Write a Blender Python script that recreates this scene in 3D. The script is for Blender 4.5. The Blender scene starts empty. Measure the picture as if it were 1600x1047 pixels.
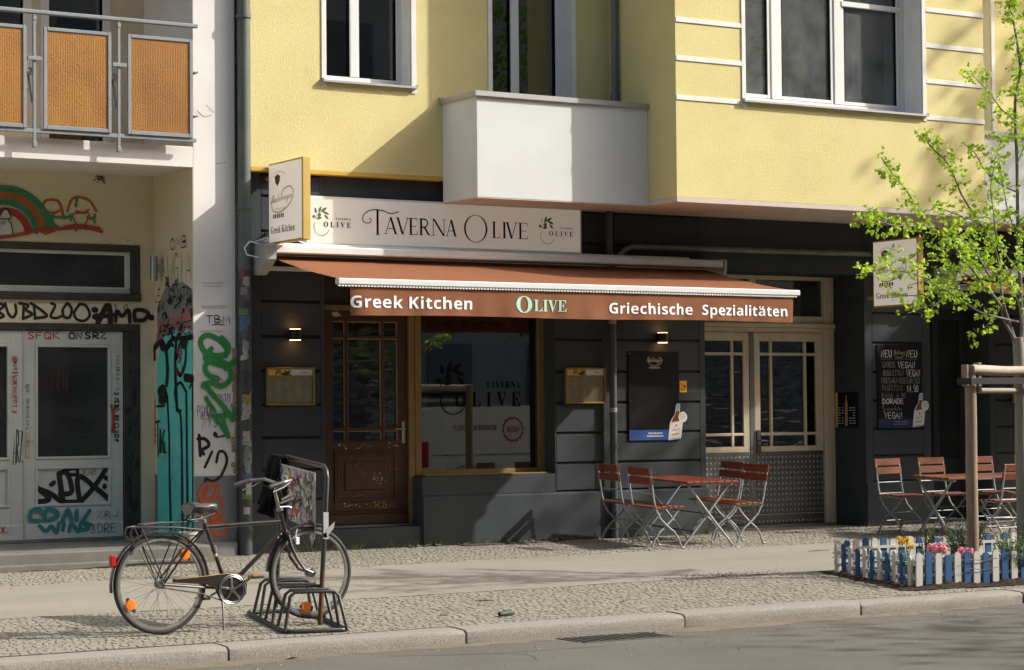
import bpy, math, random, os
from mathutils import Vector, Matrix

R = random.Random(11)
sc = bpy.context.scene
COL = sc.collection
PI = math.pi

# ------------------------------------------------------------------ camera
CAM = Vector((0, -21, 1.47))
YAW, PIT, ROL, FPX = 0.547422, 0.0342695, 0.00851100, 3436.085
fw = Vector((math.sin(YAW) * math.cos(PIT), math.cos(YAW) * math.cos(PIT), math.sin(PIT)))
rt0 = Vector((math.cos(YAW), -math.sin(YAW), 0))
dn0 = fw.cross(rt0)
rt = rt0 * math.cos(ROL) + dn0 * math.sin(ROL)
dn = dn0 * math.cos(ROL) - rt0 * math.sin(ROL)
cd = bpy.data.cameras.new('camera')
cd.sensor_width = 36
cd.lens = 36 * FPX / 1600
cd.clip_end = 500
cam = bpy.data.objects.new('camera', cd)
COL.objects.link(cam)
m4 = Matrix((rt, -dn, -fw)).transposed().to_4x4()
m4.translation = CAM
cam.matrix_world = m4
sc.camera = cam

# ------------------------------------------------------------------ light
SUN = Vector((1.87, -1.0, 1.45)).normalized()      # towards the sun
EL = math.asin(SUN.z)
AZ = math.atan2(SUN.x, SUN.y)
w = bpy.data.worlds.new('World')
sc.world = w
w.use_nodes = True
nt = w.node_tree
sky = nt.nodes.new('ShaderNodeTexSky')
sky.sky_type = 'NISHITA'
sky.sun_disc = False
sky.sun_elevation = EL
sky.sun_rotation = AZ
sky.air_density = 0.9
sky.dust_density = 4.0
sky.ozone_density = 0.3
bg = nt.nodes['Background']
bg.inputs['Strength'].default_value = 0.15
nt.links.new(sky.outputs[0], bg.inputs[0])
sl = bpy.data.lights.new('sun', 'SUN')
sl.energy = 3.3
sl.angle = math.radians(0.55)
sl.color = (1.0, 0.985, 0.945)
so = bpy.data.objects.new('sun', sl)
COL.objects.link(so)
so.rotation_euler = SUN.to_track_quat('Z', 'Y').to_euler()
sc.view_settings.view_transform = 'Standard'
sc.view_settings.look = 'None'
sc.view_settings.gamma = 1
sc.view_settings.exposure = 0.84
sc.view_settings.use_curve_mapping = False
sc.render.engine = 'CYCLES'
sc.cycles.max_bounces = 7
sc.cycles.transparent_max_bounces = 10
sc.cycles.use_denoising = True


def at(px, py, y):
    """the point of the plane Y=y that the photograph shows at this pixel"""
    d = rt * ((px - 800) / FPX) + dn * ((py - 523.5) / FPX) + fw
    return CAM + d * ((y - CAM.y) / d.y)


def gz(y):                                          # height of the sloping pavement
    if y > -2.2:
        return 0.03 * min(y, 0)
    return -0.066 + (y + 2.2) * (0.064 / 4.85)


def atg(px, py):
    d = rt * ((px - 800) / FPX) + dn * ((py - 523.5) / FPX) + fw
    lo, hi = 5, 40
    for _ in range(50):
        m = (lo + hi) / 2
        P = CAM + d * m
        if P.z > gz(P.y):
            lo = m
        else:
            hi = m
    return CAM + d * lo


# ------------------------------------------------------------------ materials
def L(r, g, b):
    f = lambda c: (c / 255 / 12.92) if c <= 10 else ((c / 255 + .055) / 1.055) ** 2.4
    return (f(r), f(g), f(b))


def mat(name, c, c2=None, vs=2.0, rough=.75, bump=0.0, bs=90.0, metal=0.0, spec=.4, dirt=None, island=None,
        stretch=(1, 1, 1), bd=.004, coat=0.0, sub=0.0, emit=None, detail=5):
    m = bpy.data.materials.new(name)
    m.use_nodes = True
    t = m.node_tree
    N, K = t.nodes, t.links
    p = N['Principled BSDF']
    p.inputs['Roughness'].default_value = rough
    p.inputs['Metallic'].default_value = metal
    p.inputs['Specular IOR Level'].default_value = spec
    p.inputs['Coat Weight'].default_value = coat
    tc = N.new('ShaderNodeTexCoord')
    mp = N.new('ShaderNodeMapping')
    mp.inputs['Scale'].default_value = stretch
    geo = N.new('ShaderNodeNewGeometry')
    K.new(geo.outputs['Position'] if bump < 0 else tc.outputs['Object'], mp.inputs[0])
    c2 = c2 or tuple(x * .82 for x in c)

    def noise(scale, det=detail, r=.6):
        n = N.new('ShaderNodeTexNoise')
        n.inputs['Scale'].default_value = scale
        n.inputs['Detail'].default_value = det
        n.inputs['Roughness'].default_value = r
        K.new(mp.outputs[0], n.inputs['Vector'])
        return n

    def ramp(src, a, b):
        r = N.new('ShaderNodeMapRange')
        r.inputs[1].default_value = a
        r.inputs[2].default_value = b
        K.new(src, r.inputs[0])
        return r.outputs[0]

    def mix(f, a, b):
        x = N.new('ShaderNodeMix')
        x.data_type = 'RGBA'
        if isinstance(f, float):
            x.inputs[0].default_value = f
        else:
            K.new(f, x.inputs[0])
        for i, v in ((6, a), (7, b)):
            if isinstance(v, tuple):
                x.inputs[i].default_value = (*v[:3], 1)
            else:
                K.new(v, x.inputs[i])
        return x.outputs[2]

    n1 = noise(vs)
    col = mix(ramp(n1.outputs[0], .32, .68), c, c2)
    if island:
        cr = N.new('ShaderNodeValToRGB')
        cr.color_ramp.interpolation = 'CONSTANT' if len(island) > 3 else 'LINEAR'
        el = cr.color_ramp.elements
        while len(el) < len(island):
            el.new(.5)
        for i, cc in enumerate(island):
            el[i].position = i / len(island) if len(island) > 3 else i / max(1, len(island) - 1)
            el[i].color = (*cc, 1)
        K.new(geo.outputs['Random Per Island'], cr.inputs[0])
        col = mix(.82, col, cr.outputs[0])
    if dirt:
        dc, ds, d0, d1 = dirt
        n3 = noise(ds, 8, .7)
        col = mix(ramp(n3.outputs[0], d0, d1), col, dc)
    K.new(col, p.inputs['Base Color'])
    if bump:
        n2 = noise(bs, 4, .55)
        b = N.new('ShaderNodeBump')
        b.inputs['Strength'].default_value = abs(bump)
        b.inputs['Distance'].default_value = bd
        K.new(n2.outputs[0], b.inputs['Height'])
        K.new(b.outputs[0], p.inputs['Normal'])
        rr = N.new('ShaderNodeMapRange')
        rr.inputs[3].default_value = rough * .85
        rr.inputs[4].default_value = min(1, rough * 1.15)
        K.new(n1.outputs[0], rr.inputs[0])
        K.new(rr.outputs[0], p.inputs['Roughness'])
    if sub:
        tr = N.new('ShaderNodeBsdfTranslucent')
        K.new(col, tr.inputs[0])
        ms = N.new('ShaderNodeMixShader')
        ms.inputs[0].default_value = sub
        K.new(p.outputs[0], ms.inputs[1])
        K.new(tr.outputs[0], ms.inputs[2])
        K.new(ms.outputs[0], N['Material Output'].inputs[0])
    if emit:
        p.inputs['Emission Color'].default_value = (*emit[:3], 1)
        p.inputs['Emission Strength'].default_value = emit[3]
    return m


def glass(name, tint=(.55, .58, .56), boost=1.6, ripple=0.0, rough=.01, dust=0.0):
    m = bpy.data.materials.new(name)
    m.use_nodes = True
    t = m.node_tree
    N, K = t.nodes, t.links
    N.remove(N['Principled BSDF'])
    a = N.new('ShaderNodeBsdfTransparent')
    a.inputs[0].default_value = (*tint, 1)
    g = N.new('ShaderNodeBsdfGlossy')
    g.inputs['Roughness'].default_value = rough
    f = N.new('ShaderNodeFresnel')
    f.inputs[0].default_value = 1.5
    mm = N.new('ShaderNodeMath')
    mm.operation = 'MULTIPLY'
    mm.use_clamp = True
    mm.inputs[1].default_value = boost
    K.new(f.outputs[0], mm.inputs[0])
    x = N.new('ShaderNodeMixShader')
    K.new(mm.outputs[0], x.inputs[0])
    K.new(a.outputs[0], x.inputs[1])
    K.new(g.outputs[0], x.inputs[2])
    K.new(x.outputs[0], N['Material Output'].inputs[0])
    if dust:
        tc = N.new('ShaderNodeTexCoord')
        n = N.new('ShaderNodeTexNoise')
        n.inputs['Scale'].default_value = 2.2
        n.inputs['Detail'].default_value = 9
        n.inputs['Roughness'].default_value = .72
        K.new(tc.outputs['Object'], n.inputs['Vector'])
        r = N.new('ShaderNodeMapRange')
        r.inputs[1].default_value = .35
        r.inputs[2].default_value = .75
        r.inputs[3].default_value = dust * .25
        r.inputs[4].default_value = dust
        K.new(n.outputs[0], r.inputs[0])
        df = N.new('ShaderNodeBsdfDiffuse')
        df.inputs[0].default_value = (.52, .54, .53, 1)
        y = N.new('ShaderNodeMixShader')
        K.new(r.outputs[0], y.inputs[0])
        K.new(x.outputs[0], y.inputs[1])
        K.new(df.outputs[0], y.inputs[2])
        K.new(y.outputs[0], N['Material Output'].inputs[0])
    if ripple:
        tc = N.new('ShaderNodeTexCoord')
        mp = N.new('ShaderNodeMapping')
        mp.inputs['Scale'].default_value = (2, 2, 7)
        K.new(tc.outputs['Object'], mp.inputs[0])
        n = N.new('ShaderNodeTexNoise')
        n.inputs['Scale'].default_value = 1.6
        n.inputs['Detail'].default_value = 1
        K.new(mp.outputs[0], n.inputs['Vector'])
        b = N.new('ShaderNodeBump')
        b.inputs['Strength'].default_value = ripple
        b.inputs['Distance'].default_value = .02
        K.new(n.outputs[0], b.inputs['Height'])
        K.new(b.outputs[0], g.inputs['Normal'])
    return m


M = {}
M['yellow'] = mat('yellow_stucco', (.665, .58, .275), (.61, .525, .24), 1.2, .9, .8, 130, spec=.15, dirt=((.40, .31, .13), .9, .64, .92), bd=.006)
M['yellow_lip'] = mat('yellow_edge', (.55, .36, .07), (.48, .30, .06), 3, .85, .2, 60, spec=.15)
M['white_plaster'] = mat('white_plaster', (.63, .645, .61), (.59, .60, .57), 1.6, .9, .25, 120, spec=.15, dirt=((.47, .44, .38), 1.3, .66, .9))
M['white_trim'] = mat('white_trim', (.74, .72, .67), (.67, .65, .60), 6, .85, .25, 140, spec=.15)
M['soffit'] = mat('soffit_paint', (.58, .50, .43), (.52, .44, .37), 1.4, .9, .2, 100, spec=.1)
M['dark_wall'] = mat('anthracite_facade_paint', (.056, .0615, .065), (.045, .050, .053), 1.3, .85, .3, 85, spec=.05, dirt=((.075, .075, .072), 2.2, .66, .95), bd=.003)
M['plinth'] = mat('anthracite_plinth_paint', (.064, .070, .074), (.051, .056, .060), 1.1, .85, .3, 60, spec=.05, dirt=((.10, .096, .085), 3.1, .64, .9), bd=.004)
M['joint_dark'] = mat('dark_joint', (.018, .018, .019), rough=.9)
M['ochre_frame'] = mat('ochre_window_frame', (.21, .135, .040), (.165, .105, .033), 4, .55, .1, 60, spec=.4)
M['brown_door'] = mat('brown_door_paint', (.062, .026, .010), (.046, .019, .008), 3, .5, .25, 40, spec=.4, stretch=(3, 3, .6), dirt=((.17, .115, .075), 5.5, .70, .80))
M['brown_light'] = mat('door_bead_edge', (.34, .24, .13), rough=.6)
M['beige_wood'] = mat('weathered_beige_paint', (.60, .51, .35), (.50, .42, .28), 3, .65, .3, 30, spec=.3, stretch=(3, 3, .5), dirt=((.12, .09, .06), 6, .70, .80))
M['checker_boss'] = mat('polished_boss', (.42, .40, .37), (.30, .285, .265), 3, .5, metal=.2)
M['checker'] = mat('chequer_metal', (.16, .155, .148), (.115, .112, .108), 2, .5, .15, 40, metal=.85, dirt=((.12, .11, .10), 3, .55, .85))
M['pvc'] = mat('white_window_frame', (.70, .69, .65), (.66, .65, .61), 5, .4, .03, 60, spec=.4)
M['sill_metal'] = mat('zinc_sill', (.42, .42, .42), (.34, .34, .34), 3, .45, .1, 30, metal=.5)
M['glass'] = glass('window_glass', (.62, .64, .62), 3.4)
M['glass_dusty'] = glass('dusty_window_glass', (.72, .74, .72), 2.0, dust=.24)
M['glass_clear'] = glass('case_glass', (.95, .95, .94), .8)
M['glass_old'] = glass('old_rippled_glass', (.55, .57, .55), 2.0, .5)
M['glass_grime'] = glass('grimy_glass', (.30, .31, .29), 1.2, .15, .06, .10)
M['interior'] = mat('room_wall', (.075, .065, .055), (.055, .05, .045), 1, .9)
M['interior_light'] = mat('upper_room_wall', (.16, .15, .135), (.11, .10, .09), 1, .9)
M['curtain'] = mat('net_curtain', (.74, .74, .73), (.55, .55, .54), 14, .9, stretch=(1, 1, .08), sub=.4)
M['zinc'] = mat('zinc_pipe', (.17, .175, .17), (.13, .135, .13), 5, .5, .1, 30, metal=.35, dirt=((.10, .09, .08), 3, .6, .9))
M['green_pipe'] = mat('green_grey_pipe_paint', (.115, .135, .115), (.095, .11, .095), 4, .5, .1, 40, dirt=((.06, .06, .055), 4, .58, .85))
M['black_pipe'] = mat('dark_pipe_paint', (.06, .062, .064), (.045, .046, .048), 4, .55, dirt=((.19, .16, .13), 8, .64, .8))
M['old_cream'] = mat('old_cream_plaster', (.68, .60, .42), (.60, .52, .35), 1.1, .92, .3, 45, spec=.1, dirt=((.25, .20, .13), 1.7, .62, .9))
M['old_white'] = mat('old_white_plaster', (.72, .695, .64), (.64, .615, .565), .9, .92, .3, 50, spec=.1, dirt=((.34, .31, .275), 1.9, .63, .9))
M['old_grey'] = mat('grey_base_paint', (.20, .195, .19), (.155, .15, .145), 1.8, .9, .35, 40, spec=.1, dirt=((.085, .08, .075), 3, .58, .85))
M['bare_brick'] = mat('bare_broken_plaster', (.36, .27, .18), (.28, .17, .10), 9, .95, .8, 25, bd=.01)
M['grimy_wood'] = mat('grimy_door_surround', (.060, .052, .040), (.035, .031, .025), 4, .8, .4, 25, stretch=(2, 2, .6), dirt=((.17, .145, .10), 3.5, .62, .85))
M['old_grey_door'] = mat('pale_grey_door_paint', (.56, .56, .50), (.47, .475, .42), 3, .6, .15, 30, dirt=((.10, .10, .09), 5, .66, .9))
M['step_stone'] = mat('worn_concrete_step', (.17, .16, .13), (.12, .115, .095), 2.6, .9, .5, 35, dirt=((.07, .065, .055), 3, .58, .85))
M['rail_grey'] = mat('grey_railing_paint', (.24, .26, .27), (.20, .215, .225), 5, .5, .1, 40, spec=.4, dirt=((.12, .11, .10), 9, .68, .85))
M['amber'] = mat('amber_ribbed_glass', (.54, .265, .060), (.34, .145, .045), 1.8, .3, .9, 110, spec=.5, stretch=(1, 1, .45), bd=.006, sub=.35)
M['asphalt'] = mat('asphalt', (.145, .134, .110), (.112, .104, .087), .7, .92, .7, 160, spec=.15, dirt=((.16, .145, .115), 45, .60, .75), bd=.006)
M['gutter'] = mat('sandy_gutter', (.205, .168, .118), (.145, .125, .092), 7, .95, .6, 120, spec=.1)
M['footpath'] = mat('footpath_slab', (.27, .25, .203), (.225, .208, .168), .8, .9, .3, 140, spec=.15, stretch=(.5, 1.6, 1), dirt=((.18, .16, .125), 2.5, .60, .9))
M['joint_sand'] = mat('sandy_joint', (.21, .185, .135), (.14, .125, .09), 7, .95, .5, 60, spec=.05)
M['mosaic'] = mat('mosaic_stone', (.28, .26, .21), (.225, .21, .165), 22, .85, .4, 70, spec=.12, island=((.205, .19, .148), (.285, .262, .205), (.24, .222, .172)), dirt=((.15, .135, .10), 1.3, .60, .85))
M['kerb'] = mat('granite_kerb', (.315, .292, .245), (.19, .177, .148), 75, .85, .7, 70, spec=.2, dirt=((.19, .175, .15), 6, .58, .85), bd=.006)
M['awning'] = mat('terracotta_awning_cloth', (.255, .105, .052), (.235, .095, .046), 2, .85, .15, 200, spec=.15, sub=.12)
M['alu'] = mat('white_aluminium', (.66, .66, .64), (.60, .60, .58), 5, .35, spec=.5)
M['grey_plastic'] = mat('grey_plastic_cap', (.36, .36, .34), rough=.5)
M['white_letter'] = mat('white_lettering', (.82, .82, .80), (.80, .80, .78), rough=.7)
M['mint'] = mat('mint_lettering', (.36, .66, .50), (.34, .62, .47), rough=.7)
M['black_letter'] = mat('black_lettering', (.010, .010, .010), rough=.8, spec=.03)
M['sign_face'] = mat('glowing_sign_face', (.56, .525, .465), (.51, .47, .405), 1.1, .35, spec=.3, emit=(1, .90, .76, .10), dirt=((.45, .40, .34), .9, .55, .95))  # faint glow added to brighten the sign face
M['sign_cream'] = mat('cream_acrylic_face', (.74, .66, .56), (.70, .61, .51), 2, .4, spec=.3, emit=(1, .90, .76, .19))
M['gold'] = mat('gold_sign_edge', (.62, .43, .12), (.55, .37, .10), 4, .45, metal=.25)
M['gold_print'] = mat('gold_print', (.42, .30, .09), rough=.5)
M['brown_print'] = mat('brown_print', (.16, .055, .02), rough=.5)
M['leaf_print'] = mat('olive_green_print', (.055, .12, .02), rough=.6)
M['brass'] = mat('brass_frame', (.30, .205, .06), (.24, .16, .05), 6, .4, metal=.6)
M['paper'] = mat('menu_paper', (.55, .49, .30), (.44, .385, .225), 7, .7, dirt=((.22, .19, .11), 9, .58, .8))
M['yellow_print'] = mat('yellow_print', (.62, .36, .02), (.70, .46, .05), 20, .5)
M['pale_print'] = mat('pale_print', (.60, .62, .60), rough=.5)
M['blackboard'] = mat('black_board', (.014, .014, .015), (.011, .011, .012), 3, .7, spec=.06, dirt=((.03, .03, .03), 4, .55, .9))
M['blue_print'] = mat('blue_print', (.02, .075, .26), (.012, .04, .15), 3, .45)
M['chalk'] = mat('chalk', (.66, .66, .63), (.30, .30, .29), 60, .9)
M['chalk_dim'] = mat('faint_chalk', (.26, .26, .25), (.12, .12, .115), 60, .9)
M['bottle_brown'] = mat('bottle_brown', (.28, .075, .015), (.14, .03, .01), 10, .3)
M['bottle_white'] = mat('bottle_label', (.68, .66, .62), (.60, .59, .56), 12, .5)
M['bottle_blue'] = mat('bottle_foil_blue', (.10, .36, .62), (.25, .50, .70), 40, .4)
M['orange_sticker'] = mat('orange_notice', (.75, .36, .03), rough=.5)
M['lamp_black'] = mat('black_lamp', (.012, .012, .012), rough=.4)
M['lamp_glow'] = mat('warm_lamp_glass', (.9, .75, .5), emit=(1, .47, .15, 5.5))
M['steel'] = mat('brushed_steel', (.40, .40, .39), (.33, .33, .32), 20, .35, metal=.8)
M['chair_metal'] = mat('galvanised_bar', (.30, .31, .30), (.24, .25, .245), 12, .5, metal=.15, spec=.35)
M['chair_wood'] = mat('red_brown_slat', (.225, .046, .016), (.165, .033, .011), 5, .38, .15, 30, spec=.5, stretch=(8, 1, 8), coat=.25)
M['chair_wood_shaded'] = mat('orange_brown_slat_shaded', (.16, .038, .006), (.115, .026, .004), 5, .4, .15, 30, spec=.5, stretch=(1, 8, 8), coat=.2)  # orange-brown slats, darkened so the colour carries this group's shade
M['bike_paint'] = mat('dark_maroon_paint', (.020, .011, .012), (.026, .016, .016), 5, .28, spec=.5, coat=.5)
M['tyre'] = mat('tyre_rubber', (.028, .027, .026), (.045, .043, .04), 14, .8)
M['chrome'] = mat('worn_chrome', (.36, .35, .33), (.24, .23, .21), 18, .38, metal=.9)
M['rim'] = mat('dull_rim', (.42, .40, .37), (.30, .28, .25), 20, .4, metal=.8)
M['spoke'] = mat('spoke_steel', (.24, .23, .215), rough=.4, metal=.8)
M['saddle'] = mat('black_saddle_vinyl', (.05, .05, .052), (.035, .035, .037), 5, .38, .1, 80, spec=.5)
M['reflector'] = mat('orange_reflector', (.80, .21, .02), rough=.25, emit=None)
M['red_lens'] = mat('red_lens', (.45, .02, .02), rough=.25)
M['rack_metal'] = mat('black_rack_steel', (.026, .025, .024), (.035, .031, .028), 8, .4, spec=.5, dirt=((.11, .045, .02), 9, .68, .8))
M['black_cloth'] = mat('black_cloth', (.006, .006, .0065), (.010, .010, .011), 8, .9, .6, 22, spec=.1, bd=.012)
STK = [L(200, 195, 185), L(60, 60, 62), L(175, 170, 160), L(150, 40, 60), L(190, 190, 188), L(40, 70, 120), L(205, 200, 190), L(110, 108, 100),
       L(190, 160, 40), L(205, 205, 200), L(170, 50, 40), L(150, 160, 165), L(60, 100, 80), L(190, 120, 140), L(25, 25, 26), L(200, 196, 186)]
M['sticker'] = mat('paper_stickers', (.4, .4, .38), rough=.6, island=STK, dirt=((.09, .09, .095), 30, .50, .64))
STK2 = [L(50, 50, 52), L(150, 148, 140), L(25, 25, 26), L(160, 155, 148), L(80, 78, 74), L(150, 130, 50), L(130, 45, 40), L(60, 60, 60), L(60, 95, 130),
        L(170, 168, 160), L(35, 35, 36), L(100, 60, 100), L(140, 140, 135), L(90, 120, 60), L(30, 30, 30), L(120, 118, 112)]
M['sticker_pipe'] = mat('weathered_stickers', (.2, .2, .2), rough=.6, island=STK2, dirt=((.03, .03, .03), 48, .53, .62))
M['paper_white'] = mat('dull_white_paper', (.42, .41, .39), (.32, .31, .29), 20, .8)
M['lime'] = mat('lime_sticker', (.50, .85, .05), rough=.5)
M['red_paint'] = mat('red_print', (.60, .03, .03), rough=.5)
M['pink_print'] = mat('pink_print', (.62, .12, .24), rough=.5)
M['picket_white'] = mat('flaking_white_paint', (.52, .50, .45), (.43, .41, .36), 6, .8, .3, 40, stretch=(2, 2, .6), dirt=((.30, .25, .18), 5, .68, .85))
M['picket_blue'] = mat('blue_picket_paint', (.016, .085, .215), (.012, .06, .15), 5, .65, .25, 40, stretch=(2, 2, .6), dirt=((.12, .09, .06), 7, .70, .86))
M['soil'] = mat('damp_soil', (.055, .038, .026), (.032, .022, .016), 14, .95, .9, 50, spec=.1, bd=.02)
M['bark'] = mat('young_bark', (.25, .235, .19), (.19, .175, .14), 9, .85, .4, 30, stretch=(2, 2, .5))
M['twig'] = mat('twig_bark', (.13, .115, .105), (.19, .17, .155), 14, .8)
M['leaf'] = mat('spring_leaf', (.30, .46, .04), (.22, .37, .03), 3, .5, spec=.3, sub=.5, island=((.24, .38, .025), (.42, .58, .045), (.54, .68, .08)))
M['dark_leaf'] = mat('street_tree_leaf', (.085, .14, .02), (.055, .10, .015), 1, .55, sub=.35)
M['herb'] = mat('herb_leaf', (.085, .15, .035), (.12, .19, .055), 4, .6, sub=.3, island=((.055, .11, .03), (.16, .23, .08), (.10, .17, .04)))
M['grass'] = mat('weed_grass', (.13, .16, .04), (.18, .17, .06), 3, .7, sub=.3)
M['pink_flower'] = mat('pink_petal', (.75, .33, .36), (.66, .24, .30), 8, .7, sub=.3)
M['yellow_flower'] = mat('yellow_petal', (.85, .58, .02), (.75, .45, .01), 9, .6, sub=.3)
M['purple_flower'] = mat('purple_petal', (.20, .10, .42), (.30, .18, .5), 9, .6, sub=.3)
M['stake'] = mat('weathered_round_timber', (.27, .195, .125), (.20, .14, .09), 5, .8, .4, 26, stretch=(4, 4, .5), dirt=((.11, .08, .055), 6, .64, .85))
M['strap'] = mat('black_rubber_strap', (.012, .012, .012), rough=.6)
M['stake_light'] = mat('bleached_round_timber', (.50, .42, .33), (.36, .29, .22), 6, .75, .4, 30, stretch=(.5, .5, 3), dirt=((.18, .14, .10), 6, .62, .85))
M['iron'] = mat('cast_iron', (.05, .047, .043), (.09, .075, .06), 12, .7, .3, 60)
M['pot'] = mat('cream_flowerpot', (.40, .375, .29), (.33, .31, .24), 6, .6)
M['van'] = mat('white_van_paint', (.70, .71, .71), (.66, .67, .67), 2, .3, coat=.4)
M['opp'] = mat('opposite_render', (.30, .285, .26), (.25, .235, .21), .6, .9)
M['opp_glass'] = mat('opposite_dark_window', (.10, .11, .115), rough=.3)
M['black_spray'] = mat('black_spray_paint', (.012, .011, .011), rough=.6)
M['maroon_spray'] = mat('dark_maroon_spray', (.030, .006, .008), rough=.6)
M['turquoise'] = mat('turquoise_spray', (.10, .58, .49), (.15, .66, .57), 1.4, .6, dirt=((.035, .27, .28), 1.7, .54, .80))
M['dull_teal'] = mat('dull_teal_spray', (.02, .075, .055), (.02, .05, .04), 5, .7)
M['teal_spray'] = mat('teal_spray', (.025, .20, .175), (.03, .17, .16), 5, .6)
M['green_spray'] = mat('green_spray', (.025, .22, .045), (.03, .26, .055), 4, .6)
M['orange_spray'] = mat('orange_spray', (.46, .085, .025), (.40, .065, .02), 4, .6)
M['faint_red'] = mat('faint_red_marker', (.11, .014, .010), rough=.7)
M['red_spray'] = mat('red_spray', (.40, .035, .03), (.34, .03, .028), 4, .6)
M['pinkred_spray'] = mat('coral_spray', (.55, .13, .12), (.48, .10, .10), 4, .6)
M['blue_spray'] = mat('blue_marker', (.03, .10, .28), rough=.6)
M['grey_spray'] = mat('grey_spray', (.26, .26, .25), (.20, .20, .195), 3, .8)
M['child_green'] = mat('green_brush_paint', (.06, .25, .13), (.05, .19, .09), 9, .8)
M['child_red'] = mat('red_brush_paint', (.42, .065, .04), (.36, .05, .035), 9, .8)
M['child_orange'] = mat('orange_brush_paint', (.45, .13, .03), (.36, .10, .025), 9, .8)
M['white_spray'] = mat('white_marker', (.60, .58, .54), rough=.7)
M['olive_spray'] = mat('ochre_marker', (.32, .22, .06), rough=.7)


# ------------------------------------------------------------------ geometry helpers
class MB:
    def __init__(s):
        s.v, s.f = [], []

    def add(s, vs, fs):
        n = len(s.v)
        s.v += [tuple(v) for v in vs]
        s.f += [tuple(i + n for i in f) for f in fs]
        return s

    def box(s, x0, x1, y0, y1, z0, z1, ch=0.0):
        if x0 > x1: x0, x1 = x1, x0
        if y0 > y1: y0, y1 = y1, y0
        if z0 > z1: z0, z1 = z1, z0
        ch = min(ch, .45 * min(x1 - x0, y1 - y0, z1 - z0))
        if ch <= 0:
            return s.add([(x0, y0, z0), (x1, y0, z0), (x1, y1, z0), (x0, y1, z0), (x0, y0, z1), (x1, y0, z1), (x1, y1, z1), (x0, y1, z1)],
                         [(0, 3, 2, 1), (4, 5, 6, 7), (0, 1, 5, 4), (1, 2, 6, 5), (2, 3, 7, 6), (3, 0, 4, 7)])
        vs, idx = [], {}
        X, Y, Z = (x0, x1), (y0, y1), (z0, z1)
        for i in (0, 1):
            for j in (0, 1):
                for k in (0, 1):
                    dx, dy, dz = (ch, -ch)[i], (ch, -ch)[j], (ch, -ch)[k]
                    for a in range(3):
                        idx[i, j, k, a] = len(vs)
                        vs.append((X[i] + (0 if a == 0 else dx), Y[j] + (0 if a == 1 else dy), Z[k] + (0 if a == 2 else dz)))
        g = lambda i, j, k, a: idx[i, j, k, a]
        fs = []
        for i in (0, 1):
            q = [g(i, 0, 0, 0), g(i, 1, 0, 0), g(i, 1, 1, 0), g(i, 0, 1, 0)]
            fs.append(q if i else q[::-1])
            q = [g(0, i, 0, 1), g(0, i, 1, 1), g(1, i, 1, 1), g(1, i, 0, 1)]
            fs.append(q if i else q[::-1])
            q = [g(0, 0, i, 2), g(1, 0, i, 2), g(1, 1, i, 2), g(0, 1, i, 2)]
            fs.append(q if i else q[::-1])
        for i in (0, 1):
            for j in (0, 1):
                q = [g(i, j, 0, 0), g(i, j, 1, 0), g(i, j, 1, 1), g(i, j, 0, 1)]
                fs.append(q if (i ^ j) else q[::-1])
                q = [g(i, 0, j, 0), g(i, 0, j, 2), g(i, 1, j, 2), g(i, 1, j, 0)]
                fs.append(q if (i ^ j) else q[::-1])
                q = [g(0, i, j, 1), g(1, i, j, 1), g(1, i, j, 2), g(0, i, j, 2)]
                fs.append(q if (i ^ j) else q[::-1])
                for k in (0, 1):
                    q = [g(i, j, k, 0), g(i, j, k, 1), g(i, j, k, 2)]
                    fs.append(q if ((i + j + k) % 2) else q[::-1])
        return s.add(vs, fs)

    def tube(s, pts, r, n=8, closed=False, flat=None):
        P = [Vector(p) for p in pts]
        m = len(P)
        rr = r if isinstance(r, (list, tuple)) else [r] * m
        T = []
        for i in range(m):
            if closed:
                t = P[(i + 1) % m] - P[i - 1]
            else:
                t = P[min(i + 1, m - 1)] - P[max(i - 1, 0)]
            T.append(t.normalized() if t.length > 1e-9 else Vector((0, 0, 1)))
        up = Vector((0, 0, 1)) if abs(T[0].z) < .9 else Vector((1, 0, 0))
        u = T[0].cross(up).normalized()
        vs, fs = [], []
        for i in range(m):
            u = (u - T[i] * u.dot(T[i])).normalized()
            b = T[i].cross(u)
            for k in range(n):
                a = 2 * PI * k / n
                fl = flat if flat else 1
                vs.append(P[i] + u * (math.cos(a) * rr[i]) + b * (math.sin(a) * rr[i] * fl))
        for i in range(m if closed else m - 1):
            j = (i + 1) % m
            for k in range(n):
                k2 = (k + 1) % n
                fs.append((i * n + k, i * n + k2, j * n + k2, j * n + k))
        if not closed:
            fs.append(tuple(range(n - 1, -1, -1)))
            fs.append(tuple((m - 1) * n + k for k in range(n)))
        return s.add(vs, fs)

    def lathe(s, prof, c=(0, 0, 0), axis=(0, 0, 1), n=24):
        a = Vector(axis).normalized()
        u = a.orthogonal().normalized()
        b = a.cross(u)
        c = Vector(c)
        vs, fs = [], []
        for r, h in prof:
            for k in range(n):
                t = 2 * PI * k / n
                vs.append(c + a * h + u * (math.cos(t) * r) + b * (math.sin(t) * r))
        for i in range(len(prof) - 1):
            for k in range(n):
                k2 = (k + 1) % n
                fs.append((i * n + k, i * n + k2, (i + 1) * n + k2, (i + 1) * n + k))
        if prof[0][0] > 1e-6: fs.append(tuple(range(n - 1, -1, -1)))
        if prof[-1][0] > 1e-6: fs.append(tuple((len(prof) - 1) * n + k for k in range(n)))
        return s.add(vs, fs)

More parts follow.
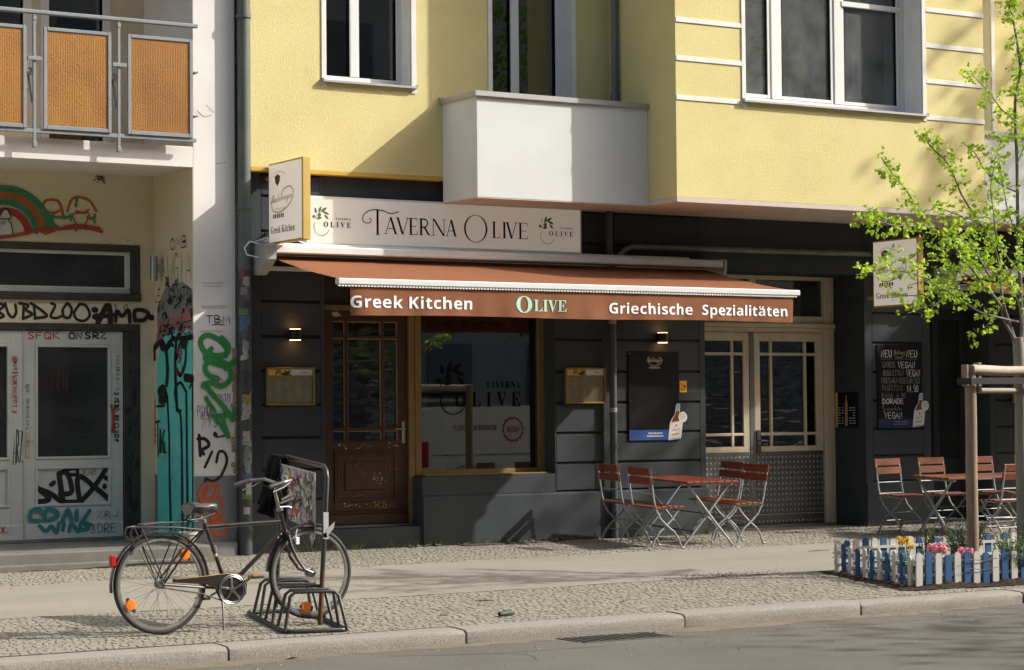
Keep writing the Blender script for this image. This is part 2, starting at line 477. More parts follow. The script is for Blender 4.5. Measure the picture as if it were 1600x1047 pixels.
    def poly(s, pts, mp, d=0.0, t=0.0):
        """flat polygon through map mp(u,v,d); with t an extruded plate from depth d to d+t"""
        n = len(pts)
        if not t:
            return s.add([mp(u, v, d) for u, v in pts], [tuple(range(n))])
        vs = [mp(u, v, d + t) for u, v in pts] + [mp(u, v, d) for u, v in pts]
        fs = [tuple(range(n)), tuple(range(2 * n - 1, n - 1, -1))]
        fs += [(i, n + i, n + (i + 1) % n, (i + 1) % n) for i in range(n)]
        return s.add(vs, fs)

    def ribbon(s, pts, wd, mp, d=.001, smooth=True, step=.0002):
        """a brush stroke laid on a surface, rounded at both ends"""
        P = [Vector(p) for p in pts]
        if smooth and len(P) > 2:
            Q = []
            for i in range(len(P) - 1):
                p0, p1, p2, p3 = P[max(i - 1, 0)], P[i], P[i + 1], P[min(i + 2, len(P) - 1)]
                for k in range(5):
                    t = k / 5
                    Q.append(.5 * ((2 * p1) + (p2 - p0) * t + (2 * p0 - 5 * p1 + 4 * p2 - p3) * t * t + (3 * p1 - p0 - 3 * p2 + p3) * t ** 3))
            Q.append(P[-1])
            P = Q
        h = wd / 2
        t0 = (P[1] - P[0]).normalized()
        t1 = (P[-1] - P[-2]).normalized()
        seq = [(P[0] - t0 * h * .95, .3), (P[0] - t0 * h * .6, .8)] + [(p, 1.0) for p in P] + [(P[-1] + t1 * h * .6, .8), (P[-1] + t1 * h * .95, .3)]
        vs, fs = [], []
        for i, (p, k) in enumerate(seq):
            a = seq[max(i - 1, 0)][0]
            b = seq[min(i + 1, len(seq) - 1)][0]
            t = b - a
            t = t.normalized() if t.length > 1e-9 else t0
            nn = Vector((-t.y, t.x))
            q1, q2 = p + nn * h * k, p - nn * h * k
            vs += [mp(q1.x, q1.y, d + step * i), mp(q2.x, q2.y, d + step * i)]
            if i: fs.append((2 * i - 2, 2 * i - 1, 2 * i + 1, 2 * i))
        return s.add(vs, fs)


NAMES = {}


def mesh_of(name, mb, mt, smooth=False):
    me = bpy.data.meshes.new(name)
    me.from_pydata(mb.v, [], mb.f)
    me.materials.append(mt)
    if smooth:
        me.polygons.foreach_set('use_smooth', [True] * len(me.polygons))
    me.update()
    return me


ORG = {}


def obj(name, mb, mt, parent=None, smooth=False, local=False):
    """link one mesh object; vertices are given in world coordinates unless local"""
    org = ORG.get(parent.name, Vector()) if parent is not None and not local else Vector()
    if org.length: mb.v = [(x - org.x, y - org.y, z - org.z) for x, y, z in mb.v]
    o = bpy.data.objects.new(name, mesh_of(name, mb, mt, smooth))
    COL.objects.link(o)
    if parent is not None:
        o.parent = parent
        ORG[o.name] = org
    if smooth:
        md = o.modifiers.new('edges', 'EDGE_SPLIT')
        md.split_angle = math.radians(38)
    return o


def tag(o, label, cat, group=None):
    o['label'] = label
    o['category'] = cat
    if group: o['group'] = group
    return o


def thing(name, label, cat, loc=(0, 0, 0), rz=0.0, group=None):
    o = bpy.data.objects.new(name, None)
    o.empty_display_size = .2
    COL.objects.link(o)
    o.location = loc
    o.rotation_euler = (0, 0, rz)
    ORG[o.name] = Vector(loc) if rz == 0 else Vector()
    return tag(o, label, cat, group)


def struct(name, mb, mt, smooth=False):
    o = obj(name, mb, mt, None, smooth)
    o['kind'] = 'structure'
    return o


def copy_tree(o, parent=None):
    c = o.copy()
    COL.objects.link(c)
    if parent is not None: c.parent = parent
    for ch in list(o.children): copy_tree(ch, c)
    return c


def wall(x0, y0, z0, sx=1.0):
    """map (u,v,depth) onto a wall that faces -Y"""
    return lambda u, v, d=0.0: (x0 + u * sx, y0 - d, z0 + v)


def side(x0, y0, z0):
    """map onto a wall that faces -X, read from -X"""
    return lambda u, v, d=0.0: (x0 - d, y0 - u, z0 + v)


# ------------------------------------------------------------------ lettering
FD = bpy.utils.system_resource('DATAFILES', path='fonts')
FONT = {}
for k, fn in (('math', 'NotoSansMath-Regular.woff2'), ('inter', 'Inter.woff2')):
    try:
        FONT[k] = bpy.data.fonts.load(os.path.join(FD, fn))
    except Exception:
        FONT[k] = None
STY = {'serif': (0x1D400, 0x1D41A), 'script': (0x1D4D0, 0x1D4EA), 'italic': (0x1D468, 0x1D482), 'sans': (0x1D5D4, 0x1D5EE), 'sanslight': (0x1D5A0, 0x1D5BA)}


def glyphs(s, style):
    if FONT['math'] is None or style not in STY: return s
    U, Lo = STY[style]
    return ''.join(chr(U + ord(c) - 65) if 'A' <= c <= 'Z' else chr(Lo + ord(c) - 97) if 'a' <= c <= 'z' else c for c in s)


def raw_text(s, style='sans', space=1.0):
    c = bpy.data.curves.new('lettering', 'FONT')
    c.body = glyphs(s, style)
    c.size = 1.0
    c.space_character = space
    c.resolution_u = 3
    f = FONT['math'] if style in STY else FONT['inter']
    if f: c.font = f
    o = bpy.data.objects.new('lettering', c)
    COL.objects.link(o)
    dg = bpy.context.evaluated_depsgraph_get()
    me = bpy.data.meshes.new_from_object(o.evaluated_get(dg))
    vs = [tuple(v.co) for v in me.vertices]
    fs = [tuple(p.vertices) for p in me.polygons]
    bpy.data.objects.remove(o)
    bpy.data.curves.remove(c)
    bpy.data.meshes.remove(me)
    return vs, fs


def text(mb, s, mp, u0, u1, v0, v1, d=.002, style='sans', space=1.0, slope=0.0):
    """letters fitted into the box u0..u1, v0..v1 of the mapped surface"""
    vs, fs = raw_text(s, style, space)
    if not vs: return mb
    xs = [v[0] for v in vs]
    ys = [v[1] for v in vs]
    a, b, c, e = min(xs), max(xs), min(ys), max(ys)
    fx = (u1 - u0) / max(b - a, 1e-6)
    fy = (v1 - v0) / max(e - c, 1e-6)
    mb.add([mp(u0 + (x - a) * fx, v0 + (y - c) * fy + slope * (x - a) * fx, d) for x, y, z in vs], fs)
    return mb


# a hand-drawn capital alphabet of strokes, unit square
SF = {
    'A': [[(0, 0), (.45, 1), (.9, 0)], [(.2, .38), (.72, .38)]], 'B': [[(.1, 0), (.1, 1), (.6, .9), (.62, .62), (.12, .52), (.75, .4), (.7, .08), (.1, 0)]],
    'C': [[(.8, .85), (.45, 1), (.1, .6), (.15, .2), (.5, 0), (.82, .15)]], 'D': [[(.1, 0), (.12, 1), (.65, .8), (.8, .4), (.55, .08), (.1, 0)]],
    'E': [[(.75, 1), (.1, .98), (.1, 0), (.78, .02)], [(.1, .52), (.62, .52)]], 'F': [[(.1, 0), (.1, 1), (.75, .98)], [(.1, .52), (.6, .54)]],
    'G': [[(.8, .85), (.4, 1), (.08, .55), (.3, .03), (.75, .1), (.78, .45), (.5, .45)]], 'H': [[(.1, 0), (.1, 1)], [(.75, 0), (.75, 1)], [(.1, .5), (.75, .52)]],
    'I': [[(.4, 0), (.4, 1)]], 'J': [[(.7, 1), (.65, .2), (.35, 0), (.1, .2)]], 'K': [[(.1, 0), (.1, 1)], [(.75, 1), (.15, .45), (.8, 0)]],
    'L': [[(.1, 1), (.1, .02), (.7, .02)]], 'M': [[(.02, 0), (.12, 1), (.45, .3), (.8, 1), (.92, 0)]], 'N': [[(.08, 0), (.1, 1), (.72, .02), (.76, 1)]],
    'O': [[(.45, 1), (.1, .7), (.12, .2), (.48, 0), (.8, .25), (.8, .75), (.45, 1)]], 'P': [[(.1, 0), (.12, 1), (.7, .9), (.68, .52), (.12, .45)]],
    'Q': [[(.45, 1), (.1, .7), (.12, .2), (.48, 0), (.8, .25), (.8, .75), (.45, 1)], [(.5, .3), (.9, -.1)]],
    'R': [[(.1, 0), (.12, 1), (.7, .88), (.66, .55), (.14, .47), (.8, 0)]], 'S': [[(.75, .88), (.4, 1), (.12, .78), (.4, .52), (.74, .3), (.45, 0), (.08, .12)]],
    'T': [[(.02, .97), (.85, 1)], [(.43, 1), (.42, 0)]], 'U': [[(.1, 1), (.12, .2), (.42, 0), (.72, .2), (.75, 1)]], 'V': [[(.05, 1), (.42, 0), (.8, 1)]],
    'W': [[(0, 1), (.22, 0), (.46, .7), (.7, 0), (.95, 1)]], 'X': [[(.05, 1), (.8, 0)], [(.8, 1), (.05, 0)]], 'Y': [[(.05, 1), (.42, .5)], [(.8, 1), (.3, 0)]],
    'Z': [[(.08, 1), (.78, .97), (.06, .03), (.8, .02)]], '.': [[(.3, 0), (.36, .06)]], ':': [[(.35, .2), (.4, .26)], [(.35, .7), (.4, .76)]], ',': [[(.35, .08), (.28, -.12)]],
    '0': [[(.45, 1), (.1, .7), (.12, .2), (.48, 0), (.8, .25), (.8, .75), (.45, 1)]], '1': [[(.2, .75), (.45, 1), (.45, 0)]], '4': [[(.6, 0), (.62, 1), (.08, .35), (.85, .36)]],
    '5': [[(.75, 1), (.2, .98), (.15, .58), (.6, .6), (.75, .3), (.5, 0), (.1, .08)]], '9': [[(.7, .7), (.4, 1), (.12, .72), (.4, .5), (.7, .72), (.62, 0)]],
    '3': [[(.1, .9), (.5, 1), (.7, .75), (.35, .53), (.74, .3), (.45, 0), (.08, .12)]], '7': [[(.1, .97), (.78, 1), (.3, 0)]],
}


def hand(mb, s, mp, u0, u1, v0, v1, wd, d=.001, jit=.05, sharp=()):
    """hand lettering from strokes"""
    n = len(s)
    cw = (u1 - u0) / n
    for i, ch in enumerate(s):
        for st in SF.get(ch, []):
            jx, jy = R.uniform(-jit, jit), R.uniform(-jit, jit)
            pts = [(u0 + cw * (i + .04 + .95 * (x + jx + R.uniform(-jit, jit) * .5)), v0 + (v1 - v0) * (y + jy)) for x, y in st]
            mb.ribbon(pts, wd, mp, d + .0004 * (i % 3), smooth=ch in 'BCDGJOPQRSU03569')
    return mb
# ================================================================== ground
g = MB().add([(-150, -260, -.42), (190, -260, -.42), (190, 120, -.42), (-150, 120, -.42)], [(0, 1, 2, 3)])
struct('ground', g, M['joint_sand'])
g = MB()
g.add([(-60, -17, -.24), (90, -17, -.24), (90, -7.03, -.24), (-60, -7.03, -.24)], [(0, 1, 2, 3)])
struct('road', g, M['asphalt'])
g = MB()
g.box(-60, 90, -26.9, -17, -.4, -.10)
struct('opposite_pavement', g, M['asphalt'])
g = MB()
ys = [.7, 0, -1.0, -2.2, -4.55, -6.75]
for a, b in zip(ys, ys[1:]):
    g.add([(-60, b, gz(b) - .0045), (90, b, gz(b) - .0045), (90, a, gz(a) - .0045), (-60, a, gz(a) - .0045)], [(0, 1, 2, 3)])
pave = struct('pavement', g, M['joint_sand'])

# smooth walking strip with a slightly ragged edge
g = MB()
xs = [-20 + i * .25 for i in range(240)]
ea = [-1.80 + R.uniform(-.05, .05) - .12 * math.sin(x * .35) for x in xs]
eb = [-4.52 + R.uniform(-.03, .03) + .05 * math.sin(x * .6) for x in xs]
vs = []
for x, a, b in zip(xs, ea, eb):
    for y in (a, -2.2, -3.3, b): vs.append((x, y, gz(y) + .003))
fs = []
for i in range(len(xs) - 1):
    for k in range(3): fs.append((4 * i + k, 4 * i + k + 1, 4 * i + 5 + k, 4 * i + 4 + k))
struct('footpath', g.add(vs, fs), M['footpath'])

# mosaic stones of the two strips: the nearest ones singly, the rest together
def inframe(x, y, mar=60):
    d = Vector((x, y, gz(y))) - CAM
    z = d.dot(fw)
    px, py = d.dot(rt) / z * FPX + 800, d.dot(dn) / z * FPX + 523.5
    return -mar < px < 1600 + mar and py < 1047 + mar, z, px, py

stones = []
for (ya, yb, s) in ((-6.745, -4.50, .058), (-1.86, .68, .057)):
    y = ya
    row = 0
    while y < yb:
        h = s * R.uniform(.85, 1.12)
        x = 3.0 + R.uniform(0, s)
        while x < 24:
            wdt = s * R.uniform(.75, 1.35)
            if y > -.03 and not (15.5 < x < 17.9 or 19.0 < x < 20.0):
                x += wdt
                continue
            if y < -4.4 and x > 12.83 + (y + 6.3) * .27 + .12 and y > -6.56 - (x - 13.1) * .08:
                x += wdt
                continue
            ok, z, px, py = inframe(x, y)
            if ok: stones.append((z, x, y, wdt, h))
            x += wdt
        y += h
        row += 1
stones.sort()
def stone(mb, x, y, wd, h, bx=0, by=0, bz=0):
    j = lambda: R.uniform(-.006, .006)
    gp = .0028
    top = R.uniform(-.002, .003)
    c = [(x + gp + j(), y + gp + j()), (x + wd - gp + j(), y + gp + j()), (x + wd - gp + j(), y + h - gp + j()), (x + gp + j(), y + h - gp + j())]
    cx, cy = x + wd / 2, y + h / 2
    tl = R.uniform(-.025, .025), R.uniform(-.025, .025)
    vs = [(a - bx, b - by, gz(b) - .012 - bz) for a, b in c]
    vs += [(cx + (a - cx) * .88 - bx, cy + (b - cy) * .88 - by, gz(b) + top + tl[0] * (a - cx) + tl[1] * (b - cy) - bz) for a, b in c]
    mb.add(vs, [(4, 5, 6, 7), (0, 1, 5, 4), (1, 2, 6, 5), (2, 3, 7, 6), (3, 0, 4, 7)])
rest = MB()
for i, (z, x, y, wd, h) in enumerate(stones):
    if i < 300:
        mb = MB()
        stone(mb, x, y, wd, h, x, y, gz(y))
        o = obj('paving_stone', mb, M['mosaic'], pave, local=True)
        o.location = (x, y, gz(y))
    else:
        stone(rest, x, y, wd, h)
o = obj('paving_stones', rest, M['mosaic'], pave)
o['kind'] = 'stuff'
print('stones', len(stones))

# kerb of long granite stones
kerb = bpy.data.objects.new('kerb', None)
COL.objects.link(kerb)
kerb['kind'] = 'structure'
joints = [-4.6, -2.8, -1.0, .8, 2.6, 4.42, 6.22, 8.11, 10.08, 11.86, 13.68, 15.5, 17.35, 19.2, 21.0, 22.8]
for a, b in zip(joints, joints[1:]):
    dz, dy = R.uniform(-.006, .006), R.uniform(-.008, .008)
    mb = MB()
    n = 14
    vs, fs = [], []
    for i in range(n + 1):
        x = a + .010 + (b - a - .020) * i / n
        e = (.012 if i in (0, n) else 0)
        jj = lambda s=.003: R.uniform(-s, s)
        pr = [(-7.03 + e + jj(), -.42), (-7.03 + e + jj(), -.20), (-7.03 + e + jj(), -.157 + jj()), (-7.018 + e + jj(), -.137 - e + jj(.002)), (-6.99, -.129 - e * .6), (-6.87, -.128), (-6.755, -.128), (-6.75, -.42)]
        vs += [(x, py + dy, pz + dz) for py, pz in pr]
    for i in range(n):
        for k in range(7): fs.append((8 * i + k, 8 * i + 8 + k, 8 * i + 9 + k, 8 * i + 1 + k))
    fs += [tuple(range(8)), tuple(range(8 * n + 7, 8 * n - 1, -1))]
    obj('kerb_stone', mb.add(vs, fs), M['kerb'], kerb, smooth=True)

# sand lying in the gutter
g = MB()
vs, fs = [], []
for i in range(120):
    x = 3 + i * .125
    wd = .13 + .06 * math.sin(x * 1.3) + .05 * math.sin(x * 3.1 + 1) + R.uniform(-.05, .06)
    vs += [(x, -7.025, -.232), (x, -7.025 - wd * .6, -.235), (x, -7.03 - wd, -.2385)]
    if i:
        for k in (0, 1): fs.append((3 * i - 3 + k, 3 * i - 2 + k, 3 * i + 1 + k, 3 * i + k))
struct('gutter', g.add(vs, fs), M['gutter'])
# grit and crumbs in the road and on the path
g = MB()
for i in range(900):
    x, y = R.uniform(3.5, 15), -7.06 - abs(R.gauss(0, .8))
    z = -.239
    if i % 3 == 0:
        x, y = R.uniform(4.5, 17), R.uniform(-6.7, -.2)
        z = gz(y) + .003
    s = R.uniform(.003, .012)
    a = R.uniform(0, 6)
    vs = [(x + s * math.cos(a + k * 2.1) * R.uniform(.6, 1.3), y + s * math.sin(a + k * 2.1), z) for k in range(3)] + [(x, y, z + s * .6)]
    g.add(vs, [(0, 1, 3), (1, 2, 3), (2, 0, 3)])
o = obj('grit', g, mat('pale_grit', (.42, .34, .23), (.20, .15, .09), 3, .95, island=((.45, .37, .25), (.16, .11, .07))))
o['kind'] = 'stuff'

# ================================================================== the yellow house
house = thing('apartment_house', 'yellow rendered apartment house with charcoal ground floor, bay and white balcony', 'building', (15, 0, 0))
def H(name, mb, m, par=None, smooth=False): return obj(name, mb, M[m] if isinstance(m, str) else m, par or house, smooth)

ZC = [.545, .865, 1.205, 1.55, 1.905, 2.27, 2.64, 3.0, 3.37, 3.74, 3.98]
def rusticated(x0, x1, ml, mr, zs=ZC, deep=.65):
    gp = .015
    H('wall_core', MB().box(x0, x1, .024, deep, -.1, zs[-1]), 'dark_wall')
    if ml: H('wall_margin', MB().box(x0, x0 + ml, 0, .024, zs[0], zs[-1], .003), 'dark_wall')
    if mr: H('wall_margin', MB().box(x1 - mr, x1, 0, .024, zs[0], zs[-1], .003), 'dark_wall')
    for a, b in zip(zs, zs[1:]):
        H('wall_course', MB().box(x0 + ml + (.001 if ml else 0), x1 - mr - (.001 if mr else 0), 0, .024, a + gp, b - gp, .006), 'dark_wall')
    H('wall_joint', MB().box(x0 + ml + .003, x1 - mr - .003, .020, .0245, zs[0], zs[-1]), 'joint_dark')
rusticated(9.60, 10.47, .13, .05, deep=.25)
rusticated(13.36, 14.03, .015, 0)
rusticated(14.19, 15.47, 0, .08)
H('wall_core', MB().box(14.03, 14.19, .03, .65, -.1, 3.98), 'dark_wall')
rusticated(17.92, 18.99, .12, .12)
rusticated(20.0, 27, .1, 0)
H('lintel_wall', MB().box(10.47, 13.36, 0, .25, 2.95, 3.98), 'dark_wall')
H('lintel_wall', MB().box(15.47, 17.92, .004, .65, 3.12, 3.98), 'dark_wall')
H('lintel_wall', MB().box(18.99, 20.0, .004, .65, 2.72, 3.98), 'dark_wall')

def plinth(x0, x1, z1, y0, deep=.6, ret=True):
    """base course with a bevelled top ledge"""
    mb = MB()
    pr = [(y0, -.3), (y0, z1 - .025), (y0 + .006, z1 - .012), (.0, z1)] if y0 < 0 else [(y0, -.3), (y0, z1 - .008), (y0 + .008, z1)]
    pr = pr + [(deep, z1), (deep, -.3)]
    n = len(pr)
    vs = [(x0, a, b) for a, b in pr] + [(x1, a, b) for a, b in pr]
    fs = [(i, i + n, (i + 1) % n + n, (i + 1) % n) for i in range(n)] + [tuple(range(n)), tuple(range(2 * n - 1, n - 1, -1))]
    H('plinth', mb.add(vs, fs), 'plinth')
plinth(9.597, 10.465, .543, -.03, .023)
plinth(10.473, 11.636, .22, .0, .62)
plinth(11.64, 15.474, .543, -.03, .02)
H('window_breast', MB().box(11.64, 13.358, .0, .62, .544, .752, .004), 'plinth')
plinth(17.915, 18.995, .543, -.03, .02)
plinth(19.995, 27, .543, -.03, .02)
H('window_breast_core', MB().box(11.642, 13.356, .022, .618, -.2, .5435), 'plinth')

# --- brown front door with nine lights
YD = .25
mb = MB()
mb.box(10.44, 10.53, YD - .03, YD + .06, .2, 2.95, .004)
mb.box(10.53, 11.60, YD - .03, YD + .06, 2.565, 2.625, .004)
mb.box(11.60, 11.672, YD - .035, YD + .06, .2, 2.95, .004)
mb.box(11.680, 11.76, YD - .03, YD + .06, .76, 2.95, .004)
mb.box(11.676, 11.68, YD - .01, YD + .05, .2, 2.95)
frame = H('door_frame', mb, 'ochre_frame')
mb = MB()
xs_ = [10.69, 10.83, 10.87, 11.27, 11.31, 11.48]
mb.box(10.535, 10.69, YD, YD + .05, .245, 2.56, .004)
mb.box(11.48, 11.597, YD, YD + .05, .245, 2.56, .004)
mb.box(10.69, 11.48, YD + .001, YD + .05, 2.45, 2.56, .003)
mb.box(10.69, 11.48, YD + .001, YD + .05, .245, 1.15, .003)
for a, b in ((10.835, 10.875), (11.275, 11.315)): mb.box(a, b, YD - .004, YD + .045, 1.15, 2.45, .006)
for a, b in ((1.262, 1.30), (2.265, 2.30)): mb.box(10.69, 11.48, YD - .002, YD + .043, a, b, .006)
door = H('front_door', mb, 'brown_door')
door['label'] = 'chipped brown half-glazed front door'
mb = MB()
for x0, x1, z0, z1 in ((10.70, 11.45, .50, 1.05),):
    for k, (i, dd) in enumerate(((0, -.012), (.035, -.004))):
        a, b, c, d = x0 + i, x1 - i, z0 + i, z1 - i
        mb.box(a, b, YD + dd, YD + .01, c, c + .02, .003).box(a, b, YD + dd, YD + .01, d - .02, d, .003)
        mb.box(a, a + .02, YD + dd, YD + .01, c + .02, d - .02, .003).box(b - .02, b, YD + dd, YD + .01, c + .02, d - .02, .003)
    mb.box(x0 + .12, x1 - .12, YD - .010, YD + .01, z0 + .12, z1 - .12, .008)
H('door_panel', mb, 'brown_door', door)
mb = MB()
mb.box(10.56, 11.59, YD - .014, YD + .004, .37, .392, .004).box(10.56, 11.59, YD - .018, YD + .004, .395, .41, .004)
mb.box(10.56, 11.59, YD - .02, YD + .004, .25, .355, .006)
H('weather_bar', mb, 'brown_door', door)
mb = MB()
for zl, zh in ((1.15, 1.262), (1.30, 2.265), (2.30, 2.45)):
    for xl, xh in ((10.69, 10.835), (10.875, 11.275), (11.315, 11.48)):
        mb.box(xh - .011, xh - .002, YD + .008, YD + .02, zl, zh).box(xl, xh - .012, YD + .008, YD + .02, zh - .009, zh - .001)
        gl = MB().box(xl, xh, YD + .024, YD + .03, zl, zh)
        H('pane', gl, 'glass_old', door)
H('glazing_bead', mb, 'brown_light', door)
mb = MB()
mb.box(11.525, 11.565, YD - .012, YD, 1.12, 1.36, .004).tube([(11.545, YD, 1.28), (11.545, YD - .05, 1.28), (11.42, YD - .055, 1.28)], .009).tube([(11.545, YD - .02, 1.17), (11.545, YD - .01, 1.17)], .014)
H('handle', mb, 'steel', door)
# flaking paint on the brown door
mb = MB()
wp = wall(0, YD, 0)
def chip(mb, x, z, s, mp, n=7, d=.0022):
    mb.poly([(x + s * R.uniform(.35, 1.1) * math.cos(2 * PI * k / n), z + s * R.uniform(.25, .8) * math.sin(2 * PI * k / n)) for k in range(n)], mp, d + R.uniform(0, .0006))
for i in range(30): chip(mb, R.gauss(11.23, .035), R.gauss(.74, .035), R.uniform(.004, .013), lambda u, v, d: (u, YD - .012 - d, v))
for i in range(26): chip(mb, 10.55 + R.random() * .05, R.uniform(.3, 2.4), R.uniform(.004, .014), wp)
for i in range(14): chip(mb, R.uniform(10.75, 11.5), R.uniform(1.07, 1.13), R.uniform(.006, .02), wp)
for i in range(14): chip(mb, R.uniform(10.8, 11.4), R.uniform(.44, .49), R.uniform(.006, .018), wp)
chip(mb, 10.74, 2.52, .05, wp, 11)
chip(mb, 10.70, 2.53, .035, wp, 9)
H('paint_chip', mb, mat('bare_primer', (.42, .34, .24), (.50, .46, .40), 30), door)
mb = MB()
hand(mb, 'RS', lambda u, v, d: (u, YD - d, v), 11.18, 11.36, .42, .50, .010, .003)
hand(mb, 'II', lambda u, v, d: (u, YD - d, v), 11.36, 11.44, .42, .48, .005, .003)
H('graffiti', mb, 'olive_spray', door)
mb = MB()
for p in (((11.0, .93), (10.95, .87), (11.03, .83)), ((11.02, .80), (11.08, .80)), ((11.38, .90), (11.37, .84), (11.45, .85)), ((11.0, 1.10), (11.06, 1.12), (11.12, 1.09)), ((11.08, 1.08), (11.16, 1.11)), ((10.9, .55), (11.06, .57))):
    mb.ribbon(p, .009, lambda u, v, d: (u, YD - .011 - d, v), .003)
H('scuff', mb, mat('pale_scuff', (.16, .105, .07), rough=.7), door)
H('threshold', MB().box(10.535, 11.6, YD - .03, YD + .05, .221, .243, .004), 'steel')
mb = MB().box(10.53, 11.6, YD + .02, YD + .026, 2.63, 2.95)
H('transom_pane', mb, 'glass_grime')

# --- wide shop window
mb = MB()
mb.box(11.763, 13.37, YD - .035, YD + .06, .755, .82, .006)
mb.box(13.29, 13.37, YD - .03, YD + .06, .82, 2.95, .004)
mb.box(11.763, 13.29, YD - .02, YD + .05, 2.88, 2.95, .004)
sw = H('shop_window', mb, 'ochre_frame')
H('pane', MB().box(11.763, 13.288, YD + .02, YD + .028, .822, 2.88), 'glass', sw)
H('window_sill', MB().box(11.70, 13.34, YD - .20, YD - .03, .7525, .772, .006), 'ochre_frame', sw)
gm = lambda u, v, d=0.0: (u, YD + .0185 - d, v)
mb = MB()
def leaf2(mb, cx, cz, ang, ln, wd, mp, d=.0):
    pts = []
    for k in range(13):
        t = k / 12
        pts.append((t, math.sin(PI * t ** .85) * .5))
    for k in range(11, 0, -1):
        t = k / 12
        pts.append((t, -math.sin(PI * t ** .85) * .5))
    c, s = math.cos(ang), math.sin(ang)
    mb.poly([(cx + ln * t * c - wd * q * s, cz + ln * t * s + wd * q * c) for t, q in pts], mp, d)
def olive_logo(mb, mp, u, v, s, dd=.0):
    """twig with leaves and a fruit over an open ring, in a box about s high"""
    for k, (x, y, a, l, wdt) in enumerate(((.13, .63, 1.75, .20, .085), (.22, .66, 1.15, .24, .09), (.30, .70, .55, .27, .085), (.36, .70, -.35, .26, .085), (.42, .60, -.75, .22, .08), (.10, .52, 3.0, .12, .11), (.14, .47, .15, .21, .085))):
        leaf2(mb, u + x * s, v + y * s, a, l * s, wdt * s, mp, dd + .0003 * k)
    mb.poly([(u + (.25 + .055 * math.cos(t * .5236)) * s, v + (.585 + .065 * math.sin(t * .5236)) * s) for t in range(12)], mp, dd + .003)
    mb.ribbon([(u + x * s, v + y * s) for x, y in ((.40, .72), (.25, .66), (.14, .55), (.09, .42))], .014 * s, mp, dd + .0035)
def ring(mb, mp, u, v, s, dd=.0, col=None):
    pts = [(u + (.34 + .26 * math.cos(a)) * s, v + (.28 + .26 * math.sin(a)) * s) for a in [PI * .80 + i * .22 for i in range(17)]]
    mb.ribbon(pts, .016 * s, mp, dd)
olive_logo(mb, gm, 11.98, 1.48, .62)
ring(mb, gm, 11.98, 1.42, .62)
text(mb, 'OLIVE', gm, 12.22, 13.07, 1.51, 1.68, .002, 'serif', 1.5)
text(mb, 'TAVERNA', gm, 12.62, 13.07, 1.72, 1.80, .002, 'serif', 1.2)
H('window_lettering', mb, 'black_letter', sw)

# --- double entrance door with chequer plate, set back
YE = .6
mb = MB()
mb.box(17.745, 17.86, YE - .04, YE + .08, .0, 3.115, .006)
mb.box(17.862, 17.918, YE - .02, YE + .08, .0, 3.115, .006)
mb.box(15.40, 15.498, YE - .04, YE + .08, .0, 3.115, .006)
mb.box(15.498, 17.745, YE - .03, YE + .08, 2.41, 2.50, .004)
mb.box(15.47, 17.90, YE - .075, YE - .041, 2.47, 2.525, .01)
mb.box(15.47, 17.90, YE - .058, YE - .041, 2.43, 2.468, .006)
mb.box(15.498, 17.745, YE - .02, YE + .08, 2.50, 2.615, .004)
mb.box(15.498, 17.745, YE - .02, YE + .08, 3.065, 3.115, .004)
mb.box(16.585, 16.685, YE - .022, YE + .08, 2.615, 3.065, .004)
fr = H('entrance_frame', mb, 'beige_wood')
fr['label'] = 'weathered beige entrance frame with transom lights'
for a, b in ((15.5, 16.583), (16.687, 17.743)): H('transom_pane', MB().box(a, b, YE + .02, YE + .026, 2.617, 3.063), 'glass_grime', fr)
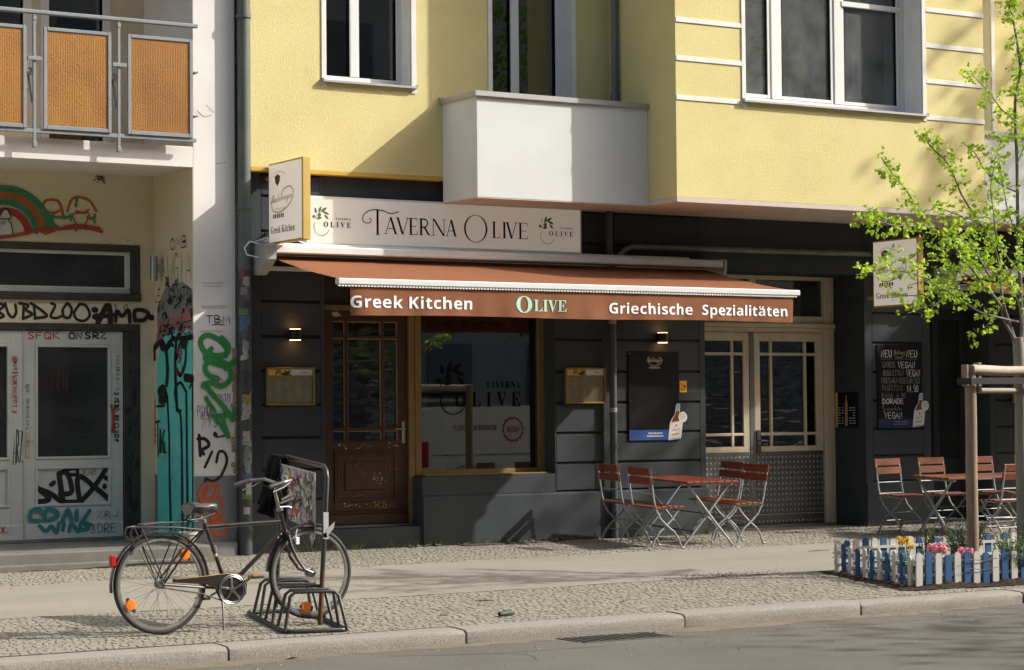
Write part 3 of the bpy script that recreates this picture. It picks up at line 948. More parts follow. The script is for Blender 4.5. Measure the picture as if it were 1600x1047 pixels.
for xl, flip in ((15.50, True), (16.66, False)):
    x0, x1 = xl, xl + 1.08
    mb = MB()
    mb.box(x0, x0 + .09, YE, YE + .05, .04, 2.405, .004).box(x1 - .11 + (.02 if flip else 0), x1, YE, YE + .05, .04, 2.405, .004)
    a, b = x0 + .09, x1 - .11 + (.02 if flip else 0)
    mb.box(a, b, YE + .001, YE + .05, 2.30, 2.405, .003).box(a, b, YE + .001, YE + .05, .04, 1.0, .003)
    mu = (a + .17, b - .17)
    for c in mu: mb.box(c - .02, c + .02, YE - .005, YE + .045, 1.0, 2.30, .006)
    for c in (1.15, 2.14): mb.box(a, b, YE - .003, YE + .043, c - .018, c + .018, .006)
    dl = H('entrance_door', mb, 'beige_wood')
    if not flip: dl['label'] = 'right leaf of the beige entrance with lock and handle'
    for zl, zh in ((1.0, 1.132), (1.168, 2.122), (2.158, 2.30)):
        for c0, c1 in ((a, mu[0] - .02), (mu[0] + .02, mu[1] - .02), (mu[1] + .02, b)):
            H('pane', MB().box(c0, c1, YE + .022, YE + .028, zl, zh), 'glass_old', dl)
    H('chequer_plate', MB().box(x0 + .006, x1 - .012, YE - .007, YE - .0005, .165, .935, .002), 'checker', dl)
    H('kick_plate', MB().box(x0 + .006, x1 - .012, YE - .010, YE - .0005, .045, .155, .002), 'checker', dl)
    lz = MB()
    for iz in range(0, 13):
        for ix in range(0, 17):
            if (ix + iz) % 1: continue
            cx, cz = x0 + .045 + ix * .062, .075 + iz * .066
            if abs(cz - .16) < .02 or cx > x1 - .04: continue
            an = .785 if (ix + iz) % 2 else -.785
            yy = YE - (.010 if cz < .16 else .007)
            c, s = math.cos(an), math.sin(an)
            pt = [(.027, 0), (0, .012), (-.027, 0), (0, -.012)]
            vs = [(cx + p * c - q * s, yy + .0005, cz + p * s + q * c) for p, q in pt] + [(cx, yy - .006, cz)]
            lz.add(vs, [(0, 1, 4), (1, 2, 4), (2, 3, 4), (3, 0, 4)])
    o = H('tread_pattern', lz, 'checker_boss', dl)
    o['kind'] = 'stuff'
    if not flip:
        hb = MB().box(x0 + .012, x0 + .075, YE - .03, YE, .93, 1.20, .006)
        hb.tube([(x0 + .045, YE - .03, 1.07), (x0 + .045, YE - .07, 1.07), (x0 + .16, YE - .075, 1.065)], .010)
        H('handle', hb, 'iron', dl)
H('meeting_strip', MB().box(16.583, 16.657, YE - .005, YE + .04, .04, 2.405, .004), 'zinc')
H('doorsill', MB().box(15.45, 17.9, YE - .05, YE + .1, -.05, .032, .006), 'step_stone')
# --- dark side doorway
mb = MB()
mb.box(18.99, 19.07, .45, .53, 0, 2.72, .004).box(19.92, 20.0, .45, .53, 0, 2.72, .004).box(19.07, 19.92, .45, .53, 2.6, 2.72, .004)
mb.box(19.45, 19.55, .46, .51, .03, 2.6, .004).box(19.07, 19.45, .46, .51, .03, .8, .003).box(19.55, 19.92, .46, .51, .03, .8, .003)
sd = H('side_door', mb, 'dark_wall')
H('pane', MB().box(19.07, 19.45, .48, .486, .8, 2.6), 'glass_grime', sd)
H('pane', MB().box(19.55, 19.92, .48, .486, .8, 2.6), 'glass_grime', sd)

# --- rooms behind the glass, and the closed shell of the house
mb = MB()
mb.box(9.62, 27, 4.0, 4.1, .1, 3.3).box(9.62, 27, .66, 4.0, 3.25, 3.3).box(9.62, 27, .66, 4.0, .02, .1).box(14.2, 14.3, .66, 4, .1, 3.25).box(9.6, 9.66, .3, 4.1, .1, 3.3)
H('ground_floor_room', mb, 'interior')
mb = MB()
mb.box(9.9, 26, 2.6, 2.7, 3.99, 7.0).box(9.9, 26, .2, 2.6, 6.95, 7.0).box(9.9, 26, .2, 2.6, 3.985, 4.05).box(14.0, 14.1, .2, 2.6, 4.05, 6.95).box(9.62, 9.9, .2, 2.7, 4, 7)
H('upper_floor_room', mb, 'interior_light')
H('roof', MB().box(9.56, 27, -.1, 7, 12.9, 13.2), 'zinc')
H('rear_wall', MB().box(9.56, 27, 6.8, 7, 0, 12.9), 'white_plaster')
H('gable_wall', MB().box(9.56, 9.60, .26, 6.8, 0, 12.9), 'white_plaster')
H('gable_wall', MB().box(26.9, 27, .66, 6.8, 0, 12.9), 'white_plaster')

# --- rendered upper wall
YW = -.12
def walled(mb, x0, x1, z0, z1, y0, y1, holes):
    xs = sorted({x0, x1, *[h[0] for h in holes], *[h[1] for h in holes]})
    for a, b in zip(xs, xs[1:]):
        cut = sorted([(h[2], h[3]) for h in holes if h[0] <= a + 1e-6 and h[1] >= b - 1e-6])
        z = z0
        for c, d in cut:
            if c > z: mb.box(a, b, y0, y1, z, c)
            z = d
        if z < z1: mb.box(a, b, y0, y1, z, z1)
    return mb
mb = walled(MB(), 9.565, 14.10, 4.03, 12.9, YW, .2, [(10.44, 11.47, 4.99, 6.9), (12.5, 13.55, 4.06, 6.9)])
H('upper_wall', mb, 'yellow')
H('wall_edge', MB().box(9.562, 11.86, YW - .004, .0, 3.985, 4.029, .004), 'yellow_lip')  # deeper yellow puts the shade of the bounce-lit underside into the colour
mb = walled(MB(), 18.6, 27, 3.9, 12.9, YW, .2, [(18.95, 20.0, 4.06, 6.9)])
H('upper_wall', mb, 'yellow')
H('corner_bead', MB().box(9.553, 9.5625, YW - .002, .2, 4.0, 12.9), 'yellow_lip')

def window(x0, x1, z0, z1, yw, mull, recess=.2, fwid=.07, surround=True, bars=(), glassm='glass', sash=0.0):
    yf = yw + recess
    mb = MB()
    mb.box(x0, x0 + fwid * .6, yf, yf + .07, z0 + .02, z1, .004).box(x1 - fwid, x1, yf, yf + .07, z0 + .02, z1, .004)
    mb.box(x0 + fwid * .6, x1 - fwid, yf, yf + .07, z1 - fwid, z1, .004).box(x0 + fwid * .6, x1 - fwid, yf, yf + .07, z0 + .02, z0 + .02 + fwid, .004)
    for m_ in mull: mb.box(m_ - .055, m_ + .055, yf - .006, yf + .07, z0 + .02 + fwid, z1 - fwid, .006)
    for b_ in bars: mb.box(x0 + fwid, x1 - fwid, yf - .004, yf + .066, b_ - .04, b_ + .04, .006)
    wo = H('window', mb, 'pvc')
    ed = [x0 + fwid * .6] + [e for m_ in mull for e in (m_ - .055, m_ + .055)] + [x1 - fwid]
    for k in range(0, len(ed), 2):
        a, b = ed[k], ed[k + 1]
        if sash:
            q0, q1 = z0 + .02 + fwid, z1 - fwid
            s4 = MB().box(a + .004, a + sash, yf + .008, yf + .05, q0 + .004, q1, .004).box(b - sash, b - .004, yf + .008, yf + .05, q0 + .004, q1, .004)
            s4.box(a + sash, b - sash, yf + .009, yf + .05, q0 + .004, q0 + .045, .004).box(a + sash, b - sash, yf + .009, yf + .05, q1 - .05, q1, .004)
            H('sash', s4, 'pvc', wo)
            a, b = a + sash, b - sash
        H('pane', MB().box(a + .004, b - .004, yf + .035, yf + .041, z0 + .02 + fwid, z1 - fwid), glassm, wo)
        sb = MB()
        zl, zh = z0 + .02 + fwid, z1 - fwid
        for q in (a, b - .014): sb.box(q, q + .014, yf + .012, yf + .034, zl, zh, .002)
        sb.box(a + .014, b - .014, yf + .012, yf + .034, zl, zl + .014, .002)
        H('gasket', sb, 'black_letter', wo)
    for a, b in ((x1 - .008, x1 - .0005), (x0 + .0005, x0 + .008)): H('reveal_lining', MB().box(a, b, yw + .004, yf, z0 + .01, z1), 'white_trim', wo)
    sl_ = MB().box(x0 - .05, x1 + .05, yw - .06, yw - .002, z0 - .022, z0 + .004, .003).box(x0 + .009, x1 - .009, yw - .002, yf + .01, z0 - .01, z0 + .012, .002)
    sl_.box(x0 - .058, x0 - .048, yw - .058, yw - .002, z0 - .02, z0 + .02, .002).box(x1 + .048, x1 + .058, yw - .058, yw - .002, z0 - .02, z0 + .02, .002)
    H('sill', sl_, 'sill_metal', wo)
    if surround:
        for a, b in ((x0 - .055, x0 - .001), (x1 + .001, x1 + .06)): H('surround', MB().box(a, b, yw - .012, yw - .0005, z0 - .07, z1, .002), 'white_trim', wo)
    return wo
wo = window(10.44, 11.47, 4.99, 6.9, YW, [10.885], .2)
wo = window(12.5, 13.55, 4.06, 6.9, YW, [12.93], .22)
wo = window(18.95, 20.0, 4.06, 6.9, YW, [19.4], .2)

# --- bay
YB = -1.405
mb = walled(MB(), 14.08, 18.645, 3.80, 12.9, YB, YB + .3, [(15.04, 17.66, 4.92, 6.95)])
mb.box(14.08, 14.35, YB + .3, YW, 3.80, 12.9).box(18.37, 18.645, YB + .3, YW, 3.80, 12.9)
H('bay_wall', mb, 'yellow')
H('bay_soffit', MB().box(14.079, 18.646, YB, -.003, 3.742, 3.799, .003), 'soffit')
H('bay_floor', MB().box(14.36, 18.36, YB + .31, .2, 3.99, 4.04), 'interior_light')
H('bay_ceiling', MB().box(14.36, 18.36, YB + .31, .2, 6.96, 7.0), 'interior_light')
wo = window(15.04, 17.66, 4.92, 6.95, YB, [15.70, 16.63], .30, .075, glassm='glass_dusty', sash=.048)
H('roller_guide', MB().box(16.685, 17.59, YB + .285, YB + .33, 6.18, 6.24, .004), 'pvc', wo)
mb = MB()
vs, fs = [], []
for i in range(25):
    x = 16.95 + i * .026
    y = YB + .62 + .025 * math.sin(i * 1.7)
    vs += [(x, y, 4.95), (x, y + .01, 6.9)]
    if i: fs.append((2 * i - 2, 2 * i, 2 * i + 1, 2 * i - 1))
H('curtain', mb.add(vs, fs), 'curtain', wo, True)
mb = MB()
vs, fs = [], []
for i in range(20):
    x = 15.75 + i * .042
    for k in range(6): vs.append((x, YB + .66 + .02 * math.sin(i * 1.3 + k), 6.9 - k * .13 - .1 * math.sin(PI * i / 19)))
    if i:
        for k in range(5): fs.append((6 * i - 6 + k, 6 * i + k, 6 * i + 1 + k, 6 * i - 5 + k))
H('curtain', mb.add(vs, fs), 'curtain', wo, True)
for z in (4.922, 5.357, 5.782, 6.21, 6.64, 7.06):
    H('trim_band', MB().box(14.081, 14.984, YB - .012, YB - .0005, z - .052, z, .002), 'white_trim')
    H('trim_band', MB().box(17.722, 18.644, YB - .012, YB - .0005, z - .052, z, .002), 'white_trim')
mb = MB()
vs, fs = [], []
for i in range(34):
    x = 15.72 + i * .027
    y = YB + .50 + .018 * math.sin(i * 1.9)
    vs += [(x, y, 4.95), (x, y + .01, 6.9)]
    if i: fs.append((2 * i - 2, 2 * i, 2 * i + 1, 2 * i - 1))
H('curtain', mb.add(vs, fs), 'curtain', wo, True)
pl = MB()
for i in range(26):
    x, z = 17.12 + R.gauss(0, .06), 4.98 + R.random() * .75
    leaf2(pl, x, z, R.uniform(-2.6, .3), R.uniform(.10, .2), .05, lambda u, v, d: (u, YB + .45 + d * 30, v), R.uniform(0, .002))
tag(obj('houseplant', pl, M['herb']), 'leafy houseplant behind the curtained pane of the bay window', 'plant')
pl = MB()
for i in range(16):
    x = 10.47 + R.random() * .14
    pl.ribbon([(x, 5.07), (x + R.uniform(-.05, .05), 5.16), (x + R.uniform(-.10, .12), 5.10 + R.random() * .06)], .012, lambda u, v, d: (u, YW + .30 + d * 20, v), .001)
tag(obj('spider_plant', pl, M['herb']), 'small arching pot plant inside the narrow upstairs window above the long sign', 'plant')

# --- white balcony in the corner, and its twin beyond the bay
def balcony(x0, x1, left):
    y0 = -.86
    mb = MB().box(x0, x1, y0, y0 + .10, 3.748, 4.855, .003)
    if left: mb.box(x0, x0 + .10, y0 + .10, YW - .001, 3.748, 4.855)
    b = H('balcony', mb, 'white_plaster')
    H('balcony_floor', MB().box(x0 + .101, x1, y0 + .101, YW - .001, 3.80, 4.0), 'soffit', b)
    H('balcony_soffit', MB().box(x0 + .004, x1, y0 + .004, -.003, 3.738, 3.7475), 'soffit', b)
    c = MB().box(x0 - .035, x1 + .0 if left else x1, y0 - .035, y0 + .12, 4.857, 4.885, .004)
    if left: c.box(x0 - .035, x0 + .12, y0 + .12, YW - .001, 4.857, 4.884, .003)
    c.box(x0 - .035, x1, y0 - .037, y0 - .031, 4.83, 4.884)
    if left: c.box(x0 - .037, x0 - .031, y0 - .03, YW - .001, 4.83, 4.883)
    H('balcony_cap', c, 'sill_metal', b)
    return b
balcony(11.86, 14.078, True)
balcony(18.647, 22.5, False)
for p in ((11.83, -.14), ):
    H('cap_end', MB().box(p[0] - .02, p[0] + .03, p[1] - .012, p[1] + .015, 4.845, 4.905, .004), 'sill_metal')

# ================================================================== old house on the left
old = thing('old_house', 'old cream house with graffiti-covered entrance recess and amber balcony panels', 'building', (6, 0, 0))
def O(name, mb, m, par=None, smooth=False): return obj(name, mb, M[m] if isinstance(m, str) else m, par or old, smooth)
YR = 1.05
mb = MB().box(8.97, 9.435, 0, 1.35, .82, 12.5)
O('corner_pier', mb, 'old_white')
mb = MB().box(8.968, 9.437, -.008, 1.35, -.2, .82)
O('pier_base', mb, 'old_grey')
O('pier_foot', MB().box(9.12, 9.42, -.09, -.009, -.2, .14, .02), 'old_grey')
O('balcony_slab', MB().box(1, 8.968, 0, 1.6, 4.0, 4.215, .004), 'old_white')
O('wall_block', MB().box(-25, 1, 0, 1.6, -.2, 12.5), 'old_white')
# recess back wall around a transom window and the doors
mb = walled(MB(), 1, 8.968, 0, 3.999, YR, YR + .3, [(4.4, 8.80, 2.66, 3.26), (4.4, 8.80, 0, 2.42)])
O('recess_wall', mb, 'old_cream')
O('recess_cheek', MB().box(8.962, 8.9695, .002, YR - .001, .83, 3.999), 'old_cream')
# crumbling edge beside the pipe
mb = MB()
z = .84
while z < 2.1:
    h = R.uniform(.05, .12)
    x = 9.425 - R.uniform(.0, .05)
    mb.box(x, 9.452, -.012, .02, z, z + h - .01, .008)
    z += h
o = O('broken_edge', mb, 'bare_brick')
# transom window
mb = MB()
mb.box(4.4, 8.80, YR - .02, YR + .1, 3.19, 3.26, .006).box(4.4, 8.80, YR - .05, YR + .1, 2.66, 2.74, .006).box(8.70, 8.80, YR - .021, YR + .1, 2.74, 3.19, .006)
tw = O('transom_window', mb, 'grimy_wood')
mb = MB()
mb.box(4.5, 8.70, YR + .02, YR + .08, 3.15, 3.188, .004).box(8.645, 8.70, YR + .02, YR + .08, 2.80, 3.15, .004).box(4.5, 8.70, YR + .02, YR + .09, 2.742, 2.785, .004).box(4.5, 8.70, YR + .03, YR + .08, 2.787, 2.81, .004)
O('sash', mb, 'old_grey_door', tw)
O('pane', MB().box(4.5, 8.645, YR + .05, YR + .056, 2.81, 3.15), 'glass_grime', tw)
# doors
mb = MB()
mb.box(4.4, 8.80, YR - .015, YR + .1, 2.345, 2.42, .006).box(8.70, 8.80, YR - .016, YR + .1, .1, 2.345, .006).box(8.62, 8.70, YR + .0, YR + .1, .1, 2.345, .004)
O('door_surround', mb, 'grimy_wood')
for k, (x0, x1) in enumerate(((7.535, 8.615), (6.44, 7.52), (5.3, 6.42))):
    mb = MB()
    y0 = YR + .02
    gx0, gx1 = x0 + .115, x1 - .135
    mb.box(x0, gx0, y0, y0 + .05, .17, 2.34, .004).box(gx1, x1, y0, y0 + .05, .17, 2.34, .004)
    mb.box(gx0, gx1, y0 + .001, y0 + .05, 2.20, 2.34, .003).box(gx0, gx1, y0 + .001, y0 + .05, .93, 1.0, .003).box(gx0, gx1, y0 + .001, y0 + .05, .17, .51, .003)
    mb.box(gx0, gx1, y0 + .018, y0 + .04, .51, .93)
    mb.box(x0 + .003, x1 - .003, y0 - .014, y0, .175, .335, .004)
    d_ = O('door', mb, 'old_grey_door')
    bd_ = MB()
    for z0, z1 in ((1.0, 2.20), (.51, .93)):
        for q0, q1, r0, r1 in ((gx0, gx0 + .03, z0, z1), (gx1 - .03, gx1, z0, z1), (gx0 + .03, gx1 - .03, z0, z0 + .03), (gx0 + .03, gx1 - .03, z1 - .03, z1)):
            bd_.box(q0, q1, y0 - .012, y0 + .03, r0, r1, .006)
    O('bead', bd_, 'old_grey_door', d_)
    O('pane', MB().box(gx0 + .03, gx1 - .03, y0 + .02, y0 + .026, 1.03, 2.17), 'glass_grime', d_)
    if k == 0:
        d_['label'] = 'grey glazed door sprayed with black and teal tags'
        hp = MB().box(x0 + .012, x0 + .062, y0 - .010, y0, 1.02, 1.28, .004)
        hp.tube([(x0 + .037, y0 - .01, 1.20), (x0 + .037, y0 - .05, 1.20)], .012).tube([(x0 + .037, y0 - .05, 1.20), (x0 + .10, y0 - .055, 1.20)], .010)
        O('handle', hp, 'paper', d_)
        door_old = d_
O('centre_post', MB().box(7.521, 7.534, YR + .01, YR + .07, .15, 2.345, .003), 'old_grey_door')
O('entrance_step', MB().box(1, 8.95, -.62, YR + .2, -.12, .145, .012), 'step_stone')
O('entrance_step', MB().box(1, 8.80, -.72, -.621, -.2, .04, .01), 'step_stone')
O('doorsill', MB().box(1, 8.95, YR - .04, YR + .1, .1455, .172, .004), 'step_stone')
O('entrance_room', MB().box(3, 9.3, 3.2, 3.3, 0, 3.99).box(3, 9.3, 1.36, 3.2, .0, .1).box(9.3, 9.36, 1.36, 3.3, 0, 3.99).box(2.9, 3, 1.36, 3.3, 0, 3.99), 'interior')
# loggia above
YL = 1.35
mb = walled(MB(), 1, 8.968, 4.216, 7.3, YL, YL + .25, [(6.2, 7.62, 4.9, 6.9), (7.9, 8.50, 4.25, 6.9)])
O('loggia_wall', mb, 'old_cream')
for x0, x1, z0 in ((6.2, 7.62, 4.9), (7.9, 8.50, 4.25)):
    mb = MB().box(x0 - .09, x0, YL - .02, YL + .1, z0, 6.95, .004).box(x1, x1 + .09, YL - .02, YL + .1, z0, 6.95, .004).box(x0, x1, YL - .019, YL + .1, 6.86, 6.95, .004).box(x0, x1, YL - .019, YL + .1, z0, z0 + .08, .004)
    wo = O('loggia_window', mb, 'old_white')
    O('pane', MB().box(x0, x1, YL + .04, YL + .046, z0 + .08, 6.86), 'glass', wo)
O('loggia_ceiling', MB().box(1, 8.968, 0, 1.6, 7.2, 7.42), 'old_white')
O('loggia_room', MB().box(4, 9, 3.0, 3.1, 4.2, 7.2).box(4, 9, 1.61, 3, 4.1, 4.2).box(9, 9.05, 1.61, 3.1, 4.2, 7.2).box(3.9, 4, 1.61, 3.1, 4.2, 7.2), 'interior')
O('upper_front', MB().box(1, 8.968, 0, 1.6, 7.421, 12.5), 'old_white')
O('rear_wall', MB().box(-25, 9.5, 6.8, 7, 0, 12.5), 'old_white')
O('roof', MB().box(-25, 9.45, 0, 7, 12.501, 12.7), 'zinc')
O('gable_wall', MB().box(9.36, 9.44, 1.36, 6.8, 0, 12.5), 'old_white')
# railing of grey frames with amber ribbed panels
YG = -.12
rl = obj('balcony_railing', MB().box(1, 8.97, YG - .025, YG + .035, 5.425, 5.465, .008).box(1, 8.95, YG - .012, YG + .012, 4.245, 4.285, .004), M['rail_grey'], old)
pw = .705
px0 = 8.905
for i in range(7):
    x1 = px0 - i * .88
    x0 = x1 - pw
    mb = MB().box(x0, x0 + .035, YG - .03, YG - .005, 4.285, 5.30, .004).box(x1 - .035, x1, YG - .03, YG - .005, 4.285, 5.30, .004)
    mb.box(x0 + .035, x1 - .035, YG - .03, YG - .005, 5.265, 5.30, .004).box(x0 + .035, x1 - .035, YG - .03, YG - .005, 4.285, 4.325, .004)
    obj('panel_frame', mb, M['rail_grey'], rl)
    gl = MB()
    vs, fs = [], []
    n = 70
    for k in range(n + 1):
        x = x0 + .035 + (pw - .07) * k / n
        y = YG - .018 + (.0012 if k % 2 else 0)
        vs += [(x, y, 4.325), (x, y, 5.265)]
        if k: fs.append((2 * k - 2, 2 * k, 2 * k + 1, 2 * k - 1))
    obj('amber_panel', gl.add(vs, fs), M['amber'], rl)
    xp = x0 - .0875
    mb = MB().box(xp - .014, xp + .014, YG - .014, YG + .014, 4.10, 5.425, .003).box(xp - .02, xp + .02, YG - .02, YG + .02, 4.10, 4.16, .006).box(xp - .02, xp + .02, YG - .02, YG + .02, 5.36, 5.40, .006)
    mb.box(xp - .075, xp + .075, YG - .03, YG - .005, 4.96, 5.0, .004)
    mb.tube([(xp, YG, 4.86), (xp - .01, YG + .12, 4.90)], .012).tube([(xp - .02, YG + .01, 4.55), (xp - .02, .0, 4.83)], .012).box(xp - .035, xp - .005, YG, .6, 4.83, 4.86)
    obj('post', mb, M['rail_grey'], rl)
mb = MB()
for z in (4.52, 4.97):
    mb.tube([(8.905, YG - .015, z), (8.965, YG - .01, z), (8.968, .0, z)], .012)
obj('wall_bracket', mb, M['rail_grey'], rl)
# ================================================================== graffiti on the old house
def GR(mb, m, name='graffiti'): return O(name, mb, m)
bw = lambda u, v, d=0.0: (u, YR - d, v)            # recess back wall
ck = lambda u, v, d=0.0: (8.962 - d, u, v)         # cheek of the recess (u is Y)
pf = lambda u, v, d=0.0: (u, -d - .0005, v)        # front of the pier
pb = lambda u, v, d=0.0: (u, -.0085 - d, v)        # front of the grey base
def px(p, y): q = at(p[0], p[1], y); return (q.x, q.z)
def pxl(ps, y): return [px(p, y) for p in ps]
# rainbow and two child-painted figures
def arc(mb, cx, cz, r, wd, a0=.1, a1=3.04, d=.001): mb.ribbon([(cx + r * 1.02 * math.cos(a0 + (a1 - a0) * k / 12), cz + r * math.sin(a0 + (a1 - a0) * k / 12)) for k in range(13)], wd, bw, d)
cx, cz = px((8, 366), YR)
for r, m in ((.47, 'child_green'), (.40, 'child_orange'), (.33, 'child_green'), (.24, 'child_red')):
    mb = MB()
    arc(mb, cx, cz, r, .05)
    arc(mb, cx + .01, cz, r + .025, .022, .15, 2.9, d=.006)
    arc(mb, cx - .01, cz, r - .02, .018, .1, 2.8, d=.009)
    GR(mb, m)
mb = MB()
mb.ribbon(pxl([(-10, 372), (25, 368), (60, 360), (90, 358), (130, 356), (158, 362)], YR), .035, bw, .012)
mb.ribbon(pxl([(70, 366), (115, 352), (155, 357)], YR), .022, bw, .016)
GR(mb, 'child_red')
mb = MB()
for q in ([(66, 340), (68, 318), (78, 312), (92, 316), (98, 335), (100, 342)], [(105, 330), (112, 312), (124, 308), (140, 314), (150, 330)], [(68, 320), (66, 338)]): mb.ribbon(pxl(q, YR), .03, bw, .002)
mb.ribbon(pxl([(110, 335), (138, 333), (132, 352), (124, 357), (116, 345), (112, 335)], YR), .018, bw, .006)
GR(mb, 'child_orange')
mb = MB()
mb.ribbon(pxl([(72, 330), (84, 333), (92, 329)], YR), .02, bw, .011)
mb.ribbon(pxl([(118, 330), (130, 333), (138, 328)], YR), .02, bw, .012)
GR(mb, 'child_red')
mb = MB()
for q in ([(82, 334), (82, 346), (86, 352)], [(76, 338), (92, 340)], [(92, 340), (104, 340), (112, 338)], [(86, 352), (78, 358)], [(86, 352), (94, 359)], [(110, 344), (110, 336)], [(136, 340), (146, 342), (148, 336)], [(146, 342), (148, 348)], [(118, 322), (120, 312)], [(124, 352), (118, 360)], [(126, 354), (134, 358)]): mb.ribbon(pxl(q, YR), .028, bw, .010)
GR(mb, 'child_green')
mb = MB().poly(pxl([(-6, 368), (-2, 346), (4, 330), (10, 328), (15, 338), (18, 366)], YR), bw, .018)
GR(mb, 'white_spray')
mb = MB()
mb.ribbon(pxl([(-4, 346), (2, 330), (9, 326), (14, 334), (15, 342), (-4, 342)], YR), .012, bw, .020)
mb.ribbon(pxl([(12, 344), (17, 352), (19, 366)], YR), .010, bw, .022)
mb.ribbon(pxl([(1, 349), (4, 351), (7, 348), (4, 346), (1, 349)], YR), .005, bw, .024)
GR(mb, 'black_spray')
# BUBDLOO:AMD.
mb = MB()
S_ = .030
mb.ribbon(pxl([(-6, 498), (6, 494), (-2, 486), (6, 478), (-4, 473)], YR), S_, bw, .001)
mb.ribbon(pxl([(8, 474), (13, 490), (20, 496), (25, 488), (24, 476)], YR), S_, bw, .001)
mb.ribbon(pxl([(36, 498), (37, 476)], YR), S_, bw, .001, False)
mb.ribbon(pxl([(30, 474), (44, 477), (40, 484), (50, 491), (36, 498)], YR), S_, bw, .004)
mb.ribbon(pxl([(55, 498), (53, 476)], YR), S_, bw, .001, False)
mb.ribbon(pxl([(48, 474), (62, 483), (73, 494), (55, 497)], YR), S_, bw, .004)
mb.ribbon(pxl([(80, 474), (86, 478), (79, 494), (88, 497), (96, 494)], YR), S_, bw, .001)
mb.ribbon(pxl([(105, 474), (98, 484), (100, 495), (108, 496), (112, 484), (106, 474)], YR), S_, bw, .001)
mb.ribbon(pxl([(124, 476), (116, 488), (120, 499), (132, 501), (140, 492), (134, 478), (124, 475)], YR), S_, bw, .001)
GR(mb, 'black_spray')
mb = MB()
for p in ((147, 484), (148, 495), (235, 496)): mb.ribbon(pxl([p, (p[0] + 2, p[1] + .5)], YR), .065, bw, .003, False)
mb.ribbon(pxl([(153, 504), (160, 490), (166, 478)], YR), .062, bw, .001)
mb.ribbon(pxl([(170, 478), (172, 492), (172, 505)], YR), .062, bw, .005)
mb.ribbon(pxl([(150, 493), (164, 494), (176, 492)], YR), .045, bw, .009)
mb.ribbon(pxl([(180, 502), (182, 486), (190, 494), (200, 485), (202, 503)], YR), .042, bw, .012)
mb.ribbon(pxl([(210, 501), (210, 486), (222, 485), (231, 490), (224, 500), (210, 501)], YR), .045, bw, .012)
GR(mb, 'maroon_spray')
mb = MB()
mb.ribbon(pxl([(212, 492), (217, 489), (222, 492), (216, 496), (220, 495)], YR), .012, bw, .022)
GR(mb, 'white_spray')
mb = MB()
hand(mb, '120', bw, *[px((176, 483), YR)[0], px((200, 483), YR)[0]], px((180, 484), YR)[1], px((180, 476), YR)[1], .008, .02)
GR(mb, 'black_spray')
# soot and damp under the soffit corner
mb = MB()
for i in range(46):
    q = px((R.gauss(156, 4), 274 + abs(R.gauss(0, 5))), YR)
    chip(mb, q[0], min(q[1], 3.98), R.uniform(.004, .022), bw, 8, .001)
for i in range(24):
    q = px((R.gauss(158, 7), 276 + abs(R.gauss(0, 20))), YR)
    chip(mb, q[0], min(q[1], 3.98), R.uniform(.002, .009), bw, 6, .0018)
for i in range(46):
    q = px((R.gauss(185, 22), 381 - abs(R.gauss(0, 5))), YR)
    chip(mb, q[0], q[1], R.uniform(.002, .009), bw, 6, .001)
for i in range(12):
    q = px((R.uniform(100, 236), R.uniform(272, 320)), YR)
    chip(mb, q[0], min(q[1], 3.98), R.uniform(.002, .006), bw, 6, .001)
O('damp_stain', mb, mat('damp_spot', (.10, .08, .05), rough=.9))

# door tags
YDO = YR + .02
dw = lambda u, v, d=0.0: (u, YDO - d, v)
def dsub(mb, m): return O('graffiti', mb, m, door_old)
dp = lambda ps, y=YDO: [px(p, y) for p in ps]
mb = MB()
ip = lambda u, v, d=0.0: (u, YDO + .018 - d, v)
for q, wd in (([(56, 784), (70, 783), (76, 778), (60, 764), (58, 762)], .055), ([(58, 763), (80, 772), (98, 784), (126, 784)], .055), ([(98, 784), (92, 740)], .06), ([(92, 742), (104, 738), (112, 768), (94, 772)], .055), ([(124, 782), (122, 744), (150, 763), (172, 782)], .055), ([(126, 784), (146, 762), (166, 732)], .055), ([(101, 735), (118, 732), (120, 741), (104, 741), (101, 735)], .04), ([(80, 757), (84, 754)], .05), ([(163, 759), (163, 761)], .05), ([(164, 746), (168, 748)], .05)):
    mb.ribbon(pxl(q, YDO + .018), wd, ip, .001 + R.uniform(0, .006))
dsub(mb, 'black_spray')
mb = MB()
lb = lambda u, v, d=0.0: (u, YDO - .015 - d, v)
for q in ([(62, 814), (48, 812), (50, 798), (62, 796), (66, 802)], [(70, 813), (72, 797), (86, 798), (90, 806), (76, 812)], [(98, 814), (106, 796), (112, 812)], [(120, 812), (120, 798)], [(132, 812), (128, 816), (140, 798)], [(62, 822), (72, 830), (80, 822), (88, 832), (92, 818)], [(98, 828), (100, 818)], [(108, 830), (112, 818), (122, 830), (126, 818)], [(128, 828), (138, 826), (132, 818), (142, 820)]):
    mb.ribbon(pxl(q, YDO - .015), .042, lb, .001 + R.uniform(0, .005))
dsub(mb, 'teal_spray')
mb = MB()
a, b = px((42, 529), YDO), px((95, 519), YDO)
hand(mb, 'SFQK', dw, a[0], b[0], a[1], b[1], .012, .001)
dsub(mb, 'red_spray')
mb = MB()
a, b = px((106, 529), YDO), px((168, 520), YDO)
hand(mb, 'ONSRZ', dw, a[0], b[0], a[1], b[1], .015, .001)
a, b = px((140, 833), YDO), px((182, 818), YDO)
hand(mb, '3DRE', lb, a[0], b[0], a[1], b[1], .008, .001)
a, b = px((150, 812), YDO), px((186, 798), YDO)
hand(mb, 'ZRJ', lb, a[0], b[0], a[1] + .02, b[1], .006, .001)
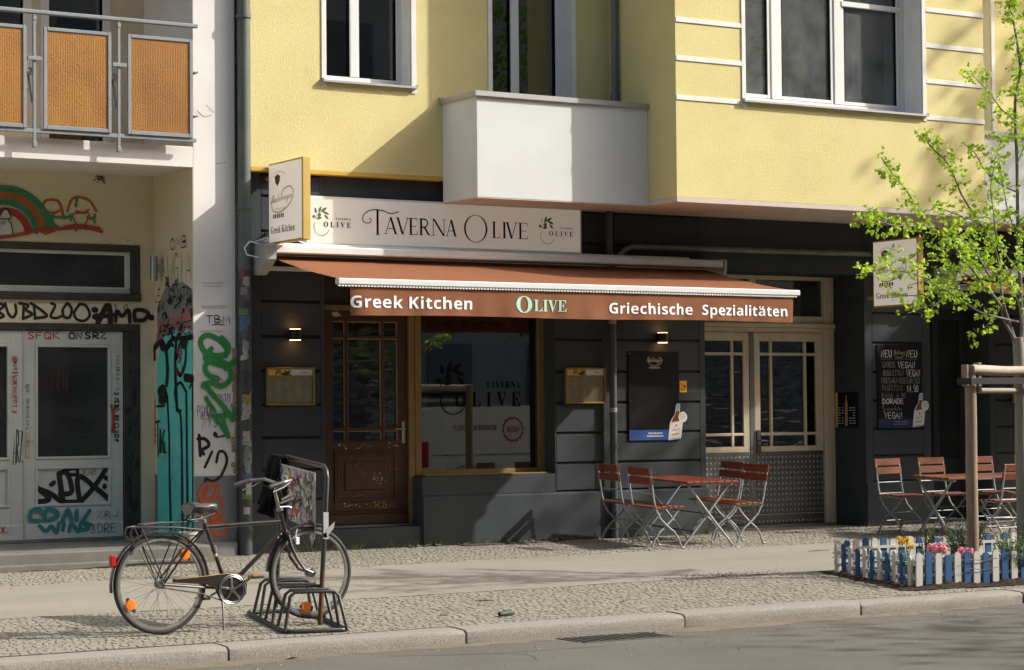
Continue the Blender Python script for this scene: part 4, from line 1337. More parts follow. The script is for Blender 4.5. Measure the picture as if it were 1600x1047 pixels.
def column_tag(mb, pxx, y0, y1, wd, half=.022):
    (a, za), (b, zb) = px((pxx, y1), YDO), px((pxx, y0), YDO)
    z = za
    while z < zb:
        h = R.uniform(.02, .05)
        st = R.choice([v for v in SF.values() if v])
        for s_ in st: mb.ribbon([(a - half + 2 * half * (v + R.uniform(-.1, .1)), z + h * (u + R.uniform(-.15, .15))) for u, v in s_], wd * R.uniform(.8, 1.3), dw, .001 + R.uniform(0, .004))
        z += h * R.uniform(.8, 1.5)
column_tag(mb, 182, 615, 690, .011)
column_tag(mb, 43, 600, 690, .004, .015)
column_tag(mb, 184, 555, 612, .004, .018)
column_tag(mb, 24, 560, 600, .004, .02)
hand(mb, 'ARZ', dw, px((20, 700), YDO)[0], px((36, 700), YDO)[0], px((20, 724), YDO)[1], px((20, 675), YDO)[1], .010, .001)
dsub(mb, 'black_spray')
mb = MB()
column_tag(mb, 23, 560, 645, .006)
q = pxl([(173, 634), (177, 650), (175, 675)], YDO)
mb.ribbon(q, .03, lambda u, v, d: (u, YDO - .013 - d, v), .001)
hand(mb, 'X.', lb, px((0, 832), YDO)[0], px((16, 832), YDO)[0], px((0, 833), YDO)[1], px((0, 823), YDO)[1], .014, .001)
dsub(mb, 'red_spray')
mb = MB()
hand(mb, 'NYMT', lambda u, v, d: (u, YDO + .019 - d, v), px((66, 600), YDO)[0], px((112, 600), YDO)[0], px((66, 608), YDO)[1], px((66, 580), YDO)[1], .012, .001, .10)
dsub(mb, 'faint_red')
mb = MB()
hand(mb, 'KAR', ip, px((130, 740), YDO)[0], px((152, 740), YDO)[0], px((130, 743), YDO)[1], px((130, 733), YDO)[1], .008, .009)
dsub(mb, 'olive_spray')
# scribbles on the dark jamb
mb = MB()
jm = lambda u, v, d=0.0: (u, YR - .018 - d, v)
for k in range(18):
    q = px((R.uniform(198, 214), R.uniform(540, 800)), YR)
    mb.ribbon([(q[0] - .02, q[1]), (q[0] + .02, q[1] + R.uniform(.02, .08)), (q[0] + .01, q[1] - R.uniform(.02, .06)), (q[0] - .02, q[1] - .02)], R.uniform(.006, .012), jm, .001 + .0004 * k)
GR(mb, 'black_spray')
mb = MB()
for k in range(9):
    q = px((R.uniform(198, 212), R.uniform(640, 780)), YR)
    mb.ribbon([(q[0] - .02, q[1] + .1), (q[0] + .02, q[1]), (q[0] - .02, q[1] - .1)], .02, jm, .001 + .0004 * k)
GR(mb, 'dull_teal')

# cheek: grey patch, coral letters, the tall turquoise piece with black outlines
def pc(x, y):
    """pixel -> (Y,Z) on the cheek plane"""
    d = rt * ((x - 800) / FPX) + dn * ((y - 523.5) / FPX) + fw
    P = CAM + d * (8.962 / d.x)
    return (min(max(P.y, .012), YR - .02), P.z)
pcl = lambda ps: [pc(*p) for p in ps]
mb = MB().poly(pcl([(246, 530), (246, 480), (258, 450), (285, 440), (303, 452), (303, 530)]), ck, .001)
GR(mb, 'grey_spray')
mb = MB()
for q in ([(246, 528), (252, 505), (258, 512)], [(262, 520), (266, 508), (270, 522)], [(276, 500), (284, 492), (290, 484), (296, 486)], [(284, 522), (292, 510), (300, 514)], [(248, 536), (256, 526)], [(270, 500), (280, 505)], [(288, 500), (299, 497)]): mb.ribbon(pcl(q), .045, ck, .004 + R.uniform(0, .003))
GR(mb, 'pinkred_spray')
mb = MB()
for a_, b_, y0_, y1_, s_ in ((249, 268, 524, 508, 'ABC'), (270, 301, 522, 503, 'NTHEE'), (264, 300, 470, 450, 'CANTD'), (262, 301, 440, 396, 'WGIA'), (266, 294, 388, 370, 'OMB'), (244, 256, 472, 452, 'JEI')):
    ua, ub = pc(a_, y0_)[0], pc(b_, y0_)[0]
    za, zb = pc((a_ + b_) / 2, y0_)[1], pc((a_ + b_) / 2, y1_)[1]
    hand(mb, s_, lambda u, v, d: ck(ua + (ub - ua) * u, v, d), 0, 1, za, zb, .016 if y0_ > 440 else .012, .009)
for k in range(26):
    q = pc(R.uniform(247, 302), R.uniform(440, 528))
    mb.ribbon([(q[0] + R.uniform(-.05, .05), q[1] + R.uniform(-.06, .06)) for j in range(4)], R.uniform(.008, .022), ck, .010 + k * .0003)
for k in range(14):
    q = pc(R.uniform(250, 302), R.uniform(528, 548))
    mb.ribbon([(q[0] - .05, q[1] + R.uniform(-.02, .05)), (q[0], q[1] + R.uniform(-.02, .05)), (q[0] + .05, q[1])], R.uniform(.03, .06), ck, .012 + k * .0003)
GR(mb, 'black_spray')
mb = MB()
uz = pc(245, 300)[0]
mb.add([ck(.012, .83, .0045), ck(.012, 2.33, .0045), ck(.12, 2.40, .0045), ck(.28, 2.30, .0045), ck(.55, 2.36, .0045), ck(.80, 2.26, .0045), ck(.95, 2.05, .0045), ck(.98, 1.7, .0045), ck(.93, 1.3, .0045), ck(.97, .83, .0045)], [tuple(range(10))])
GR(mb, 'turquoise')
mb = MB().box(8.9605, 8.9672, -.005, .96, .13, .829)
GR(mb, 'turquoise')
mb = MB()
ck2 = lambda u, v, d=0.0: (8.9595 - d, u, v)
for q, wd in (([(236, 560), (240, 545), (252, 535), (260, 545), (263, 575), (262, 600)], .07), ([(262, 545), (270, 530), (276, 534), (275, 560), (276, 600), (278, 640)], .06), ([(285, 530), (303, 526)], .06), ([(277, 560), (283, 536), (291, 545), (290, 570), (283, 586), (276, 575)], .05), ([(290, 590), (303, 592)], .09), ([(278, 640), (274, 610), (283, 598), (291, 610)], .035),
              ([(262, 620), (265, 680), (266, 760), (268, 830)], .05), ([(277, 640), (283, 650), (285, 700), (286, 830)], .05), ([(292, 612), (293, 700), (294, 830)], .05), ([(303, 590), (303, 700), (303, 830)], .03), ([(297, 606), (302, 602), (303, 640)], .03), ([(250, 612), (257, 608), (260, 622), (252, 624)], .10), ([(246, 635), (258, 634)], .03), ([(279, 642), (284, 642)], .03), ([(288, 533), (292, 532)], .03)):
    mb.ribbon(pcl(q), wd, ck2, .001 + R.uniform(0, .006))
ua, ub = pc(245, 715)[0], pc(260, 715)[0]
for st in ([(0, 1), (.34, 1.02)], [(.16, 1), (.2, .0)], [(.36, .1), (.42, .8), (.5, .1)], [(.36, .4), (.54, .42)], [(.8, .75), (.66, .6), (.66, .25), (.78, .1), (.82, .38)], [(.9, .1), (.94, .12)]):
    mb.ribbon([(ua + (ub - ua) * x * 1.15, 1.02 + .36 * z) for x, z in st], .024, ck2, .010)
GR(mb, 'black_spray')
mb = MB()
for q in ([(279, 552), (282, 545), (285, 552), (281, 556), (284, 562), (281, 566)], [(277, 575), (279, 584)], [(286, 575), (286, 585)]): mb.ribbon(pcl(q), .022, ck2, .012)
GR(mb, 'red_spray')
mb = MB()
for k in range(8):
    q = pc(234 - (k % 3), 630 + k * 9)
    mb.ribbon([(q[0] + .03, q[1]), (q[0] - .03, q[1] + .04), (q[0] + .01, q[1] - .03)], .008, ck2, .001 + k * .0003)
GR(mb, 'red_spray')

# the pier: green tag, RIS, orange loops, small marker tags
mb = MB()
mb.ribbon(pxl([(352, 556), (354, 546), (340, 530), (322, 524), (313, 534), (320, 550), (338, 556), (354, 552), (356, 540), (346, 528)], 0), .058, pf, .001)
mb.ribbon(pxl([(330, 545), (320, 560), (340, 570), (352, 572)], 0), .055, pf, .006)
mb.ribbon(pxl([(340, 592), (325, 586), (320, 572), (334, 562), (354, 570), (360, 590), (345, 604), (328, 598), (316, 604)], 0), .055, pf, .010)
mb.ribbon(pxl([(365, 564), (352, 576)], 0), .055, pf, .015)
mb.ribbon(pxl([(318, 600), (338, 624), (352, 640), (362, 656)], 0), .055, pf, .016)
mb.ribbon(pxl([(321, 622), (328, 634), (334, 642)], 0), .045, pf, .018)
mb.ribbon(pxl([(330, 650), (362, 648), (364, 640)], 0), .045, pf, .020)
mb.ribbon(pxl([(334, 652), (346, 668), (356, 684), (350, 664), (346, 648)], 0), .042, pf, .022)
GR(mb, 'green_spray')
mb = MB()
mb.ribbon(pxl([(311, 680), (313, 712)], 0), .036, pf, .001, False)
mb.ribbon(pxl([(309, 686), (320, 686), (326, 696), (312, 704)], 0), .036, pf, .004)
mb.ribbon(pxl([(314, 702), (318, 710)], 0), .03, pf, .008, False)
mb.ribbon(pxl([(331, 706), (320, 730)], 0), .030, pf, .003, False)
mb.ribbon(pxl([(338, 722), (342, 706), (351, 708), (354, 722), (346, 742)], 0), .030, pf, .003)
mb.ribbon(pxl([(336, 678), (337, 680)], 0), .045, pf, .003, False)
mb.ribbon(pxl([(334, 681), (340, 683), (350, 681)], 0), .016, pf, .005)
hand(mb, 'TBM', pf, px((322, 505), 0)[0], px((360, 505), 0)[0], px((322, 504), 0)[1], px((322, 493), 0)[1], .010, .001)
mb.ribbon(pxl([(330, 508), (338, 507), (350, 508)], 0), .008, pf, .004)
GR(mb, 'black_spray')
mb = MB()
mb.ribbon(pxl([(345, 744), (332, 752), (322, 748), (320, 752)], 0), .030, pb, .001)
GR(mb, 'black_spray')
mb = MB()
for q in ([(318, 782), (324, 764), (332, 756), (340, 764), (330, 780), (316, 782), (312, 770), (320, 757)], [(336, 770), (344, 780), (348, 792)], [(346, 806), (338, 798), (330, 806), (336, 818), (346, 812)], [(326, 790), (336, 812), (322, 824), (330, 838)], [(340, 812), (352, 818), (358, 826)], [(332, 826), (340, 836), (352, 832)]): mb.ribbon(pxl(q, -.008), .038, pb, .001 + R.uniform(0, .006))
GR(mb, 'orange_spray')
mb = MB()
for s_, p0, p1, hgt in (('PSMUE', (308, 650), (334, 650), 16), ('NYS', (316, 668), (340, 668), 14), ('RSTO', (340, 628), (360, 628), 12)): hand(mb, s_, pf, px(p0, 0)[0], px(p1, 0)[0], px(p0, 0)[1], px((p0[0], p0[1] - hgt), 0)[1], .006, .001)
GR(mb, 'blue_spray')
mb = MB()
for s_, p0, p1, hgt in (('XEK', (312, 656), (330, 656), 12), ('OO', (334, 600), (348, 600), 9)): hand(mb, s_, pf, px(p0, 0)[0], px(p1, 0)[0], px(p0, 0)[1], px((p0[0], p0[1] - hgt), 0)[1], .006, .004)
GR(mb, 'red_spray')
mb = MB()
for y in (442, 447, 478, 481, 518):
    q = pxl([(312 + R.uniform(0, 6), y), (330, y + R.uniform(-1, 1)), (346 + R.uniform(0, 8), y)], 0)
    mb.ribbon(q, .004, pf, .0006)
for q in ([(308, 172), (318, 182), (330, 180)], [(322, 164), (334, 176)], [(337, 256), (352, 254)]): mb.ribbon(pxl(q, 0), .005, pf, .0006)
O('crack', mb, mat('crack_dark', (.12, .11, .10)))
mb = MB()
st_ = lambda u, v, d=0.0: (u, -.7215 - d, v)
O('crack', MB().ribbon([(5.5, -.06), (6.2, -.045), (7.0, -.02), (7.4, -.025), (8.1, .005), (8.7, .0)], .012, st_, .001), 'joint_dark')

# ================================================================== signs
# long fascia sign
SY = -.13
sg = thing('fascia_sign', 'long pale sign above the awning reading TAVERNA OLIVE', 'sign', (11.92, SY, 3.24))
obj('sign_box', MB().box(10.20, 13.66, SY, -.004, 3.235, 3.755, .004), M['alu'], sg)
obj('sign_face', MB().box(10.222, 13.638, SY - .004, SY - .0005, 3.258, 3.733), M['sign_face'], sg)
sm = wall(0, SY - .004, 0)
mb = MB()
def bar(mb, x, z, w_, h_, d=.001): mb.poly([(x, z), (x + w_, z), (x + w_, z + h_), (x, z + h_)], sm, d)
def par(mb, x0, z0, x1, z1, w_, d=.001): mb.poly([(x0 - w_ / 2, z0), (x0 + w_ / 2, z0), (x1 + w_ / 2, z1), (x1 - w_ / 2, z1)], sm, d)
ZB, HC = 3.381, .182
TK, TN = .026, .0085
def cap(mb, ch, x, w_, z=ZB, h=HC):
    if ch in 'AV':
        if ch == 'A':
            par(mb, x, z, x + w_ * .5, z + h, TN)
            par(mb, x + w_, z, x + w_ * .5, z + h, TK, .0018)
            bar(mb, x + w_ * .22, z + h * .3, w_ * .5, TN, .0026)
            f = ((x, z), (x + w_, z))
        else:
            par(mb, x + w_ * .5, z, x, z + h, TK)
            par(mb, x + w_ * .5, z, x + w_, z + h, TN, .0018)
            f = ((x, z + h - .006), (x + w_, z + h - .006))
        for a, b in f: bar(mb, a - .022, b, .044, .006, .0034)
    elif ch == 'N':
        bar(mb, x, z, TN, h)
        bar(mb, x + w_ - TN, z, TN, h)
        par(mb, x + w_ - .008, z, x + .012, z + h, TK, .0018)
        bar(mb, x - .02, z + h - .006, .04, .006, .003)
        bar(mb, x - .018, z, .042, .006, .003)
        bar(mb, x + w_ - .024, z + h - .006, .042, .006, .003)
    else:
        bar(mb, x, z, TK, h)
        bar(mb, x - .014, z, TK + .028, .006, .0018)
        bar(mb, x - .014, z + h - .006, TK + .028, .006, .0018)
        if ch == 'E':
            for zz, l in ((0, 1), (.5, .8), (1, .95)):
                bar(mb, x, z + (h - .007) * zz, w_ * l, .007, .0026)
            for zz in (0, h - .035): bar(mb, x + w_ * .97 - .005, z + zz, .006, .035, .0034)
        if ch == 'L':
            bar(mb, x, z, w_, .007, .0026)
            bar(mb, x + w_ - .006, z, .006, .04, .0034)
        if ch == 'R':
            mb.ribbon([(x + .02, z + h - .006), (x + w_ * .62, z + h - .012), (x + w_ * .82, z + h * .74), (x + w_ * .6, z + h * .50), (x + .02, z + h * .48)], .015, sm, .003)
            par(mb, x + w_ * .98, z, x + w_ * .45, z + h * .5, TK, .0045)
            bar(mb, x + w_ * .9, z, .05, .006, .005)
X_ = lambda p: at(p, 352, SY).x
cap(mb, 'I', X_(588), .03, 3.366, .270)
mb.ribbon(pxl([(622, 331), (610, 334), (596, 329), (580, 328), (568, 335), (566, 345), (574, 349), (579, 345), (576, 341)], SY), .010, sm, .006)
for ch, a, b in (('A', 602, 618), ('V', 621, 637), ('E', 640, 652), ('R', 656, 670), ('N', 676, 694), ('A', 698, 711), ('L', 770, 781), ('I', 786, 789), ('V', 792, 806), ('E', 811, 824)):
    cap(mb, ch, X_(a), X_(b) - X_(a))
cx, cz = X_(743), 3.475
for k in range(40):
    a0, a1 = 2 * PI * k / 40, 2 * PI * (k + 1) / 40
    q = []
    for a, s in ((a0, 1), (a1, 1), (a1, 0), (a0, 0)):
        th = .006 + .017 * abs(math.cos(a)) ** 1.5
        r = 1 if s else 0
        q.append((cx + (.150 - (0 if s else th)) * math.cos(a), cz + (.153 - (0 if s else th * .9)) * math.sin(a)))
    mb.poly(q, sm, .001)
obj('lettering', mb, M['black_letter'], sg)
for u0 in (X_(488), X_(842)):
    s_ = .33
    z0 = 3.33
    mb = MB()
    olive_logo(mb, sm, u0, z0 + .03, s_)
    obj('olive_branch', mb, M['leaf_print'], sg)
    mb = MB()
    ring(mb, sm, u0 - .01, z0 + .0, s_)
    text(mb, 'OLIVE', sm, u0 + .13, u0 + .45, z0 + .098, z0 + .157, .004, 'serif', 1.4)
    text(mb, 'TAVERNA', sm, u0 + .27, u0 + .45, z0 + .178, z0 + .203, .004, 'serif', 1.2)
    obj('logo_lettering', mb, M['black_letter'], sg)

def projecting_sign(x, y0, y1, z0, z1, label, bend=0):
    t = thing('projecting_sign', label, 'sign', (x, y0, z0), 0, 'brewery signs projecting from the facade')
    th = .085
    for a, b, c, d in ((y1, y1 + .03, z0, z1), (y0 - .012, y0, z0, z1), (y1 + .031, y0 - .013, z0, z0 + .02), (y1 + .031, y0 - .013, z1 - .02, z1)): obj('frame_strip', MB().box(x - th / 2, x + th / 2, a, b, c, d, .004), M['gold'], t)
    obj('sign_face', MB().box(x - th / 2 - .004, x - th / 2 + .002, y1 + .03, y0 - .012, z0 + .02, z1 - .02), M['sign_cream'], t)
    obj('sign_face', MB().box(x + th / 2 - .002, x + th / 2 + .004, y1 + .03, y0 - .012, z0 + .02, z1 - .02), M['sign_cream'], t)
    mb = MB()
    for z in (z0 + .12, z1 - .14): mb.box(x - .02, x + .02, y0 + .001, -.0, z - .02, z + .02, .003)
    obj('bracket', mb, M['gold'], t)
    W_ = y0 - y1
    f = side(x - th / 2 - .004, y0 - .012, z0 + .02)
    Wf, Hf = W_ - .042, z1 - z0 - .04
    mb = MB()
    mb.poly([(Wf * (.27 + a), Hf * b) for a, b in ((-.085, .84), (0, .87), (.085, .84), (.07, .77), (0, .71), (-.07, .77))], f, .001)
    text(mb, 'KALT', f, Wf * .12, Wf * .46, Hf * .295, Hf * .335, .001, 'serif') if False else None
    for k in range(6): mb.poly([(Wf * (.13 + k * .058 + a), Hf * b) for a, b in ((0, .30), (.04, .30), (.045, .355), (.005, .355))], f, .001)
    obj('crest', mb, M['brown_print'], t)
    mb = MB()
    text(mb, 'Radeberger', f, Wf * .06, Wf * .72, Hf * .45, Hf * .60, .002, 'script', 1.0, .05)
    mb.ribbon([(Wf * a, Hf * b) for a, b in ((.10, .52), (.12, .42), (.30, .37), (.55, .41), (.72, .50), (.78, .60), (.68, .68), (.50, .66), (.42, .60))], .012, f, .004)
    mb.ribbon([(Wf * a, Hf * b) for a, b in ((.12, .84), (.27, .90), (.45, .88), (.55, .84))], .005, f, .001)
    text(mb, 'PILSNER', f, Wf * .22, Wf * .52, Hf * .405, Hf * .43, .003, 'serif', 1.3)
    obj('script_lettering', mb, M['gold_print'], t)
    mb = MB()
    text(mb, 'Greek Kitchen', f, Wf * .06, Wf * .80, Hf * .105, Hf * .20, .002, 'serif')
    obj('lettering', mb, M['black_letter'], t)
    return t
projecting_sign(9.80, -.14, -.95, 3.22, 4.06, 'cream and gold Greek Kitchen sign beside the long fascia sign')
projecting_sign(17.98, -.16, -.98, 2.70, 3.52, 'cream Greek Kitchen sign half hidden by the young tree')

# ================================================================== awning
def awning(xl, xr, xc0, xc1, label, words, ybar=-1.70, zbar=2.76):
    t = thing('awning', label, 'awning', ((xl + xr) / 2, -.15, 3.08), 0, 'terracotta fabric awnings on the charcoal front')
    c = MB().box(xc0 + .12, xc1 - .03, -.385, -.006, 3.115, 3.20, .012).box(xc0 + .12, xc1 - .4, -.22, -.006, 3.201, 3.234, .004)
    obj('cassette', c, M['alu'], t)
    pr = [(-.41, 3.19), (-.38, 3.215), (-.06, 3.22), (-.02, 3.19), (-.02, 2.96), (-.07, 2.90), (-.16, 2.90), (-.26, 2.95), (-.40, 3.05)]
    n = len(pr)
    for x in (xc0, xc1 - .028):
        e = MB()
        e.add([(x, a, b) for a, b in pr] + [(x + (.118 if x == xc0 else .03), a, b) for a, b in pr], [tuple(range(n)), tuple(range(2 * n - 1, n - 1, -1))] + [(i, i + n, (i + 1) % n + n, (i + 1) % n) for i in range(n)])
        obj('end_cap', e, M['grey_plastic'], t)
    obj('mounting_bar', MB().box(xc0 + .13, xc1, -.075, -.035, 2.955, 3.0, .003), M['alu'], t)
    # cloth
    mb = MB()
    nx, ny = 40, 12
    vs, fs = [], []
    for i in range(nx + 1):
        for j in range(ny + 1):
            u, v = i / nx, j / ny
            x = (xl + .02) * (1 - v) + (xl + .05) * v
            x2 = (xr - .09) * (1 - v) + (xr - .03) * v
            X = x + (x2 - x) * u
            Yy = -.10 + (ybar + .02 + .10) * v
            sag = .035 * math.sin(PI * v) * (.6 + .4 * math.sin(PI * u)) + .012 * math.sin(u * 21) * v * (1 - v)
            vs.append((X, Yy, 3.105 + (zbar + .02 - 3.105) * v - sag))
    for i in range(nx):
        for j in range(ny): fs.append((i * (ny + 1) + j, (i + 1) * (ny + 1) + j, (i + 1) * (ny + 1) + j + 1, i * (ny + 1) + j + 1))
    obj('cloth', mb.add(vs, fs), M['awning'], t, True)
    b = MB().box(xl, xr, ybar - .045, ybar + .03, zbar - .040, zbar + .024, .010)
    obj('front_bar', b, M['alu'], t)
    s_ = MB()
    k = 0
    x = xl + .02
    while x < xr - .04:
        s_.lathe([(.014, -.006), (.014, .006)], (x, ybar - .028, zbar - .045), (0, 1, 0), 8)
        x += .036
    obj('scalloped_trim', s_, M['white_letter'], t)
    # valance with folds
    a0, a1 = xl + .145, xr - .08
    yv = ybar - .012
    prof = lambda x, v: .010 * math.sin(x * 7.3) * v + .006 * math.sin(x * 19 + 1) * v + (.05 * max(0, 1 - (x - a0) / .14) ** 2 * v)
    nx = 150
    vs, fs = [], []
    for i in range(nx + 1):
        x = a0 + (a1 - a0) * i / nx
        for j in range(5):
            v = j / 4
            vs.append((x + (.0 if i else -.0) + (.03 * v if i == 0 else 0) - (.02 * v if i == nx else 0), yv + prof(x, v), zbar - .05 - (.285 + .006 * math.sin(x * 2.1)) * v))
    for i in range(nx):
        for j in range(4): fs.append((5 * i + j, 5 * i + 5 + j, 5 * i + 6 + j, 5 * i + 1 + j))
    obj('valance', MB().add(vs, fs), M['awning'], t, True)
    for wd, p0, p1, zt, zb_, sty, m in words:
        mb = MB()
        u0, u1 = at(p0, 476, yv).x, at(p1, 476, yv).x
        mp = lambda u, v, d=0.0: (u, yv + prof(u, min(1, max(0, (zbar - .05 - v) / .285))) - .004 - d, v)
        text(mb, wd.replace('ä', 'a'), mp, u0, u1, zb_, zt, .001, sty, 1.03)
        if 'ä' in wd:
            va, _ = raw_text(wd.split('ä')[0], sty, 1.03)
            vb, _ = raw_text(wd.split('ä')[0] + 'a', sty, 1.03)
            vc, _ = raw_text(wd.replace('ä', 'a'), sty, 1.03)
            mn = min(v[0] for v in vc)
            sc_ = (u1 - u0) / (max(v[0] for v in vc) - mn)
            xa = u0 + ((max(v[0] for v in va) + max(v[0] for v in vb)) / 2 + .02 - mn) * sc_
            for q in (-.024, .018): mb.poly([(xa + q - .010, zt - .028), (xa + q + .010, zt - .028), (xa + q + .010, zt - .009), (xa + q - .010, zt - .009)], mp, .001)
        obj('lettering', mb, M[m], t)
    for x0, x1 in ((xl + .35, xl + 1.3), (xr - .35, xr - 1.3)):
        arm = MB().tube([(x0, -.16, 2.98), (x1, -.9, 2.82), (x0 + (x1 - x0) * .15, ybar + .04, zbar - .02)], .022, 8)
        obj('arm', arm, M['alu'], t)
    return t
awning(9.75, 15.515, 9.60, 15.50, 'long terracotta awning lettered Greek Kitchen and Griechische Spezialitäten',
       [('Greek Kitchen', 549, 738, 2.622, 2.497, 'sans', 'white_letter'), ('O', 806, 831, 2.648, 2.474, 'serif', 'mint'), ('LIVE', 834, 885, 2.613, 2.490, 'serif', 'mint'),
        ('Griechische', 952, 1082, 2.605, 2.485, 'sans', 'white_letter'), ('Spezialitäten', 1097, 1229, 2.605, 2.452, 'sans', 'white_letter')])
awning(19.18, 24.6, 19.06, 24.7, 'terracotta awning behind the young tree', [])

# loose white cable at the awning end
mb = MB()
mb.tube([(9.62, -.2, 3.22), (9.50, -.22, 3.24), (9.44, -.22, 3.17), (9.47, -.22, 3.10), (9.60, -.25, 3.07)], .007)
mb.tube([(9.70, -.12, 3.24), (9.78, -.15, 3.30), (9.88, -.1, 3.27), (10.05, -.15, 3.28), (10.2, -.14, 3.24)], .006)
mb.tube([(9.62, -.1, 3.25), (9.72, -.16, 3.29), (9.80, -.1, 3.24), (9.74, -.2, 3.26), (9.66, -.12, 3.24)], .008)
tag(obj('cable', mb, M['white_letter'], None, True), 'loose white cable looped round the end of the awning box', 'cable')
mb = MB().box(9.66, 9.74, -.16, -.09, 3.225, 3.27, .01).box(9.76, 9.84, -.14, -.06, 3.30, 3.35, .01)
tag(obj('junction_box', mb, M['grey_plastic']), 'small grey junction boxes on top of the awning box', 'electrics')

# ================================================================== pipes
def pipe(name, pts, r, m, label, clamps=(), n=14, group=None):
    t = thing(name, label, 'pipe', tuple(pts[0]), 0, group)
    obj('pipe', MB().tube(pts, r, n), M[m], t, True)
    for p, ax in clamps:
        mb = MB().lathe([(r * 1.02, -.018), (r * 1.22, -.018), (r * 1.22, .018), (r * 1.02, .018)], p, ax, 14)
        obj('clamp', mb, M[m], t, True)
    return t
PXL = 9.505
t = thing('drainpipe', 'fat drainpipe between the two houses, plastered with stickers below', 'pipe', (PXL, -.08, 0))
obj('pipe', MB().tube([(PXL, -.08, 2.95), (PXL, -.08, 12.5)], .068, 18), M['green_pipe'], t, True)
obj('lower_pipe', MB().tube([(PXL, -.08, -.03), (PXL, -.08, 2.95)], .070, 18), M['black_pipe'], t, True)
for z in (3.60, 1.7, .25, 5.6): obj('clamp', MB().lathe([(.070, -.018), (.082, -.018), (.082, .018), (.070, .018)], (PXL, -.08, z), (0, 0, 1), 18), M['green_pipe' if z > 3 else 'black_pipe'], t, True)
st = MB()
z = .35
while z < 2.95:
    h = R.uniform(.05, .13)
    if z > .55 or R.random() < .6:
        a0 = -PI / 2 - .35 + R.uniform(-.5, .5)
        aw = R.uniform(.35, .9)
        tl = R.uniform(-.015, .015)
        vs, fs = [], []
        rr_ = .0715 + R.uniform(0, .0012)
        for k in range(5):
            a = a0 - aw + 2 * aw * k / 4
            vs += [(PXL + rr_ * math.cos(a), -.08 + rr_ * math.sin(a), z + tl * (k - 2) / 2), (PXL + rr_ * math.cos(a), -.08 + rr_ * math.sin(a), z + h + tl * (k - 2) / 2)]
            if k: fs.append((2 * k - 2, 2 * k, 2 * k + 1, 2 * k - 1))
        st.add(vs, fs)
    z += h * R.uniform(.75, 1.15)
obj('stickers', st, M['sticker_pipe'], t)
pipe('downpipe', [(14.11, -.07, -.02), (14.11, -.07, 2.62), (14.11, -.07, 3.15), (14.06, -.09, 3.30), (14.03, -.13, 3.45), (14.03, -.14, 3.735)], .042, 'black_pipe', 'slim dark downpipe on the charcoal pier behind the sunlit chairs',
     [((14.11, -.07, z), (0, 0, 1)) for z in (1.05, 2.0, .3)])
mb = MB()
mb.tube([(14.11, -.07, 2.45), (14.11, -.07, 2.75)], .044, 14)
tag(obj('torn_sticker', mb, mat('peeling_sticker', (.22, .16, .14), (.34, .30, .27), 30, .8), None, True), 'peeling reddish sticker sleeve high on the slim downpipe', 'sticker')
mb = MB().lathe([(.0435, 0), (.0435, .05)], (14.11, -.07, 1.44), (0, 0, 1), 14)
tag(obj('sticker_band', mb, M['sticker_pipe']), 'white and red sticker round the slim downpipe at shoulder height', 'sticker')
pipe('wall_pipe', [(14.16, -.10, 3.20), (14.25, -.10, 3.30), (14.36, -.10, 3.345), (15.2, -.10, 3.35), (18.6, -.10, 3.37)], .034, 'zinc', 'horizontal grey pipe along the dark wall under the bay', [((15.05, -.10, 3.348), (1, 0, 0)), ((16.4, -.10, 3.357), (1, 0, 0)), ((14.45, -.10, 3.346), (1, 0, 0))])
pipe('downpipe', [(14.02, -.30, 4.3), (14.02, -.30, 12)], .040, 'zinc', 'grey downpipe in the corner behind the white balcony', [((14.02, -.30, 5.02), (0, 0, 1)), ((14.02, -.30, 5.05), (0, 0, 1)), ((14.02, -.30, 4.30), (0, 0, 1))])

# ================================================================== lamps
def wall_lamp(x, z, label):
    t = thing('wall_lamp', label, 'lamp', (x, -.06, z), 0, 'black up-and-down wall lamps')
    obj('lamp_body', MB().lathe([(.03, -.055), (.066, -.055), (.066, .055), (.03, .055)], (x, -.085, z), (0, 0, 1), 20).box(x - .05, x + .05, -.03, -.0, z - .045, z + .045, .004), M['lamp_black'], t, True)
    obj('lamp_glass', MB().lathe([(.0, .050), (.058, .050), (.058, .060), (0, .060)], (x, -.085, z), (0, 0, 1), 20), M['lamp_glow'], t)
    obj('lamp_glass', MB().lathe([(.0, -.060), (.058, -.060), (.058, -.050), (0, -.050)], (x, -.085, z), (0, 0, 1), 20), M['lamp_glow'], t)
    return t
wall_lamp(10.08, 2.285, 'lit black wall lamp beside the brown door')
wall_lamp(14.80, 2.30, 'lit black wall lamp above the black beer poster')
t = thing('cylinder_lamp', 'unlit steel cylinder lamp in the graffiti entrance recess', 'lamp', (8.86, .80, 3.0))
obj('lamp_body', MB().lathe([(.0, -.13), (.038, -.13), (.04, -.12), (.04, .12), (.038, .13), (0, .13)], (8.86, .80, 3.0), (0, 0, 1), 18), M['steel'], t, True)
obj('bracket', MB().box(8.895, 8.961, .77, .83, 2.96, 3.05, .004), M['steel'], t)

